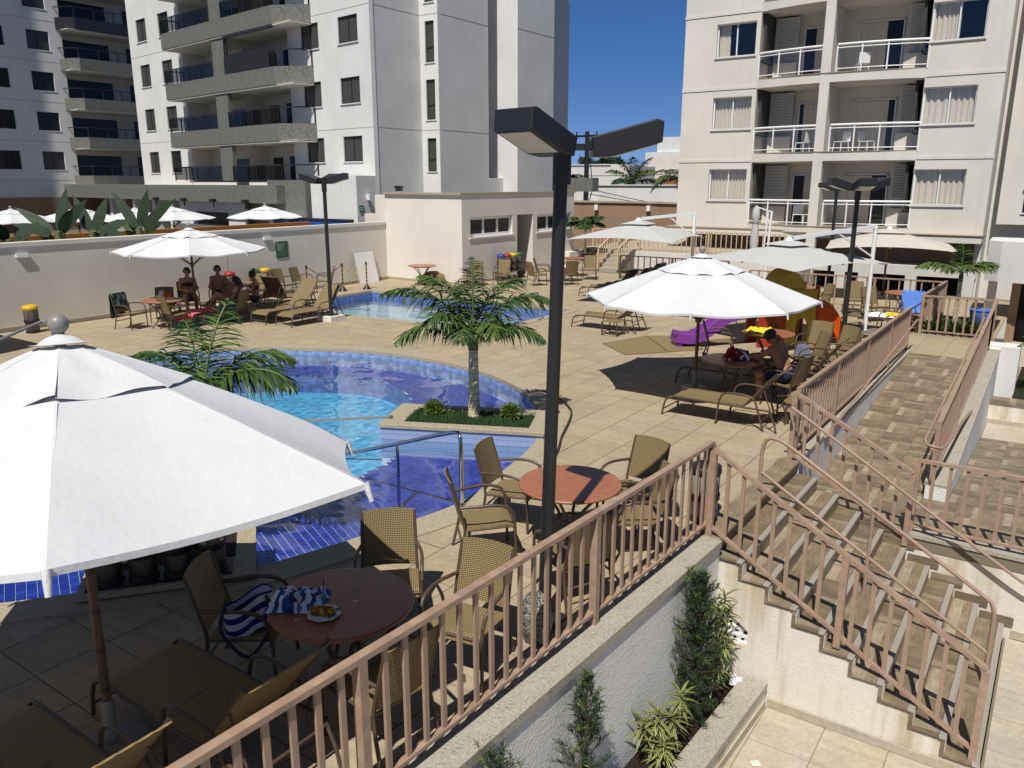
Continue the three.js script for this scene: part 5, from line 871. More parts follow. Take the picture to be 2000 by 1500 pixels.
function frond(az, rise, len, { leaf = 0.5, n = 34, droop = 1.3, w = 0.018, hang = 0.9, twist = 0 } = {}) { // feather leaf: returns [blades, rachis points]
  const pos = [], pts = []; let p = V(0, 0, 0), d = V(Math.cos(az) * Math.cos(rise), Math.sin(rise), Math.sin(az) * Math.cos(rise)); const st = len / n;
  for (let i = 0; i <= n; i++) {
    pts.push(p.clone()); const t = i / n;
    if (t > 0.12) { const h = V(-Math.sin(az), 0, Math.cos(az)), up = V().crossVectors(h, d).normalize(); if (up.y < 0) up.negate(); const l = leaf * Math.sin(Math.PI * Math.min(1, 0.12 + t * 0.86)) * rr(0.85, 1.1) + 0.06;
      for (const s of n > 28 ? [-1, 1, -1, 1] : [-1, 1]) { const out = h.clone().multiplyScalar(s).addScaledVector(d, rr(0.55, 0.9)).addScaledVector(up, rr(-0.25, 0.5)).add(V(rr(-0.12, 0.12), rr(-0.12, 0.12), rr(-0.12, 0.12))); const sd = V().crossVectors(out, V(0, 1, 0)).normalize().applyAxisAngle(out.clone().normalize(), rr(-0.7, 0.7)); ribbonLeaf(pos, p, out, l, w * rr(0.8, 1.15), hang * rr(0.7, 1.5), sd, 0.3, 3); } }
    d.y -= droop * st / len * (0.4 + 1.2 * t); d.normalize(); p = p.clone().addScaledVector(d, st);
  }
  return [geoOf(pos), pts];
}
function palm(label, pos, { h = 1.35, r = 0.075, shaft = 0.35, fronds, name = 'palm_tree', leafMat = M.leaf, scale = 1, group }) {
  const t = thing(name, label, 'palm tree', pos, 0, group);
  const prof = []; for (let i = 0; i <= 24; i++) { const q = i / 24; prof.push([r * (1.12 - 0.25 * q + 0.12 * Math.exp(-q * 8)) * (1 + (i % 4 == 0 ? 0.05 : 0)), h * q]); }
  part(t, 'trunk', lathe(prof, 18), M.trunk);
  part(t, 'crownshaft', lathe([[r * 0.95, h - 0.02], [r * 1.0, h + shaft * 0.3], [r * 0.8, h + shaft * 0.8], [r * 0.45, h + shaft * 1.1]], 14), M.crownshaft);
  const cr = sub(t, 'crown');
  fronds.forEach(([az, rise, len, o = {}], i) => { const [g, pts] = frond(az, rise, len, o); const y = h + shaft * (0.75 + 0.25 * (i % 3) / 2); g.translate(0, y, 0); part(cr, 'frond', g, i % 3 == 1 ? M.leafB : leafMat); part(cr, 'frond_stem', tube(pts.filter((_, k) => k % 4 == 0).map(p => p.clone().add(V(0, y, 0))), 0.014 * (len > 1 ? 1 : 0.7), 14, 5), M.leafB); });
  t.scale.setScalar(scale); return t;
}
// azimuth helper: direction on the ground seen from the balcony (0 away, 90 right)
const az = phi => { const a = R(phi), fx = -0.569 * Math.cos(a) + 0.822 * Math.sin(a), fz = -0.822 * Math.cos(a) - 0.569 * Math.sin(a); return Math.atan2(fz, fx); };
palm('feathery palm with ringed pale trunk in the raised planter at the pool', [-7.62, 0.1, -9.92], { h: 1.12, r: 0.085, shaft: 0.3, fronds: [[az(275), 0.95, 1.75, { droop: 1.7, leaf: 0.52, n: 42 }], [az(250), 0.5, 1.35, { droop: 1.5, leaf: 0.45, n: 36 }], [az(80), 0.85, 1.45, { droop: 1.5, leaf: 0.55, n: 42 }], [az(105), 0.5, 1.25, { droop: 1.4, leaf: 0.45, n: 36 }], [az(300), 1.1, 1.4, { droop: 1.5, leaf: 0.5, n: 36 }], [az(50), 1.05, 1.35, { droop: 1.5, leaf: 0.5, n: 36 }], [az(190), 0.75, 1.0, { droop: 1.9, leaf: 0.45, n: 30 }], [az(150), 0.7, 1.0, { droop: 1.7, leaf: 0.45, n: 30 }], [az(0), 1.4, 1.15, { droop: 0.6, leaf: 0.34, n: 32 }], [az(225), 0.9, 1.1, { droop: 1.8, leaf: 0.45, n: 30 }], [az(340), 1.0, 1.2, { droop: 1.4, leaf: 0.45, n: 30 }]] });
palm('palm fronds showing above the big white parasol', [-7.65, 0.1, -5.05], { h: 1.15, r: 0.08, shaft: 0.3, fronds: [[az(290), 1.0, 1.15, { droop: 1.9, leaf: 0.42, n: 34 }], [az(60), 0.9, 1.2, { droop: 1.8, leaf: 0.5, n: 34 }], [az(95), 0.7, 1.2, { droop: 1.7, leaf: 0.5, n: 34 }], [az(330), 1.15, 1.15, { droop: 1.5, leaf: 0.4, n: 30 }], [az(20), 1.25, 1.15, { droop: 1.1, leaf: 0.4, n: 30 }], [az(180), 0.9, 0.9, { droop: 1.6, leaf: 0.4, n: 24 }], [az(240), 0.8, 0.9, { droop: 1.6, leaf: 0.4, n: 24 }]] });
palm('young palm with few fronds in the far white planter', [-17.9, 0.7, -31.6], { h: 1.0, r: 0.05, shaft: 0.2, fronds: [20, 75, 110, 190, 250, 290].map((p, i) => [az(p), i & 1 ? 0.6 : 0.95, 1.0, { droop: 1.6, leaf: 0.42, n: 30, w: 0.035 }]) });
palm('palm with arching yellow-green fronds at the head of the ramp', [-2.3, 0.05, -24.3], { h: 1.2, r: 0.06, shaft: 0.25, fronds: [[az(275), 0.6, 1.25, { droop: 1.2, leaf: 0.38, n: 34, w: 0.026 }], [az(85), 0.65, 1.05, { droop: 1.3, leaf: 0.42, n: 34, w: 0.026 }], [az(20), 1.25, 0.75, { droop: 0.6, leaf: 0.3, n: 30, w: 0.026 }], [az(120), 0.6, 0.8, { droop: 1.2, leaf: 0.3, n: 24 }], [az(240), 0.6, 0.9, { droop: 1.2, leaf: 0.3, n: 24 }], [az(190), 0.7, 0.7, { droop: 1.2, leaf: 0.3, n: 20 }]], leafMat: M.leafB });
palm('small wispy palm in the lawn at the right edge', [-0.05, -0.72, -20.6], { h: 0.75, r: 0.05, shaft: 0.15, fronds: [0, 50, 100, 150, 200, 250, 300, 330].map((p, i) => [az(p), 0.9 + 0.2 * (i & 1), 0.75, { droop: 2.0, leaf: 0.22, n: 20, w: 0.012 }]) });
palm('tall coconut palm behind the brown wall near the far tower', [-32.7, 0, -66], { h: 3.3, r: 0.2, shaft: 0.5, fronds: [0, 40, 75, 100, 140, 190, 230, 260, 285, 320].map((p, i) => [az(p), 0.5 + 0.35 * (i % 3), 2.9, { droop: 1.5, leaf: 0.8, n: 30, w: 0.05 }]), leafMat: M.leafDark });
palm('dark palm fronds beside the left edge of the cream block', [-19.0, 0, -44.5], { h: 3.5, r: 0.14, shaft: 0.4, fronds: [220, 250, 280, 300, 330, 10, 190, 90].map((p, i) => [az(p), 0.9 - 0.3 * (i % 3), 2.0, { droop: 1.9, leaf: 0.5, n: 28, w: 0.035 }]), leafMat: M.leafDark });
palm('dark palm fronds peeping from behind the white tower', [-30.6, 0, -50.5], { h: 3.7, r: 0.16, shaft: 0.4, fronds: [80, 60, 100, 120, 40, 150].map((p, i) => [az(p), 0.5 - 0.15 * (i % 3), 2.2, { droop: 1.4, leaf: 0.55, n: 28, w: 0.035 }]), leafMat: M.leafDark });
{ // tree line far behind the white house
  const t = thing('tree', 'dark green tree crown above the far white house', 'tree', [-45.3, 0.4, -84]); part(t, 'trunk', cyl(0.3, 0.2, 4.5), M.stem); const pos = [];
  for (let i = 0; i < 3000; i++) { const a = rr(0, 6.3), q = Math.pow(rnd(), 0.4), cx = Math.cos(a) * q * 3.2, cz = Math.sin(a) * q * 2.0, cy = 5.2 + rr(-1, 1) * (1.0 - q * 0.6) + 0.5 * Math.sin(cx * 1.7); const s = V(rr(-1, 1), rr(-0.5, 0.5), rr(-1, 1)).normalize(); ribbonLeaf(pos, V(cx, cy, cz), V(rr(-1, 1), rr(-0.3, 1), rr(-1, 1)), 0.35, 0.1, 0.5, s, 0, 2); } part(t, 'crown', geoOf(pos), M.leafDark); }
{ // raised planter in the pool
  const t = thing('planter_box', 'raised stone planter with tiled front between pool and deck, holding the palm', 'planter', [-7.62, 0, -9.78], R(24.4));
  const L = 2.62, W = 1.22; const s = polyShape([[-L / 2, -W / 2], [L / 2, -W / 2], [L / 2, W / 2], [-L / 2, W / 2]]); const h = new THREE.Path(); [[-L / 2 + 0.34, -W / 2 + 0.2], [-L / 2 + 0.34, W / 2 - 0.28], [L / 2 - 0.26, W / 2 - 0.28], [L / 2 - 0.26, -W / 2 + 0.2]].forEach((p, i) => i ? h.lineTo(...p) : h.moveTo(...p)); h.closePath(); s.holes.push(h);
  part(t, 'stone_cap', boxUV(new THREE.ExtrudeGeometry(s, { depth: 0.05, bevelEnabled: true, bevelSize: 0.006, bevelThickness: 0.006, bevelSegments: 1 }).rotateX(-Math.PI / 2).translate(0, 0.06, 0)), M.coping);
  part(t, 'core', merge([bx(-L / 2 + 0.02, -1.2, -W / 2 + 0.03, L / 2 - 0.02, 0.055, W / 2 - 0.03)]), M.poolgrout);
  const tg2 = new THREE.BoxGeometry(0.094, 0.094, 0.008), tg3 = new THREE.BoxGeometry(0.008, 0.094, 0.094);
  for (let i = 0; i < 26; i++) for (let j = 0; j < 5; j++) { const m = part(t, 'face_tile', tg2, M.poolbandTile); m.position.set(-L / 2 + 0.06 + i * 0.1, 0.004 - j * 0.1, W / 2 - 0.026); }
  for (let i = 0; i < 11; i++) for (let j = 0; j < 5; j++) { const m = part(t, 'face_tile', tg3, M.poolbandTile); m.position.set(-L / 2 + 0.016, 0.004 - j * 0.1, -W / 2 + 0.09 + i * 0.1); }
  part(t, 'soil', bx(-L / 2 + 0.3, 0.05, -W / 2 + 0.17, L / 2 - 0.22, 0.085, W / 2 - 0.24), M.soil);
  const g = []; for (let i = 0; i < 6500; i++) { const x = rr(-L / 2 + 0.34, L / 2 - 0.27), z = rr(-W / 2 + 0.21, W / 2 - 0.29), hh = rr(0.03, 0.075), a = rr(0, 6.3), w = 0.008; g.push(x, 0.085, z, x + w * 2 * Math.cos(a), 0.085, z + w * 2 * Math.sin(a), x + rr(-0.02, 0.02), 0.085 + hh, z + rr(-0.02, 0.02)); } stuff(t, 'grass', geoOf(g), M.grass);
}
{ // second planter, mostly under the parasol
  const t = thing('planter_box', 'stone planter ledge under the big parasol, behind the steel bins', 'planter', [-7.12, 0, -4.2], R(52)); part(t, 'stone_cap', rb(1.6, 0.06, 1.3, 0, 0.06, 0, 0.006), M.coping); part(t, 'core', bx(-0.76, -0.5, -0.6, 0.76, 0.03, 0.6), M.poolbandTile); part(t, 'soil', bx(-0.6, 0.09, -0.5, 0.6, 0.1, 0.2), M.soil); part(t, 'plinth', bx(-0.72, 0.092, 0.28, 0.58, 0.12, 0.6), M.black);
}
function ballShrub(label, pos, r) { const t = thing('ball_shrub', label, 'shrub', pos); const p1 = [], p2 = []; for (let i = 0; i < 2600; i++) { const d = V(rr(-1, 1), rr(-1, 1), rr(-1, 1)).normalize(), q = r * Math.pow(rnd(), 0.25) * rr(0.85, 1.05), b = d.clone().multiplyScalar(q).add(V(0, r * 0.85, 0)); if (b.y < 0.0) continue; ribbonLeaf(i % 3 ? p1 : p2, b, d.clone().add(V(rr(-0.8, 0.8), rr(-0.2, 0.8), rr(-0.8, 0.8))), 0.045, 0.012, 0.4, V(rr(-1, 1), rr(-1, 1), rr(-1, 1)).normalize(), 0, 2); } part(t, 'foliage', geoOf(p1), M.leafLime); part(t, 'young_leaves', geoOf(p2), M.leafB); part(t, 'stem', cyl(0.012, 0.008, r), M.stem); return t; }
ballShrub('small clipped ball shrub left of the palm trunk', [-8.2, 0.08, -9.6], 0.14); ballShrub('small clipped ball shrub right of the palm trunk', [-7.02, 0.08, -10.1], 0.15);
// shrubs in the bed below the wall
function needleShrub(label, pos, h, w, n, name = 'podocarpus_shrub') { // upright, whorled narrow leaves
  const t = thing(name, label, 'shrub', pos); const stems = [], dark = [], lime = [];
  for (let k = 0; k < n; k++) { const q = Math.pow(rnd(), 0.8), y = 0.06 + h * 0.94 * q, a = rr(0, 6.3), prof = (q > 0.85 ? 0.35 + (1 - q) * 4.3 : 1) * w * rr(0.25, 1.15) * (0.85 + 0.4 * Math.sin(q * 8 + 2 * a + h * 7)), tip = V(Math.cos(a) * prof, y + 0.05 * rnd(), Math.sin(a) * prof), b0 = V(tip.x * 0.15, Math.max(0, y - 0.12), tip.z * 0.15); stems.push(rod(b0, tip, 0.004, 4, 0.002)); const ax = tip.clone().sub(b0).normalize().add(V(0, 0.4, 0)).normalize(); const arr = rnd() < 0.12 ? lime : dark;
    for (let i = 0; i < 20; i++) { const b = b0.clone().lerp(tip, 0.45 + 0.55 * i / 19), d = V(rr(-1, 1), rr(-0.5, 1), rr(-1, 1)).normalize().addScaledVector(ax, 0.75).normalize(); ribbonLeaf(arr, b, d, rr(0.045, 0.075), 0.0035, 0.2, V().crossVectors(d, V(rr(-1, 1), 1, rr(-1, 1))).normalize(), 0, 2); } }
  part(t, 'stem', merge([rod(V(0, -0.05, 0), V(0, h * 0.95, 0), 0.014, 6, 0.004), ...stems]), M.stem); part(t, 'foliage', geoOf(dark), M.leafDark); if (lime.length) part(t, 'young_shoots', geoOf(lime), M.leafLime); return t;
}
needleShrub('tall dark columnar shrub against the white wall near the stairs', [-2.54, -1.57, -6.95], 1.66, 0.27, 480);
needleShrub('loose dark needle-leaved shrub in the middle of the planter bed', [-2.65, -1.57, -4.85], 1.66, 0.22, 190);
needleShrub('low dark needle-leaved shrub at the bottom edge of the picture', [-2.68, -1.57, -3.72], 1.72, 0.3, 170);
function rosetteShrub(label, pos, cl) { // variegated rosettes on cane stems
  const t = thing('variegated_shrub', label, 'shrub', pos); const cream = [], green = [], st = [];
  for (const [dx, y, dz, n, l] of cl) { const c = V(dx, y, dz); st.push(tube([[dx * 0.3, -0.03, dz * 0.3], [dx * 0.6, y * 0.5, dz * 0.6], [dx, y, dz]], 0.01, 8, 5)); for (let i = 0; i < n; i++) { const a = i * 2.4 + rnd(), up = 1.1 - 1.6 * i / n, d = V(Math.cos(a) * Math.cos(up), Math.sin(up), Math.sin(a) * Math.cos(up)), s = V(-Math.sin(a), 0, Math.cos(a)), b = c.clone().add(V(0, 0.07 - 0.14 * i / n, 0)); const L = l * rr(0.8, 1.15); ribbonLeaf(cream, b, d, L, 0.0135, 0.9, s, 0, 4); ribbonLeaf(green, b.clone().add(V(0, 0.003, 0)), d, L * 0.98, 0.0055, 0.9, s, 0, 4); } }
  part(t, 'cane', merge(st), M.stem); part(t, 'leaf_margins', geoOf(cream), M.leafCream); part(t, 'leaf_centres', geoOf(green), M.leaf); return t;
}
const colm = (h, n, w) => Array.from({ length: n }, (_, i) => [rr(-w, w), 0.22 + h * i / n, rr(-w, w), 20, 0.19]);
rosetteShrub('tall yellow-striped shrub beside the lattice vent', [-2.46, -1.57, -7.42], colm(1.0, 11, 0.07));
rosetteShrub('low yellow-striped shrub in the bed in front of the dark columnar shrub', [-2.58, -1.57, -6.15], [[0.02, 0.5, 0.05, 24, 0.2], [0.1, 0.4, -0.12, 24, 0.2], [-0.08, 0.42, 0.14, 22, 0.2], [0.0, 0.3, 0.02, 22, 0.2], [0.12, 0.28, 0.12, 22, 0.2], [-0.1, 0.25, -0.05, 20, 0.2], [0.1, 0.55, -0.28, 24, 0.2], [0.05, 0.15, 0.1, 20, 0.18], [0.08, 0.2, -0.05, 20, 0.18]]);
rosetteShrub('small bright yellow-striped rosette at the foot of the loose shrub', [-2.54, -1.57, -4.7], [[0, 0.75, 0.05, 20, 0.17], [0.05, 0.6, 0.1, 18, 0.16]]);
function bladeClump(label, pos, n, h, w, mt, name, category) { const t = thing(name, label, category, pos); const p = []; for (let i = 0; i < n; i++) { const a = rr(0, 6.3), d = V(Math.cos(a) * rr(0.15, 0.7), 1, Math.sin(a) * rr(0.15, 0.7)); ribbonLeaf(p, V(rr(-0.1, 0.1), 0, rr(-0.1, 0.1)), d, h * rr(0.6, 1), w, 0.8, V(-Math.sin(a), 0, Math.cos(a)), 0, 5); } part(t, 'leaves', geoOf(p), mt); return t; }
for (let i = 0; i < 7; i++) bladeClump(['strap-leaved plant in the ramp-head planter, leftmost clump', 'strap-leaved plant in the ramp-head planter, second clump from left', 'strap-leaved plant in the ramp-head planter, third clump from left', 'strap-leaved plant in the ramp-head planter, middle clump', 'strap-leaved plant in the ramp-head planter, third clump from right', 'strap-leaved plant in the ramp-head planter, second clump from right', 'strap-leaved plant in the ramp-head planter, rightmost clump'][i], [-2.75 + i * 0.21, 0.05, -22.75 - (i % 3) * 0.25], 40, 0.55, 0.018, i & 1 ? M.leaf : M.leafB, 'strap_leaf_plant', 'plant');
{ const w = thing('planter_box', 'low planter bed behind the railing at the ramp head', 'planter'); part(w, 'front_kerb', bx(-3.0, -0.02, -22.55, -1.3, 0.05, -22.3), M.coping); part(w, 'soil', bx(-2.95, -0.02, -26, -1.35, 0.05, -22.55), M.soil); }
bladeClump('grey-green ground plant at the foot of the young far palm', [-18.0, 0.7, -31.9], 90, 0.3, 0.03, M.leafB, 'strap_leaf_plant', 'plant');
// banana plants behind the long wall
function banana(label, pos, leaves) { const t = thing('banana_plant', label, 'plant', pos); for (const [phi, rise, l] of leaves) { const a = az(phi), d = V(Math.cos(a) * Math.cos(rise), Math.sin(rise), Math.sin(a) * Math.cos(rise)), s = V().crossVectors(d, V(0.8, 0.35, 0.45)).normalize(), p = []; ribbonLeaf(p, V(0, 0.9, 0).addScaledVector(d, 0.25), d, l, 0.16, 0.35, s, 0, 8); part(t, 'leaf', geoOf(p), M.leafDark); part(t, 'leaf_stalk', rod(V(0, 0.3, 0), V(0, 0.9, 0).addScaledVector(d, 0.4), 0.03, 6, 0.018), M.leaf); } part(t, 'stem', cyl(0.12, 0.09, 1.1), M.crownshaft); }
banana('banana plant leftmost behind the long wall', [-24.2, 1.15, -10.5], [[280, 0.9, 0.9], [60, 0.8, 0.8], [180, 1.0, 0.7]]);
banana('banana plant second from left behind the long wall', [-24.3, 1.3, -11.9], [[275, 0.75, 1.3], [80, 1.0, 1.2], [120, 0.9, 1.0], [20, 1.3, 1.3], [250, 0.5, 1.0]]);
banana('banana plant third from left behind the long wall', [-24.3, 1.25, -12.9], [[290, 1.2, 1.2], [70, 0.6, 1.0], [100, 0.3, 0.8], [40, 1.2, 1.1]]);
banana('banana plant rightmost behind the long wall', [-24.3, 1.3, -14.4], [[280, 1.1, 1.3], [60, 1.35, 1.2], [85, 0.85, 1.4], [300, 0.5, 1.0], [110, 0.5, 0.8]]);
{ const w = thing('planter_box', 'orange-edged planter behind the long wall under the banana plants', 'planter'); part(w, 'wall_face', bx(-25.2, -0.02, -22, -25.0, 2.27, 2), mat('orangewall', [0.42, 0.17, 0.035], { roughness: 0.8 })); part(w, 'soil', bx(-25.0, -0.02, -22, -22.9, 1.2, 2), M.soil); }
// ---------------------------------------------------------------- people
const sub3 = (a, b) => [a[0] - b[0], a[1] - b[1], a[2] - b[2]];
function capsule(a, b, ra, rb_) { const ba = sub3(b, a), l2 = ba[0] * ba[0] + ba[1] * ba[1] + ba[2] * ba[2] || 1e-9; return (x, y, z) => { const px = x - a[0], py = y - a[1], pz = z - a[2]; let t = (px * ba[0] + py * ba[1] + pz * ba[2]) / l2; t = t < 0 ? 0 : t > 1 ? 1 : t; const dx = px - ba[0] * t, dy = py - ba[1] * t, dz = pz - ba[2] * t; return Math.sqrt(dx * dx + dy * dy + dz * dz) - (ra + (rb_ - ra) * t); }; }
function ellipsoid(c, r) { const m = Math.min(...r); return (x, y, z) => { const a = (x - c[0]) / r[0], b = (y - c[1]) / r[1], d = (z - c[2]) / r[2]; return (Math.sqrt(a * a + b * b + d * d) - 1) * m; }; }
const smin = (a, b, k) => { const h = Math.max(0, k - Math.abs(a - b)) / k; return Math.min(a, b) - h * h * k * 0.25; };
const union = (fs, k) => (x, y, z) => { let d = 1e3; for (const f of fs) d = smin(d, f(x, y, z), k); return d; };
function mcGeo(f, c, half, res) {
  const mc = new MarchingCubes(res, new THREE.MeshBasicMaterial(), false, false, 60000); mc.isolation = 0; const h = res / 2; let o = 0;
  for (let k = 0; k < res; k++) for (let j = 0; j < res; j++) for (let i = 0; i < res; i++) { mc.field[o++] = -f(c[0] + (i - h) / h * half, c[1] + (j - h) / h * half, c[2] + (k - h) / h * half); }
  mc.update(); const n = mc.count, g0 = new THREE.BufferGeometry(); g0.setAttribute('position', new THREE.Float32BufferAttribute(Array.from(mc.positionArray.slice(0, n * 3)), 3)); g0.scale(half, half, half).translate(...c);
  const g = mergeVertices(g0, 1e-5); g.computeVertexNormals(); return boxUV(g);
}
mat('skinA', [0.36, 0.165, 0.09], { roughness: 0.55 }); mat('skinB', [0.42, 0.22, 0.135], { roughness: 0.55 }); mat('hair', [0.012, 0.009, 0.007], { roughness: 0.45 });
mat('navy', [0.012, 0.016, 0.045], { roughness: 0.8 }); mat('teal', [0.03, 0.10, 0.10], { roughness: 0.8 }); mat('bikini', [0.02, 0.018, 0.02], { roughness: 0.7 }); mat('bikiniGreen', [0.12, 0.14, 0.03], { roughness: 0.7 });
function lerp3(a, b, t) { return a.map((v, i) => v + (b[i] - v) * t); }
function handBones(w, dirv, palmN, curl) { // palm and five fingers from wrist w; dirv = pointing, palmN = palm normal
  const d = V(...dirv).normalize(), n = V(...palmN), s = V().crossVectors(d, n).normalize(), nn = V().crossVectors(s, d).normalize(); const P = (a, b, c) => { const v = V(...w).addScaledVector(d, a).addScaledVector(s, b).addScaledVector(nn, c); return [v.x, v.y, v.z]; };
  const fs = [capsule(P(0, 0, 0), P(0.07, 0.018, 0), 0.022, 0.016), capsule(P(0, 0, 0), P(0.075, -0.012, 0), 0.022, 0.016), capsule(P(0.02, 0, 0), P(0.07, 0.0, 0), 0.02, 0.017)];
  [[0.026, 0.062], [0.009, 0.072], [-0.009, 0.067], [-0.026, 0.052]].forEach(([b, l]) => { const k = P(0.078, b, 0), m = P(0.078 + l * 0.5 * Math.cos(curl), b * 1.1, l * 0.5 * Math.sin(curl)), e = P(0.078 + l * (0.5 * Math.cos(curl) + 0.5 * Math.cos(curl * 2)), b * 1.15, l * (0.5 * Math.sin(curl) + 0.5 * Math.sin(curl * 2))); fs.push(capsule(k, m, 0.0095, 0.0088), capsule(m, e, 0.0088, 0.0075)); });
  fs.push(capsule(P(0.015, 0.025, 0.004), P(0.05, 0.05, 0.016), 0.013, 0.0105), capsule(P(0.05, 0.05, 0.016), P(0.08, 0.056, 0.022), 0.0105, 0.0085)); return fs;
}
// j: hip, chest, neck, head, sh/el/wr, kn/an (left/right pairs), hand dirs
function person(label, pos, turn, j, { skin = M.skinA, female = false, trunks = M.navy, top, bun, hairLong = false, res = 84 } = {}) {
  const p = thing('person', label, 'person', pos, turn); const f = female ? 0.88 : 1;
  const hipL = [j.hip[0] - 0.09, j.hip[1], j.hip[2]], hipR = [j.hip[0] + 0.09, j.hip[1], j.hip[2]], waist = lerp3(j.hip, j.chest, 0.5);
  const shC = lerp3(j.sh[0], j.sh[1], 0.5);
  const torso = [capsule(hipL, hipR, 0.115, 0.115), capsule(j.hip, waist, 0.13 * f, 0.118 * f), capsule(lerp3(waist, j.sh[0], 0.15), lerp3(j.chest, j.sh[0], 0.42), 0.10 * f, 0.115 * f), capsule(lerp3(waist, j.sh[1], 0.15), lerp3(j.chest, j.sh[1], 0.42), 0.10 * f, 0.115 * f), capsule(j.sh[0], j.sh[1], 0.062 * f, 0.062 * f), capsule(shC, j.neck, 0.065 * f, 0.052 * f), capsule(j.neck, lerp3(j.neck, j.head, 0.6), 0.052 * f, 0.05 * f)];
  if (female) { const fw = j.front || [0, 0, -1]; for (const s of [0, 1]) { const c = lerp3(j.chest, j.sh[s], 0.45); torso.push(ellipsoid([c[0] + fw[0] * 0.09, c[1] - 0.04, c[2] + fw[2] * 0.09], [0.07, 0.07, 0.07])); } }
  const limbs = [];
  for (const s of [0, 1]) {
    limbs.push(capsule(j.sh[s], j.el[s], 0.052 * f, 0.04 * f), capsule(j.el[s], j.wr[s], 0.041 * f, 0.027 * f));
    limbs.push(capsule(s ? hipR : hipL, j.kn[s], 0.088, 0.056), capsule(j.kn[s], lerp3(j.kn[s], j.an[s], 0.35), 0.056, 0.054), capsule(lerp3(j.kn[s], j.an[s], 0.35), j.an[s], 0.054, 0.034));
    const fd = V(...j.footDir[s]).normalize(); const t1 = [j.an[s][0] + fd.x * 0.15, j.an[s][1] - 0.045 + fd.y * 0.15, j.an[s][2] + fd.z * 0.15]; limbs.push(capsule([j.an[s][0] - fd.x * 0.04, j.an[s][1] - 0.04, j.an[s][2] - fd.z * 0.04], t1, 0.036, 0.028));
  }
  const bodyF = union([...torso, ...limbs], 0.05);
  const all = [j.hip, j.head, ...j.kn, ...j.an, ...j.wr, ...j.el]; let lo = [9, 9, 9], hi = [-9, -9, -9]; for (const q of all) for (let k = 0; k < 3; k++) { lo[k] = Math.min(lo[k], q[k] - 0.26); hi[k] = Math.max(hi[k], q[k] + 0.26); }
  const c = lerp3(lo, hi, 0.5), half = Math.max(...hi.map((v, k) => v - lo[k])) / 2;
  const geos = [mcGeo(bodyF, c, half, res)];
  // head with face
  const hd = j.head, fw = V(...j.look).normalize(), upv = V(...(j.up || [0, 1, 0])).normalize(), rt = V().crossVectors(fw, upv).normalize(); const up2 = V().crossVectors(rt, fw).normalize(); const Hp = (a, b, cc) => { const v = V(...hd).addScaledVector(rt, a).addScaledVector(up2, b).addScaledVector(fw, cc); return [v.x, v.y, v.z]; };
  const base = union([capsule(Hp(0, 0.035, -0.02), Hp(0, 0.035, 0.015), 0.083, 0.08), capsule(Hp(0, -0.01, 0.02), Hp(0, -0.075, 0.05), 0.068, 0.042), capsule(Hp(0, -0.02, -0.02), lerp3(j.head, j.neck, 0.75), 0.055, 0.05), capsule(Hp(0, 0.02, 0.088), Hp(0, -0.025, 0.106), 0.011, 0.016), capsule(Hp(-0.022, -0.058, 0.082), Hp(0.022, -0.058, 0.082), 0.011, 0.011), capsule(Hp(-0.045, 0.032, 0.073), Hp(0.045, 0.032, 0.073), 0.013, 0.013), capsule(Hp(0.084, 0.02, -0.01), Hp(0.082, -0.03, 0.0), 0.016, 0.011), capsule(Hp(-0.084, 0.02, -0.01), Hp(-0.082, -0.03, 0.0), 0.016, 0.011)], 0.022);
  const eyes = [ellipsoid(Hp(0.034, 0.012, 0.092), [0.015, 0.011, 0.015]), ellipsoid(Hp(-0.034, 0.012, 0.092), [0.015, 0.011, 0.015])];
  const headF = (x, y, z) => Math.max(base(x, y, z), -Math.min(eyes[0](x, y, z), eyes[1](x, y, z)));
  geos.push(mcGeo(headF, hd, 0.19, 60));
  for (const s of [0, 1]) if (j.hand && j.hand[s]) { const [dv, pn, cu] = j.hand[s]; const hb = union(handBones(j.wr[s], dv, pn, cu), 0.008); const cc = V(...j.wr[s]).addScaledVector(V(...dv).normalize(), 0.07); geos.push(mcGeo(hb, [cc.x, cc.y, cc.z], 0.13, 56)); }
  part(p, 'body', merge(geos), skin);
  const eyeG = [Hp(0.034, 0.012, 0.086), Hp(-0.034, 0.012, 0.086)].map(q => new THREE.SphereGeometry(0.011, 8, 6).translate(...q).toNonIndexed()); part(p, 'eyes', merge(eyeG), M.hair);
  const hf = [(x, y, z) => Math.max(base(x, y, z) - 0.014, -union([capsule(Hp(0, -0.04, 0.1), Hp(0, 0.03, 0.11), 0.085, 0.075)], 0.01)(x, y, z))];
  if (bun) hf.push(ellipsoid(Hp(0, 0.13, -0.07), [0.05, 0.055, 0.05])); if (hairLong) hf.push(capsule(Hp(0, 0.0, -0.07), Hp(0, -0.2, -0.11), 0.075, 0.055));
  const neckCut = (x, y, z) => { const v = V(x, y, z).sub(V(...hd)); return -(v.dot(up2) + (hairLong ? 0.24 : 0.055)); };
  const hu = union(hf, 0.02); part(p, 'hair', mcGeo((x, y, z) => Math.max(hu(x, y, z), neckCut(x, y, z)), hd, 0.27, 60), M.hair);
  const tf = union([...torso.slice(0, 2), capsule(hipL, lerp3(hipL, j.kn[0], female ? 0.18 : 0.6), 0.1, female ? 0.088 : 0.082), capsule(hipR, lerp3(hipR, j.kn[1], female ? 0.18 : 0.6), 0.1, female ? 0.088 : 0.082)], 0.04), cutTop = waist[1] - (female ? 0.1 : 0.06);
  part(p, female ? 'swimsuit_bottom' : 'swim_shorts', mcGeo((x, y, z) => Math.max(tf(x, y, z) - 0.012, y - cutTop), [j.hip[0], j.hip[1], j.hip[2]], 0.42, 56), trunks);
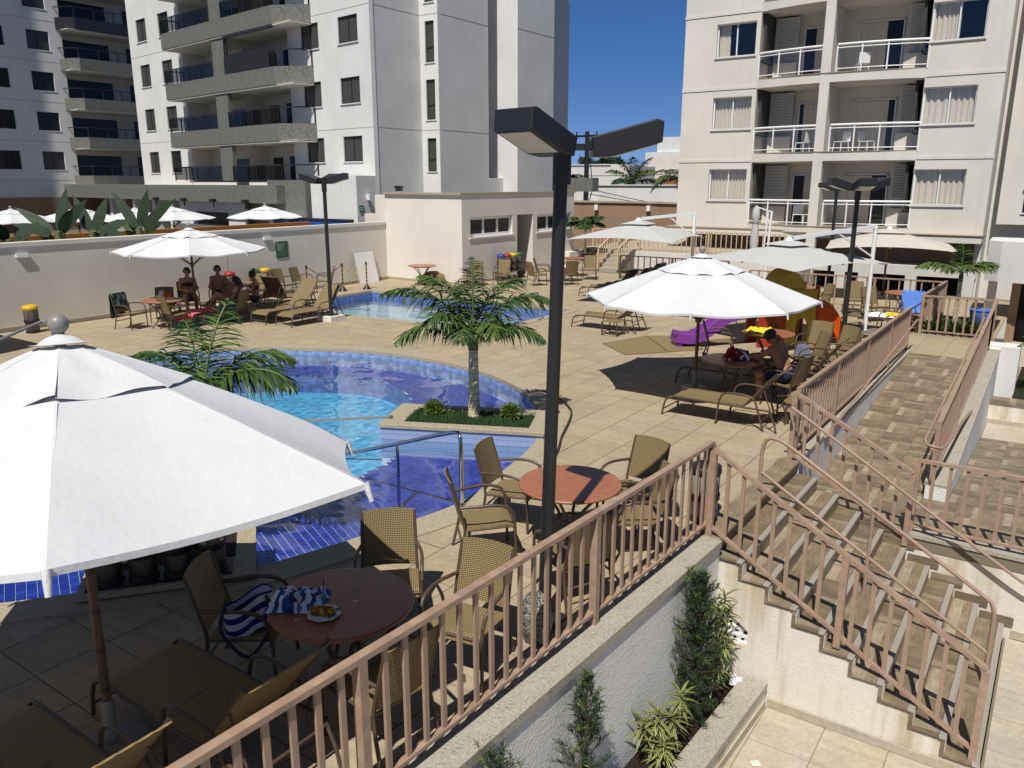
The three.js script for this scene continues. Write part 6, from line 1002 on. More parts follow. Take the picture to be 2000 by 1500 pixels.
  if (female) { const cy = j.chest[1] - 0.03, tsf = union(torso.slice(2), 0.05); part(p, 'swimsuit_top', mcGeo((x, y, z) => Math.max(tsf(x, y, z) - 0.008, Math.abs(y - cy) - 0.06), j.chest, 0.3, 44), top || M.bikini); }
  return p;
}
// seated pose facing -z; hips 0.55 above the ground
const sit = (o = {}) => Object.assign({ hip: [0, 0.54, 0.05], chest: [0, 0.9, 0.08], neck: [0, 1.09, 0.06], head: [0, 1.24, 0.02], sh: [[-0.18, 1.0, 0.08], [0.18, 1.0, 0.08]], el: [[-0.25, 0.74, 0.0], [0.25, 0.74, 0.0]], wr: [[-0.14, 0.66, -0.22], [0.14, 0.66, -0.22]], kn: [[-0.13, 0.52, -0.4], [0.13, 0.52, -0.4]], an: [[-0.13, 0.09, -0.36], [0.13, 0.09, -0.36]], footDir: [[0, 0, -1], [0, 0, -1]], look: [0, -0.15, -1], front: [0, 0, -1], hand: [[[0.3, -0.1, -1], [0, -1, 0], 0.35], [[-0.3, -0.1, -1], [0, -1, 0], 0.35]] }, o);
person('man with bare back in dark shorts leaning on the round table at right', [-3.84, 0, -13.87], look(318), sit({ chest: [0, 0.88, -0.08], neck: [0, 1.06, -0.2], head: [0, 1.17, -0.29], sh: [[-0.19, 0.99, -0.14], [0.19, 0.99, -0.14]], el: [[-0.27, 0.8, -0.36], [0.27, 0.8, -0.38]], wr: [[-0.06, 0.8, -0.56], [0.08, 0.8, -0.58]], look: [0, -0.55, -1], hand: [[[0.6, 0, -0.8], [0, -1, 0], 0.3], [[-0.6, 0, -0.8], [0, -1, 0], 0.3]] }), { skin: M.skinA, res: 100 });
person('woman with pinned-up hair seated by the parasol pole holding a white cloth', [-21.3, 0, -13.95], look(150), sit({ look: [0.45, -0.45, -1], wr: [[-0.02, 0.74, -0.26], [0.08, 0.72, -0.28]] }), { skin: M.skinB, female: true, bun: false, trunks: M.teal, top: M.bikini });
person('bare-chested man seated against the long wall, facing the camera', [-20.93, 0, -14.72], look(165), sit({ look: [-0.2, -0.3, -1], head: [0, 1.26, 0.03] }), { skin: M.skinA });
person('woman with dark loose hair lounging on the pink-towel lounger', [-19.5, 0.0, -14.0], look(255), sit({ hip: [0, 0.45, 0.1], chest: [0, 0.77, 0.25], neck: [0, 0.95, 0.27], head: [0, 1.09, 0.23], sh: [[-0.16, 0.87, 0.26], [0.16, 0.87, 0.26]], el: [[-0.22, 0.63, 0.14], [0.22, 0.63, 0.16]], wr: [[-0.1, 0.62, -0.1], [0.1, 0.62, -0.1]], kn: [[-0.1, 0.74, -0.28], [0.1, 0.62, -0.34]], an: [[-0.1, 0.45, -0.5], [0.1, 0.43, -0.62]], look: [0, -0.25, -1] }), { skin: M.skinB, female: true, hairLong: true, trunks: M.bikini, top: M.bikiniGreen });
person('woman with a high hair bun sitting on a lounger edge, facing left', [-19.6, 0, -15.0], look(262), sit({ hip: [0, 0.47, 0.0], chest: [0, 0.83, 0.02], neck: [0, 1.02, 0.0], head: [0, 1.16, -0.04], sh: [[-0.16, 0.93, 0.02], [0.16, 0.93, 0.02]], el: [[-0.2, 0.68, -0.08], [0.2, 0.68, -0.08]], wr: [[-0.08, 0.62, -0.3], [0.08, 0.62, -0.3]], look: [0, -0.2, -1] }), { skin: M.skinA, female: true, bun: true, trunks: M.bikini, top: M.bikini });

// ---------------------------------------------------------------- play slide
mat('purple', [0.20, 0.045, 0.27], { roughness: 0.25 }); mat('orange', [0.62, 0.085, 0.006], { roughness: 0.3 }); mat('yellow', [0.48, 0.31, 0.012], { roughness: 0.35 }); mat('redplastic', [0.33, 0.035, 0.012], { roughness: 0.35 });
function chute(path, w, rim) { // open trough swept along x,y points, width in z
  const pos = []; const prof = [[-w / 2 - 0.02, rim], [-w / 2 + 0.02, rim], [-w / 2 + 0.05, 0.03], [-w / 4, 0], [w / 4, 0], [w / 2 - 0.05, 0.03], [w / 2 - 0.02, rim], [w / 2 + 0.02, rim], [w / 2 + 0.03, -0.06], [0, -0.09], [-w / 2 - 0.03, -0.06]];
  const pts = new THREE.CatmullRomCurve3(path.map(p => V(p[0], p[1], 0))).getPoints(28), m = prof.length; const ringAt = i => { const t = pts[Math.min(i + 1, 28)].clone().sub(pts[Math.max(i - 1, 0)]).normalize(), n = V(-t.y, t.x, 0); if (n.y < 0) n.negate(); return prof.map(([z, h]) => pts[i].clone().addScaledVector(n, h).add(V(0, 0, z))); };
  for (let i = 0; i < 28; i++) { const a = ringAt(i), b = ringAt(i + 1); for (let k = 0; k < m; k++) { const k2 = (k + 1) % m; for (const v of [a[k], a[k2], b[k2], a[k], b[k2], b[k]]) pos.push(v.x, v.y, v.z); } }
  for (const e of [0, 28]) { const a = ringAt(e), c = a.reduce((s, v) => s.add(v), V()).multiplyScalar(1 / m); for (let k = 0; k < m; k++) for (const v of [a[k], a[(k + 1) % m], c]) pos.push(v.x, v.y, v.z); }
  let g = new THREE.BufferGeometry(); g.setAttribute('position', new THREE.Float32BufferAttribute(pos, 3)); g = toCreasedNormals(mergeVertices(g, 1e-4), R(40)); return boxUV(g);
}
{ const t = thing('play_slide', 'plastic play house with purple slide, yellow walls and orange climbing arch', 'slide', [-6.0, 0, -18.85], R(40));
  part(t, 'purple_slide', chute([[-1.95, 0.2], [-1.75, 0.16], [-1.45, 0.17], [-1.1, 0.36], [-0.75, 0.62], [-0.45, 0.72], [-0.05, 0.9], [0.1, 0.92]], 0.5, 0.16), M.purple); part(t, 'slide_toe', rb(0.16, 0.2, 0.5, -1.86, 0.1, 0, 0.04), M.purple);
  const arch = (w, h, ow, oh) => { const s = rectShape(0, 0, w, h); const q = new THREE.Path(); const c = w / 2; q.moveTo(c - ow / 2, 0.14); q.lineTo(c - ow / 2, oh); q.absarc(c, oh, ow / 2, Math.PI, 0, true); q.lineTo(c + ow / 2, 0.14); q.closePath(); s.holes.push(q); return new THREE.ExtrudeGeometry(s, { depth: 0.06, bevelEnabled: true, bevelSize: 0.015, bevelThickness: 0.015, bevelSegments: 2 }); };
  part(t, 'red_panel', boxUV(arch(0.8, 1.3, 0.42, 0.45).translate(0.02, 0, 0.32)), M.redplastic); part(t, 'yellow_panel', boxUV(arch(0.85, 1.45, 0.4, 0.55).translate(0.86, 0, 0.34)), M.yellow);
  part(t, 'red_panel', boxUV(arch(0.8, 1.3, 0.42, 0.45).translate(0.02, 0, -0.42)), M.redplastic); part(t, 'yellow_panel', boxUV(arch(0.85, 1.45, 0.4, 0.55).translate(0.86, 0, -0.42)), M.yellow);
  for (const [x, z] of [[0, 0.36], [0.84, 0.38], [1.72, 0.36], [0, -0.38], [0.84, -0.38], [1.72, -0.38]]) part(t, 'post', cyl(0.065, 0.065, 1.55, x, 0, z, 12), x == 0.84 ? M.yellow : M.redplastic);
  part(t, 'platform', rb(1.7, 0.06, 0.75, 0.86, 0.9, 0, 0.02), M.yellow);
  part(t, 'yellow_roof', boxUV(new THREE.ExtrudeGeometry((() => { const s = new THREE.Shape(); s.moveTo(0, 0); s.quadraticCurveTo(0.45, 0.75, 0.9, 0); s.lineTo(0, 0); return s; })(), { depth: 0.85, bevelEnabled: true, bevelSize: 0.02, bevelThickness: 0.02, bevelSegments: 2 }).translate(0.42, 1.5, -0.43)), M.yellow); part(t, 'red_roof_edge', rb(0.5, 0.08, 0.9, 0.2, 1.45, 0, 0.02), M.redplastic);
  part(t, 'orange_arch', chute([[1.65, 1.1], [2.0, 1.1], [2.35, 0.85], [2.62, 0.45], [2.75, 0.08]], 0.62, 0.06), M.orange); part(t, 'orange_side', boxUV(new THREE.ExtrudeGeometry((() => { const s = new THREE.Shape(); s.moveTo(1.7, 1.08); s.quadraticCurveTo(2.45, 1.05, 2.75, 0.02); s.lineTo(2.55, 0.02); s.quadraticCurveTo(2.4, 0.5, 2.1, 0.5); s.lineTo(2.1, 0); s.lineTo(1.95, 0); s.lineTo(1.92, 0.5); s.quadraticCurveTo(1.72, 0.6, 1.7, 1.08); return s; })(), { depth: 0.04, bevelEnabled: true, bevelSize: 0.012, bevelThickness: 0.012, bevelSegments: 1 }).translate(0, 0, 0.28)), M.orange);
  t.children.forEach(m => { if (!/purple_slide|slide_toe/.test(m.name)) m.scale.set(0.78, 0.94, 1); });
}
{ mat('matbrown', [0.27, 0.195, 0.09], { map: T.fine, roughness: 0.9 }); const m = thing('play_mat', 'brown rubber mats laid under the purple slide', 'mat'); [[[-9.0, -16.85], [-7.95, -15.98], [-7.3, -16.8], [-8.55, -18.3]], [[-7.28, -16.82], [-6.72, -17.55], [-7.6, -19.0], [-8.53, -18.32]]].forEach((p, i) => part(m, 'mat_piece', slab(p, 0.002, 0.022 + i * 0.003), M.matbrown)); }

// ---------------------------------------------------------------- bins
function bin(label, pos, lid, body, s = 1, group) { const t = thing('litter_bin', label, 'bin', pos, 0, group); part(t, 'body', lathe([[0.0, 0.03], [0.15, 0.03], [0.155, 0.28], [0.16, 0.29], [0.165, 0.62], [0.0, 0.62]], 24), body); part(t, 'base', cyl(0.165, 0.16, 0.05, 0, 0, 0, 24), M.black); part(t, 'band', lathe([[0.158, 0.26], [0.172, 0.27], [0.174, 0.33], [0.16, 0.34]], 24), M.black); part(t, 'lid', lathe([[0.168, 0.57], [0.178, 0.6], [0.175, 0.66], [0.11, 0.69], [0.1, 0.66], [0.0, 0.66]], 24), lid); for (let k = 0; k < 8; k++) part(t, 'slat', cb(0.01, 0.26, 0.006, 0.163 * Math.cos(k * 0.785), 0.45, 0.163 * Math.sin(k * 0.785)).rotateY(0), M.black); t.scale.setScalar(s); return t; }
mat('steelbody', [0.34, 0.29, 0.24], { metalness: 0.85, roughness: 0.28 }); mat('smoke', [0.10, 0.085, 0.075], { roughness: 0.25 }); mat('lidblue', [0.02, 0.05, 0.25], { roughness: 0.4 }); mat('lidred', [0.35, 0.02, 0.02], { roughness: 0.4 }); mat('lidyellow', [0.6, 0.38, 0.01], { roughness: 0.4 }); mat('lidgreen', [0.02, 0.13, 0.04], { roughness: 0.4 });
for (let k = 0; k < 4; k++) bin(['steel bin with black bands under the big parasol, leftmost of four', 'steel bin with black bands under the big parasol, second of four', 'steel bin with black bands under the big parasol, third of four', 'steel bin with black bands under the big parasol, rightmost of four'][k], [-7.09 + k * 0.191, 0.122, -3.5 - k * 0.244], M.black, M.steelbody, 0.86, 'steel bins under the big parasol');
bin('dark cylindrical bin beside the top of the stairs', [-3.08, 0, -8.35], M.black, M.greyplastic, 1);
bin('dark bin with ochre lid at the far left by the wall', [-21.9, 0, -9.75], M.lidyellow, M.smoke, 1.05);
[['lidblue', 0, 'blue'], ['lidred', 1, 'red'], ['lidyellow', 2, 'yellow'], ['lidgreen', 3, 'green']].forEach(([m, k, n]) => bin(`recycling bin with ${n} lid beside the changing block door`, [-18.42, 0.35, -25.85 - k * 0.4], M[m], M.smoke, 1.0, 'recycling bins by the changing block'));
{ const t = thing('bin_rack', 'low dark rack carrying the recycling bins by the door', 'rack', [-18.42, 0, -26.45]); part(t, 'shelf', cb(0.36, 0.04, 1.75, 0, 0.33, 0), M.frame); for (const z of [-0.8, 0.8]) part(t, 'leg', cb(0.3, 0.31, 0.04, 0, 0.155, z), M.frame); }
[['lidred', 0, 'orange-red'], ['lidgreen', 1, 'green'], ['lidyellow', 2, 'yellow']].forEach(([m, k, n]) => bin(`recycling bin with ${n} lid by the long wall behind the sunbathers`, [-22.25, 0.3, -16.1 - k * 0.42 - (k ? 0.55 : 0)], M[m], M.smoke, 1.0, 'recycling bins by the long wall'));
{ const t = thing('bin_rack', 'low dark rack carrying the bins by the long wall', 'rack', [-22.25, 0, -16.6]); part(t, 'shelf', cb(0.36, 0.04, 1.9, 0, 0.28, 0), M.frame); for (const z of [-0.9, 0.9]) part(t, 'leg', cb(0.3, 0.26, 0.04, 0, 0.13, z), M.frame); }

// ---------------------------------------------------------------- fittings on the walls
[[-10.05, 'flat white wall light at the left end of the long wall'], [-17.95, 'flat white wall light left of the green notice']].forEach(([z, l]) => { const t = thing('wall_light', l, 'light', [-22.6, 1.93, z], 0, 'lights on the long wall'); part(t, 'lamp_body', rb(0.07, 0.1, 0.32, 0.035, 0, 0, 0.01), M.whitemetal); part(t, 'diffuser', cb(0.05, 0.01, 0.28, 0.035, -0.055, 0), M.curtain); });
{ const cv = document.createElement('canvas'); cv.width = 128; cv.height = 144; const c = cv.getContext('2d'); c.fillStyle = '#24503c'; c.fillRect(0, 0, 128, 144); c.fillStyle = '#c9d6cc'; let y = 9; [34, 96, 70, 86, 52, 90, 60].forEach((w, i) => { let x = 9; while (x < w) { const l = 5 + ((x * 7 + i * 13) % 9); c.fillRect(x, y, l, 4); x += l + 3; } y += 11; }); c.fillStyle = '#7f9c8b'; [88, 100, 112, 124].forEach((yy, i) => { let x = 22 - i * 4; while (x < 118) { const l = 4 + ((x * 5 + i * 11) % 8); c.fillRect(x, yy, l, 4); x += l + 3; } });
  const t2 = new THREE.CanvasTexture(cv); t2.colorSpace = THREE.SRGBColorSpace; const t = thing('notice_board', 'green notice board with rows of pale lettering on the long wall', 'sign', [-22.59, 1.52, -18.55]); part(t, 'board', cb(0.02, 0.56, 0.52), M.lidgreen); const pl = new THREE.PlaneGeometry(0.5, 0.54).rotateY(Math.PI / 2).translate(0.012, 0, 0); part(t, 'print', pl, new THREE.MeshStandardMaterial({ map: t2, roughness: 0.6 })); }
{ const cv = document.createElement('canvas'); cv.width = 64; cv.height = 64; const c = cv.getContext('2d'); c.fillStyle = '#1d5a3c'; c.fillRect(0, 0, 64, 64); c.fillStyle = '#e4efe6'; c.fillRect(10, 12, 18, 40); c.fillStyle = '#1d5a3c'; c.fillRect(14, 20, 10, 28); c.fillStyle = '#e4efe6'; c.beginPath(); c.arc(42, 18, 6, 0, 7); c.fill(); c.fillRect(38, 25, 9, 16); c.fillRect(34, 40, 5, 13); c.fillRect(46, 40, 5, 13);
  const t2 = new THREE.CanvasTexture(cv); t2.colorSpace = THREE.SRGBColorSpace; const t = thing('exit_sign', 'small green sign with white figure on the tower wall', 'sign', [-30.01, 2.47, -29.88]); part(t, 'plate', cb(0.02, 0.34, 0.3), M.lidgreen); part(t, 'print', new THREE.PlaneGeometry(0.29, 0.33).rotateY(Math.PI / 2).translate(0.012, 0, 0), new THREE.MeshStandardMaterial({ map: t2, roughness: 0.6 })); }
// rope posts and leaning board
const sp = { tape: tex(128, 1, (u, v) => { const k = ((u + v * 6) % 1) < 0.45; return k ? [0.62, 0.5, 0.05] : [0.04, 0.04, 0.04]; }) }; sp.tape.repeat.set(1, 1); M.tape = new THREE.MeshStandardMaterial({ map: sp.tape, roughness: 0.5 });
const spots = [[-21.75, -18.85, 'left of the lamp post'], [-21.3, -20.1, 'just right of the lamp post'], [-20.95, -20.95, 'in front of the leaning board']];
spots.forEach(([x, z, l]) => { const t = thing('rope_post', `black and yellow striped rope post ${l}`, 'post', [x, 0, z], 0, 'striped rope posts'); part(t, 'pole', new THREE.CylinderGeometry(0.026, 0.026, 0.85, 12).translate(0, 0.5, 0).toNonIndexed(), M.tape); part(t, 'knob', new THREE.SphereGeometry(0.045, 12, 8).translate(0, 0.95, 0).toNonIndexed(), M.black); part(t, 'foot', cyl(0.16, 0.05, 0.16, 0, 0, 0, 12), M.black); });
for (let k = 0; k < 2; k++) { const a = spots[k], b = spots[k + 1], m = V((a[0] + b[0]) / 2, 0.55, (a[1] + b[1]) / 2); tag(part(scene, numbered('barrier_rope'), tube([V(a[0], 0.93, a[1]), V(a[0] * 0.7 + b[0] * 0.3, 0.68, a[1] * 0.7 + b[1] * 0.3), m, V(a[0] * 0.3 + b[0] * 0.7, 0.68, a[1] * 0.3 + b[1] * 0.7), V(b[0], 0.93, b[1])], 0.014, 20, 6), k ? M.lidyellow : M.polewood), k ? 'yellow sagging rope between the two right rope posts' : 'dark sagging rope from the left rope post', 'rope', 'sagging ropes'); }
{ const t = thing('leaning_board', 'large white board leaning on the long wall corner', 'board', [-22.25, 0, -22.4]); part(t, 'panel', rb(0.03, 1.2, 1.05, 0, 0.6, 0, 0.005).rotateZ(0.24), M.white); part(t, 'edge_frame', merge([cb(0.04, 1.2, 0.03, 0, 0.6, 0.53).rotateZ(0.24), cb(0.04, 1.2, 0.03, 0, 0.6, -0.53).rotateZ(0.24)]), M.curb); }
{ const t = thing('pool_float', 'round dark woven float on the deck behind the main palm', 'float', [-19.95, 0, -23.5]); part(t, 'disc', lathe([[0, 0.02], [0.4, 0.02], [0.5, 0.12], [0.42, 0.35], [0.2, 0.48], [0, 0.5]], 24), M.matbrown); part(t, 'rim', new THREE.TorusGeometry(0.48, 0.03, 6, 28).rotateX(Math.PI / 2).translate(0, 0.1, 0).toNonIndexed(), M.frame); }
// steel handrails in the pools
{ const t = thing('pool_handrail', 'polished steel handrail leading into the main pool', 'handrail', [-5.62, 0, -7.05]); part(t, 'rail', tube([[0, 0.02, 0], [0, 0.7, 0], [-0.02, 0.86, -0.01], [-0.14, 0.9, -0.03], [-1.3, 0.47, -0.25], [-2.6, -0.02, -0.5], [-2.75, -0.2, -0.53], [-2.76, -0.8, -0.53]], 0.026, 60, 12), M.steel); part(t, 'post', rod(V(-1.25, -0.4, -0.24), V(-1.25, 0.48, -0.24), 0.024, 12), M.steel); part(t, 'flange', cyl(0.055, 0.05, 0.025, 0, 0.012, 0), M.steel); part(t, 'flange', cyl(0.055, 0.05, 0.025, -1.25, -0.4, -0.24), M.steel); }
{ const t = thing('pool_handrail', 'polished steel handrail at the right end of the shallow pool', 'handrail', [-12.1, 0, -18.85]); part(t, 'rail', tube([[0, 0.0, 0], [0, 0.65, 0], [-0.05, 0.75, 0], [-0.2, 0.74, 0.0], [-0.9, 0.4, 0], [-1.3, 0.1, 0], [-1.35, -0.45, 0]], 0.024, 40, 10), M.steel); part(t, 'flange', cyl(0.05, 0.045, 0.02, 0, 0.01, 0), M.steel); }
{ const t = thing('shower_pipe', 'bent grey steel pipe rail behind the big parasol', 'handrail', [-16.6, 0, -7.75]); part(t, 'rail', tube([[0, 0, 0], [0, 0.95, 0], [-0.05, 1.07, 0.05], [-0.2, 1.05, 0.2], [-1.6, 0.2, 1.6], [-2.0, 0, 2.0]], 0.03, 40, 10), M.pipe); part(t, 'flange', cyl(0.06, 0.05, 0.02), M.pipe); }
{ const t = thing('lane_rope', 'thin grey bar lying across the pool from the planter corner', 'bar', [0, 0, 0]); part(t, 'bar', bar(V(-8.62, 0.14, -9.0), V(-9.95, 0.02, -8.3), 0.045, 0.03), M.greyplastic); part(t, 'end_cap', cb(0.07, 0.05, 0.07, -8.62, 0.145, -9.0), M.greyplastic); }
tag(part(scene, numbered('garden_hose'), tube([[-7.7, 0.03, -12.2], [-7.2, 0.03, -11.9], [-6.6, 0.03, -11.3], [-6.25, 0.03, -10.6], [-6.0, 0.03, -10.0], [-5.75, 0.03, -9.5], [-5.6, 0.03, -9.15]], 0.017, 40, 7), M.black), 'thin black hose curving over the deck beside the pool planter', 'hose');
{ const t = thing('cable_box', 'dark grey stone lump covering the cable at the lamp post foot', 'stone', [-3.3, 0, -5.12]); const g = new THREE.IcosahedronGeometry(0.17, 3); const p = g.attributes.position; for (let i = 0; i < p.count; i++) { const v = V().fromBufferAttribute(p, i), n = 1 + 0.25 * (fbm(v.x * 9 + 5, v.y * 9 + v.z * 7 + 5, 64, 3, 401) - 0.5); p.setXYZ(i, v.x * n * 0.85, v.y * n * 1.5 + 0.2, v.z * n * 0.85); } g.computeVertexNormals(); part(t, 'stone', boxUV(g), M.granite); part(t, 'cable', tube([[0.1, 0.05, 0.1], [0.16, 0.1, 0.16], [0.2, 0.03, 0.2], [0.15, 0.03, 0.27]], 0.006, 12, 5), M.black); }

// ---------------------------------------------------------------- cloths, bags, food
function crumple(w, d, amp, seedN, n = 26, hgt = 0) { const pos = [], uv = [], H = (i, j) => { const u = i / n, v = j / n, e = Math.min(1, Math.min(u, 1 - u, v, 1 - v) * 7); return [(u - 0.5) * w * (1 - 0.12 * fbm(v * 5, 3, 64, 2, seedN + 5)), 0.008 + e * amp * fbm(u * 6, v * 6, 64, 3, seedN) + hgt * Math.sin(u * 3.14) * Math.sin(v * 3.14), (v - 0.5) * d * (1 - 0.15 * fbm(u * 5, 1, 64, 2, seedN + 7))]; };
  for (let i = 0; i < n; i++) for (let j = 0; j < n; j++) { const a = H(i, j), b = H(i, j + 1), c = H(i + 1, j + 1), e = H(i + 1, j); pos.push(...a, ...b, ...c, ...a, ...c, ...e); const U = (x, y) => [x / n, y / n]; uv.push(...U(i, j), ...U(i, j + 1), ...U(i + 1, j + 1), ...U(i, j), ...U(i + 1, j + 1), ...U(i + 1, j)); }
  const g = new THREE.BufferGeometry(); g.setAttribute('position', new THREE.Float32BufferAttribute(pos, 3)); g.setAttribute('uv', new THREE.Float32BufferAttribute(uv, 2)); g.computeVertexNormals(); return g; }
const printed = (N, fn, rough = 0.95) => { const t = tex(N, 1, fn); t.repeat.set(1, 1); return new THREE.MeshStandardMaterial({ map: t, roughness: rough, side: THREE.DoubleSide }); };
M.towelBlue = printed(256, (u, v) => { const n = fbm(u * 6, v * 6, 64, 3, 501); return ((u * 5 + 1.3 * n) % 1) < 0.5 ? [0.82, 0.86, 0.9] : n > 0.5 ? [0.12, 0.32, 0.55] : [0.08, 0.18, 0.4]; });
M.stripeBag = printed(128, (u, v) => ((v * 2.6 + 0.15 * fbm(u * 6, v * 3, 64, 2, 777)) % 1) < 0.5 ? [0.8, 0.82, 0.86] : [0.08, 0.11, 0.42]);
M.towelPink = new THREE.MeshStandardMaterial({ color: col(0.72, 0.12, 0.17), roughness: 0.95, side: THREE.DoubleSide }); M.towelYellow = new THREE.MeshStandardMaterial({ color: col(0.75, 0.55, 0.03), roughness: 0.95, side: THREE.DoubleSide }); M.towelWhite = new THREE.MeshStandardMaterial({ color: col(0.78, 0.78, 0.8), roughness: 0.95, side: THREE.DoubleSide }); M.towelSky = new THREE.MeshStandardMaterial({ color: col(0.10, 0.22, 0.60), roughness: 0.95, side: THREE.DoubleSide }); M.towelDark = new THREE.MeshStandardMaterial({ color: col(0.03, 0.03, 0.045), roughness: 0.95, side: THREE.DoubleSide }); M.towelGrey = new THREE.MeshStandardMaterial({ color: col(0.13, 0.14, 0.2), roughness: 0.95, side: THREE.DoubleSide });
M.towelLeaf = printed(128, (u, v) => { const n = fbm(u * 9, v * 9, 64, 3, 511); return n > 0.52 ? [0.22, 0.34, 0.32] : [0.05, 0.07, 0.07]; }); M.redPrint = printed(128, (u, v) => { const n = fbm(u * 7, v * 7, 64, 3, 521); return n > 0.62 ? [0.85, 0.85, 0.85] : n > 0.5 ? [0.06, 0.06, 0.09] : [0.6, 0.07, 0.03]; });
M.orangePrint = printed(128, (u, v) => u < 0.55 ? [0.85, 0.3 + 0.3 * v, 0.05] : [0.8, 0.8, 0.85]);
const cloth = (name, label, cat, pos, turn, g, m, group) => { const o = tag(part(scene, numbered(name), g, m), label, cat, group); o.position.set(...pos); o.rotation.y = turn; return o; };
cloth('towel', 'crumpled blue and white towel on the nearest round table', 'towel', [-4.38, 0.752, -3.52], 0.6, crumple(0.46, 0.36, 0.13, 601), M.towelBlue);
{ const t = thing('food_plate', 'white plate with a sandwich on the nearest round table', 'plate', [-4.08, 0.753, -3.5], 0.5); part(t, 'plate', lathe([[0, 0.004], [0.09, 0.004], [0.125, 0.018], [0.127, 0.022], [0.09, 0.012], [0, 0.012]], 8), M.towelWhite); const b = printed(64, (u, v) => { const n = fbm(u * 9, v * 9, 64, 3, 541); return n > 0.55 ? [0.78, 0.62, 0.22] : [0.5, 0.3, 0.1]; }); part(t, 'sandwich', new THREE.CapsuleGeometry(0.036, 0.11, 6, 14).rotateZ(Math.PI / 2).translate(-0.01, 0.045, 0.01).toNonIndexed(), b); const p = []; for (let i = 0; i < 26; i++) ribbonLeaf(p, V(rr(0.02, 0.08), 0.02, rr(-0.06, 0.06)), V(rr(-1, 1), 0.5, rr(-1, 1)), 0.05, 0.012, 0.8, V(rr(-1, 1), 0, rr(-1, 1)).normalize(), 0, 2); part(t, 'lettuce', geoOf(p), M.leafLime); }
M.clearPlastic = new THREE.MeshPhysicalMaterial({ color: col(0.92, 0.95, 0.96), transmission: 1, roughness: 0.08, thickness: 0, side: THREE.DoubleSide });
[[-4.2, -3.36, 'clear plastic cup at the front of the nearest table'], [-4.22, -3.62, 'clear plastic cup with a dark straw on the nearest table'], [-4.05, -3.78, 'empty clear plastic cup lying behind the plate']].forEach(([x, z, l], i) => { const t = thing('plastic_cup', l, 'cup', [x, 0.752, z]); part(t, 'cup', lathe([[0, 0.002], [0.026, 0.002], [0.037, 0.115], [0.039, 0.118]], 20), M.clearPlastic); if (i == 1) { part(t, 'straw', rod(V(0, 0.01, 0), V(0.03, 0.22, 0.01), 0.004, 6), M.black); part(t, 'drink', cyl(0.025, 0.031, 0.06, 0, 0.004, 0), mat('drink', [0.10, 0.32, 0.42], { roughness: 0.2 })); } });
{ const t = thing('striped_bag', 'blue and white striped beach bag on the armchair at left', 'bag', [-4.85, 0.43, -3.42], 0.9); const g = new THREE.CylinderGeometry(0.19, 0.2, 0.26, 24, 8, true); { const p = g.attributes.position; for (let i = 0; i < p.count; i++) { const x = p.getX(i), y = p.getY(i), z = p.getZ(i), k = 1 + 0.35 * (fbm(x * 9 + 4, y * 9 + z * 6 + 4, 64, 3, 778) - 0.5); p.setXYZ(i, x * k, y + 0.06 * Math.sin(x * 11), z * k); } g.computeVertexNormals(); } g.scale(1, 1, 0.5); g.translate(0, 0.13, 0); part(t, 'body', g.toNonIndexed(), M.stripeBag); part(t, 'bottom', cyl(0.18, 0.18, 0.01, 0, 0.0, 0).scale(1, 1, 0.45), M.navy); part(t, 'strap', tube([[-0.15, 0.3, 0.08], [-0.2, 0.12, 0.2], [-0.02, -0.1, 0.26], [0.16, 0.1, 0.2], [0.14, 0.3, 0.08]], 0.014, 20, 6), M.navy); }
cloth('plastic_bag', 'crumpled white plastic bag on the deck beside the left armchair', 'bag', [-5.1, 0.004, -3.05], 0.4, crumple(0.26, 0.22, 0.14, 611), M.towelWhite);
cloth('plastic_bag', 'scrap of white plastic in the planter bed by the stair wall', 'bag', [-2.36, -1.55, -7.74], 0.2, crumple(0.16, 0.12, 0.12, 613, 12), M.towelWhite);
cloth('paper_scrap', 'square pale paper scrap on the lower court floor', 'paper', [-1.86, -1.797, -6.93], 0.7, crumple(0.09, 0.08, 0.008, 614, 6), mat('paper', [0.75, 0.78, 0.6]));
{ const t = thing('plastic_bottle', 'small clear plastic bottle lying on the deck behind the railing', 'bottle', [-3.3, 0.03, -3.42], 0.8); part(t, 'bottle', lathe([[0, 0], [0.026, 0.002], [0.028, 0.1], [0.012, 0.13], [0.012, 0.15]], 14).rotateZ(1.57), M.clearPlastic); part(t, 'cap', cyl(0.013, 0.013, 0.015, 0, 0.15, 0, 10).rotateZ(1.57), M.towelWhite); }
function drape(w, path, m = 10) { const pts = new THREE.CatmullRomCurve3(path.map(p => V(0, p[0], p[1]))).getPoints(24), pos = [], uv = []; const q = (i, j) => [(j / m - 0.5) * w * (1 + 0.03 * Math.sin(i * 1.3)), pts[i].y + 0.006 * Math.sin(j * 2.1 + i), pts[i].z + 0.012 * Math.sin(j * 1.7 + i * 0.4)]; for (let i = 0; i < 24; i++) for (let j = 0; j < m; j++) { const a = q(i, j), b = q(i, j + 1), c = q(i + 1, j + 1), d = q(i + 1, j); pos.push(...a, ...b, ...c, ...a, ...c, ...d); const U = (x, y) => [y / m, x / 24]; uv.push(...U(i, j), ...U(i, j + 1), ...U(i + 1, j + 1), ...U(i, j), ...U(i + 1, j + 1), ...U(i + 1, j)); } const g = new THREE.BufferGeometry(); g.setAttribute('position', new THREE.Float32BufferAttribute(pos, 3)); g.setAttribute('uv', new THREE.Float32BufferAttribute(uv, 2)); g.computeVertexNormals(); return g; }
const overBack = [[0.55, 0.26], [0.75, 0.31], [0.92, 0.37], [0.94, 0.41], [0.85, 0.44], [0.5, 0.44], [0.28, 0.43]];
const onSeat = [[0.1, -1.37], [0.28, -1.33], [0.36, -1.2], [0.36, -0.8], [0.36, -0.3], [0.365, 0.0]];
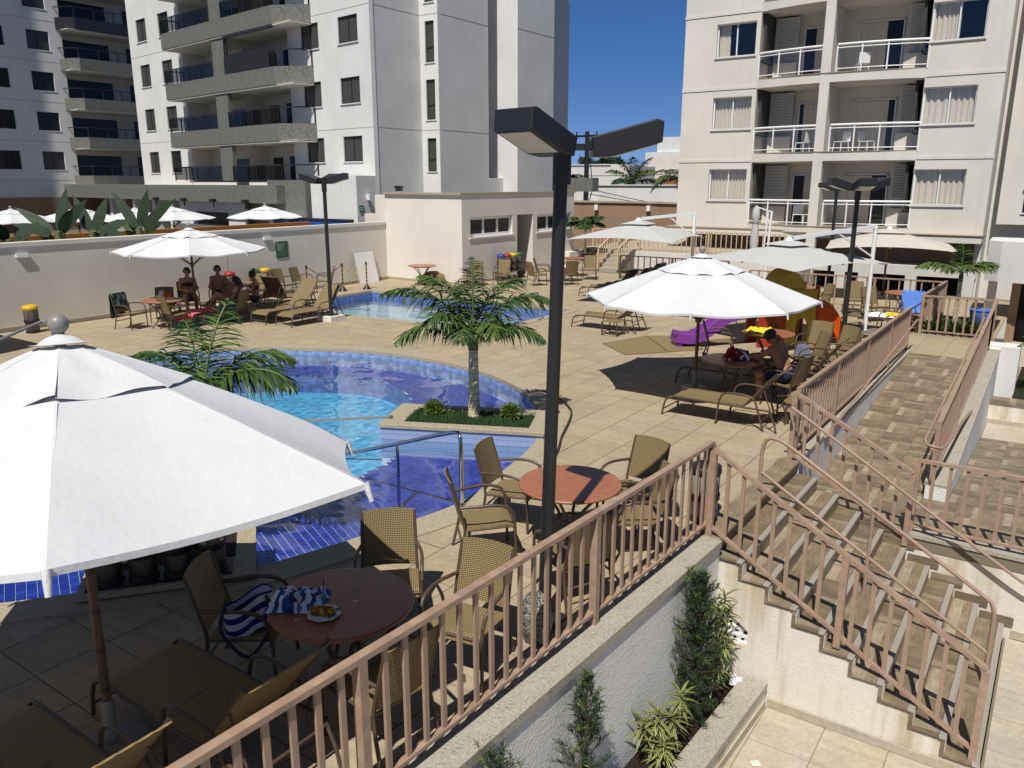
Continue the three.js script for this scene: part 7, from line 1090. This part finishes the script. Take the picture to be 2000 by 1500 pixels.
cloth('towel', 'bright pink towel spread on a lounger under the left parasol', 'towel', [-19.45, 0.006, -13.85], look(215), drape(0.7, onSeat), M.towelPink);
cloth('towel', 'dark leaf-patterned towel over the armchair at far left', 'towel', [-20.35, 0, -11.55], look(110), drape(0.5, overBack), M.towelLeaf);
cloth('towel', 'sky blue towel over the armchair near the ramp head', 'towel', [-3.25, 0, -23.6], look(200), drape(0.56, [[0.42, -0.1], [0.44, 0.2], [0.6, 0.27], [0.92, 0.38], [0.94, 0.42], [0.6, 0.45], [0.4, 0.45]]), M.towelSky);
cloth('towel', 'white towel crumpled on the lounger at the ramp head', 'towel', [-3.9, 0.36, -22.75], 0.2, crumple(0.7, 0.5, 0.12, 621), M.towelWhite); cloth('towel', 'yellow towel roll on the lounger at the ramp head', 'towel', [-3.6, 0.4, -22.75], 0.9, crumple(0.5, 0.16, 0.14, 623), M.towelYellow);
cloth('towel', 'bright yellow crumpled towel on the table behind the man', 'towel', [-5.1, 0.752, -16.5], 0.35, crumple(0.6, 0.36, 0.13, 625), M.towelYellow);
cloth('beach_bag', 'red and black printed bag on the table before the bare-backed man', 'bag', [-4.6, 0.752, -13.65], 0.5, crumple(0.5, 0.34, 0.2, 627, 26, 0.1), M.redPrint);
const onBack = b => { const a = R(b), c = Math.cos(a), s = Math.sin(a); return [[0.36, -0.25], [0.365, 0.0], [0.35 + 0.4 * s, 0.4 * c - 0.015], [0.36 + 0.8 * s, 0.8 * c], [0.34 + 0.8 * s, 0.8 * c + 0.1], [0.34 + 0.5 * s, 0.5 * c + 0.12]]; };
cloth('towel', 'black towel over the back of the leftmost far lounger', 'towel', [-12.3, 0.006, -24.05], look(305), drape(0.4, onBack(50)), M.towelDark); cloth('towel', 'blue-grey towel over the back of the middle far lounger', 'towel', [-12.2, 0.006, -25.0], look(305), drape(0.45, onBack(50)), M.towelGrey); cloth('towel', 'black towel over the back of the rightmost far lounger', 'towel', [-12.1, 0.006, -26.0], look(305), drape(0.6, onBack(60)), M.towelDark);
cloth('towel', 'grey crumpled towel on the seat of the leftmost far lounger', 'towel', [-12.75, 0.352, -24.05], 0.3, crumple(0.4, 0.4, 0.14, 631, 16), M.towelGrey);
cloth('beach_bag', 'orange and silver bag on the armchair by the long wall', 'bag', [-20.68, 0.44, -12.78], look(170), crumple(0.5, 0.3, 0.3, 633, 20, 0.2), M.orangePrint);
cloth('beach_bag', 'dark blue and grey bag at the yellow towel table', 'bag', [-4.1, 0.44, -16.1], 0.3, crumple(0.36, 0.3, 0.24, 635, 18, 0.12), M.towelGrey);
{ const t = thing('deck_umbrella_base', 'blue plastic tub among the plants at the ramp head', 'tub', [-1.75, 0.05, -24.6]); part(t, 'tub', lathe([[0, 0.01], [0.22, 0.01], [0.27, 0.42], [0.29, 0.44], [0.25, 0.43], [0.2, 0.04], [0, 0.04]], 24), M.towelSky); part(t, 'rim', new THREE.TorusGeometry(0.28, 0.012, 6, 24).rotateX(Math.PI / 2).translate(0, 0.43, 0).toNonIndexed(), M.towelSky); }
{ const t = thing('drain_cover', 'rusty square drain cover in the deck near the shallow pool', 'drain cover', [-13.75, 0.001, -14.75]); part(t, 'frame', merge([cb(0.5, 0.012, 0.04, 0, 0, 0.23), cb(0.5, 0.012, 0.04, 0, 0, -0.23), cb(0.04, 0.012, 0.42, 0.23, 0, 0), cb(0.04, 0.012, 0.42, -0.23, 0, 0)]), mat('ochre', [0.5, 0.33, 0.13])); part(t, 'lid', cb(0.42, 0.008, 0.42), M.deckC); }
renderer.render(scene, camera);
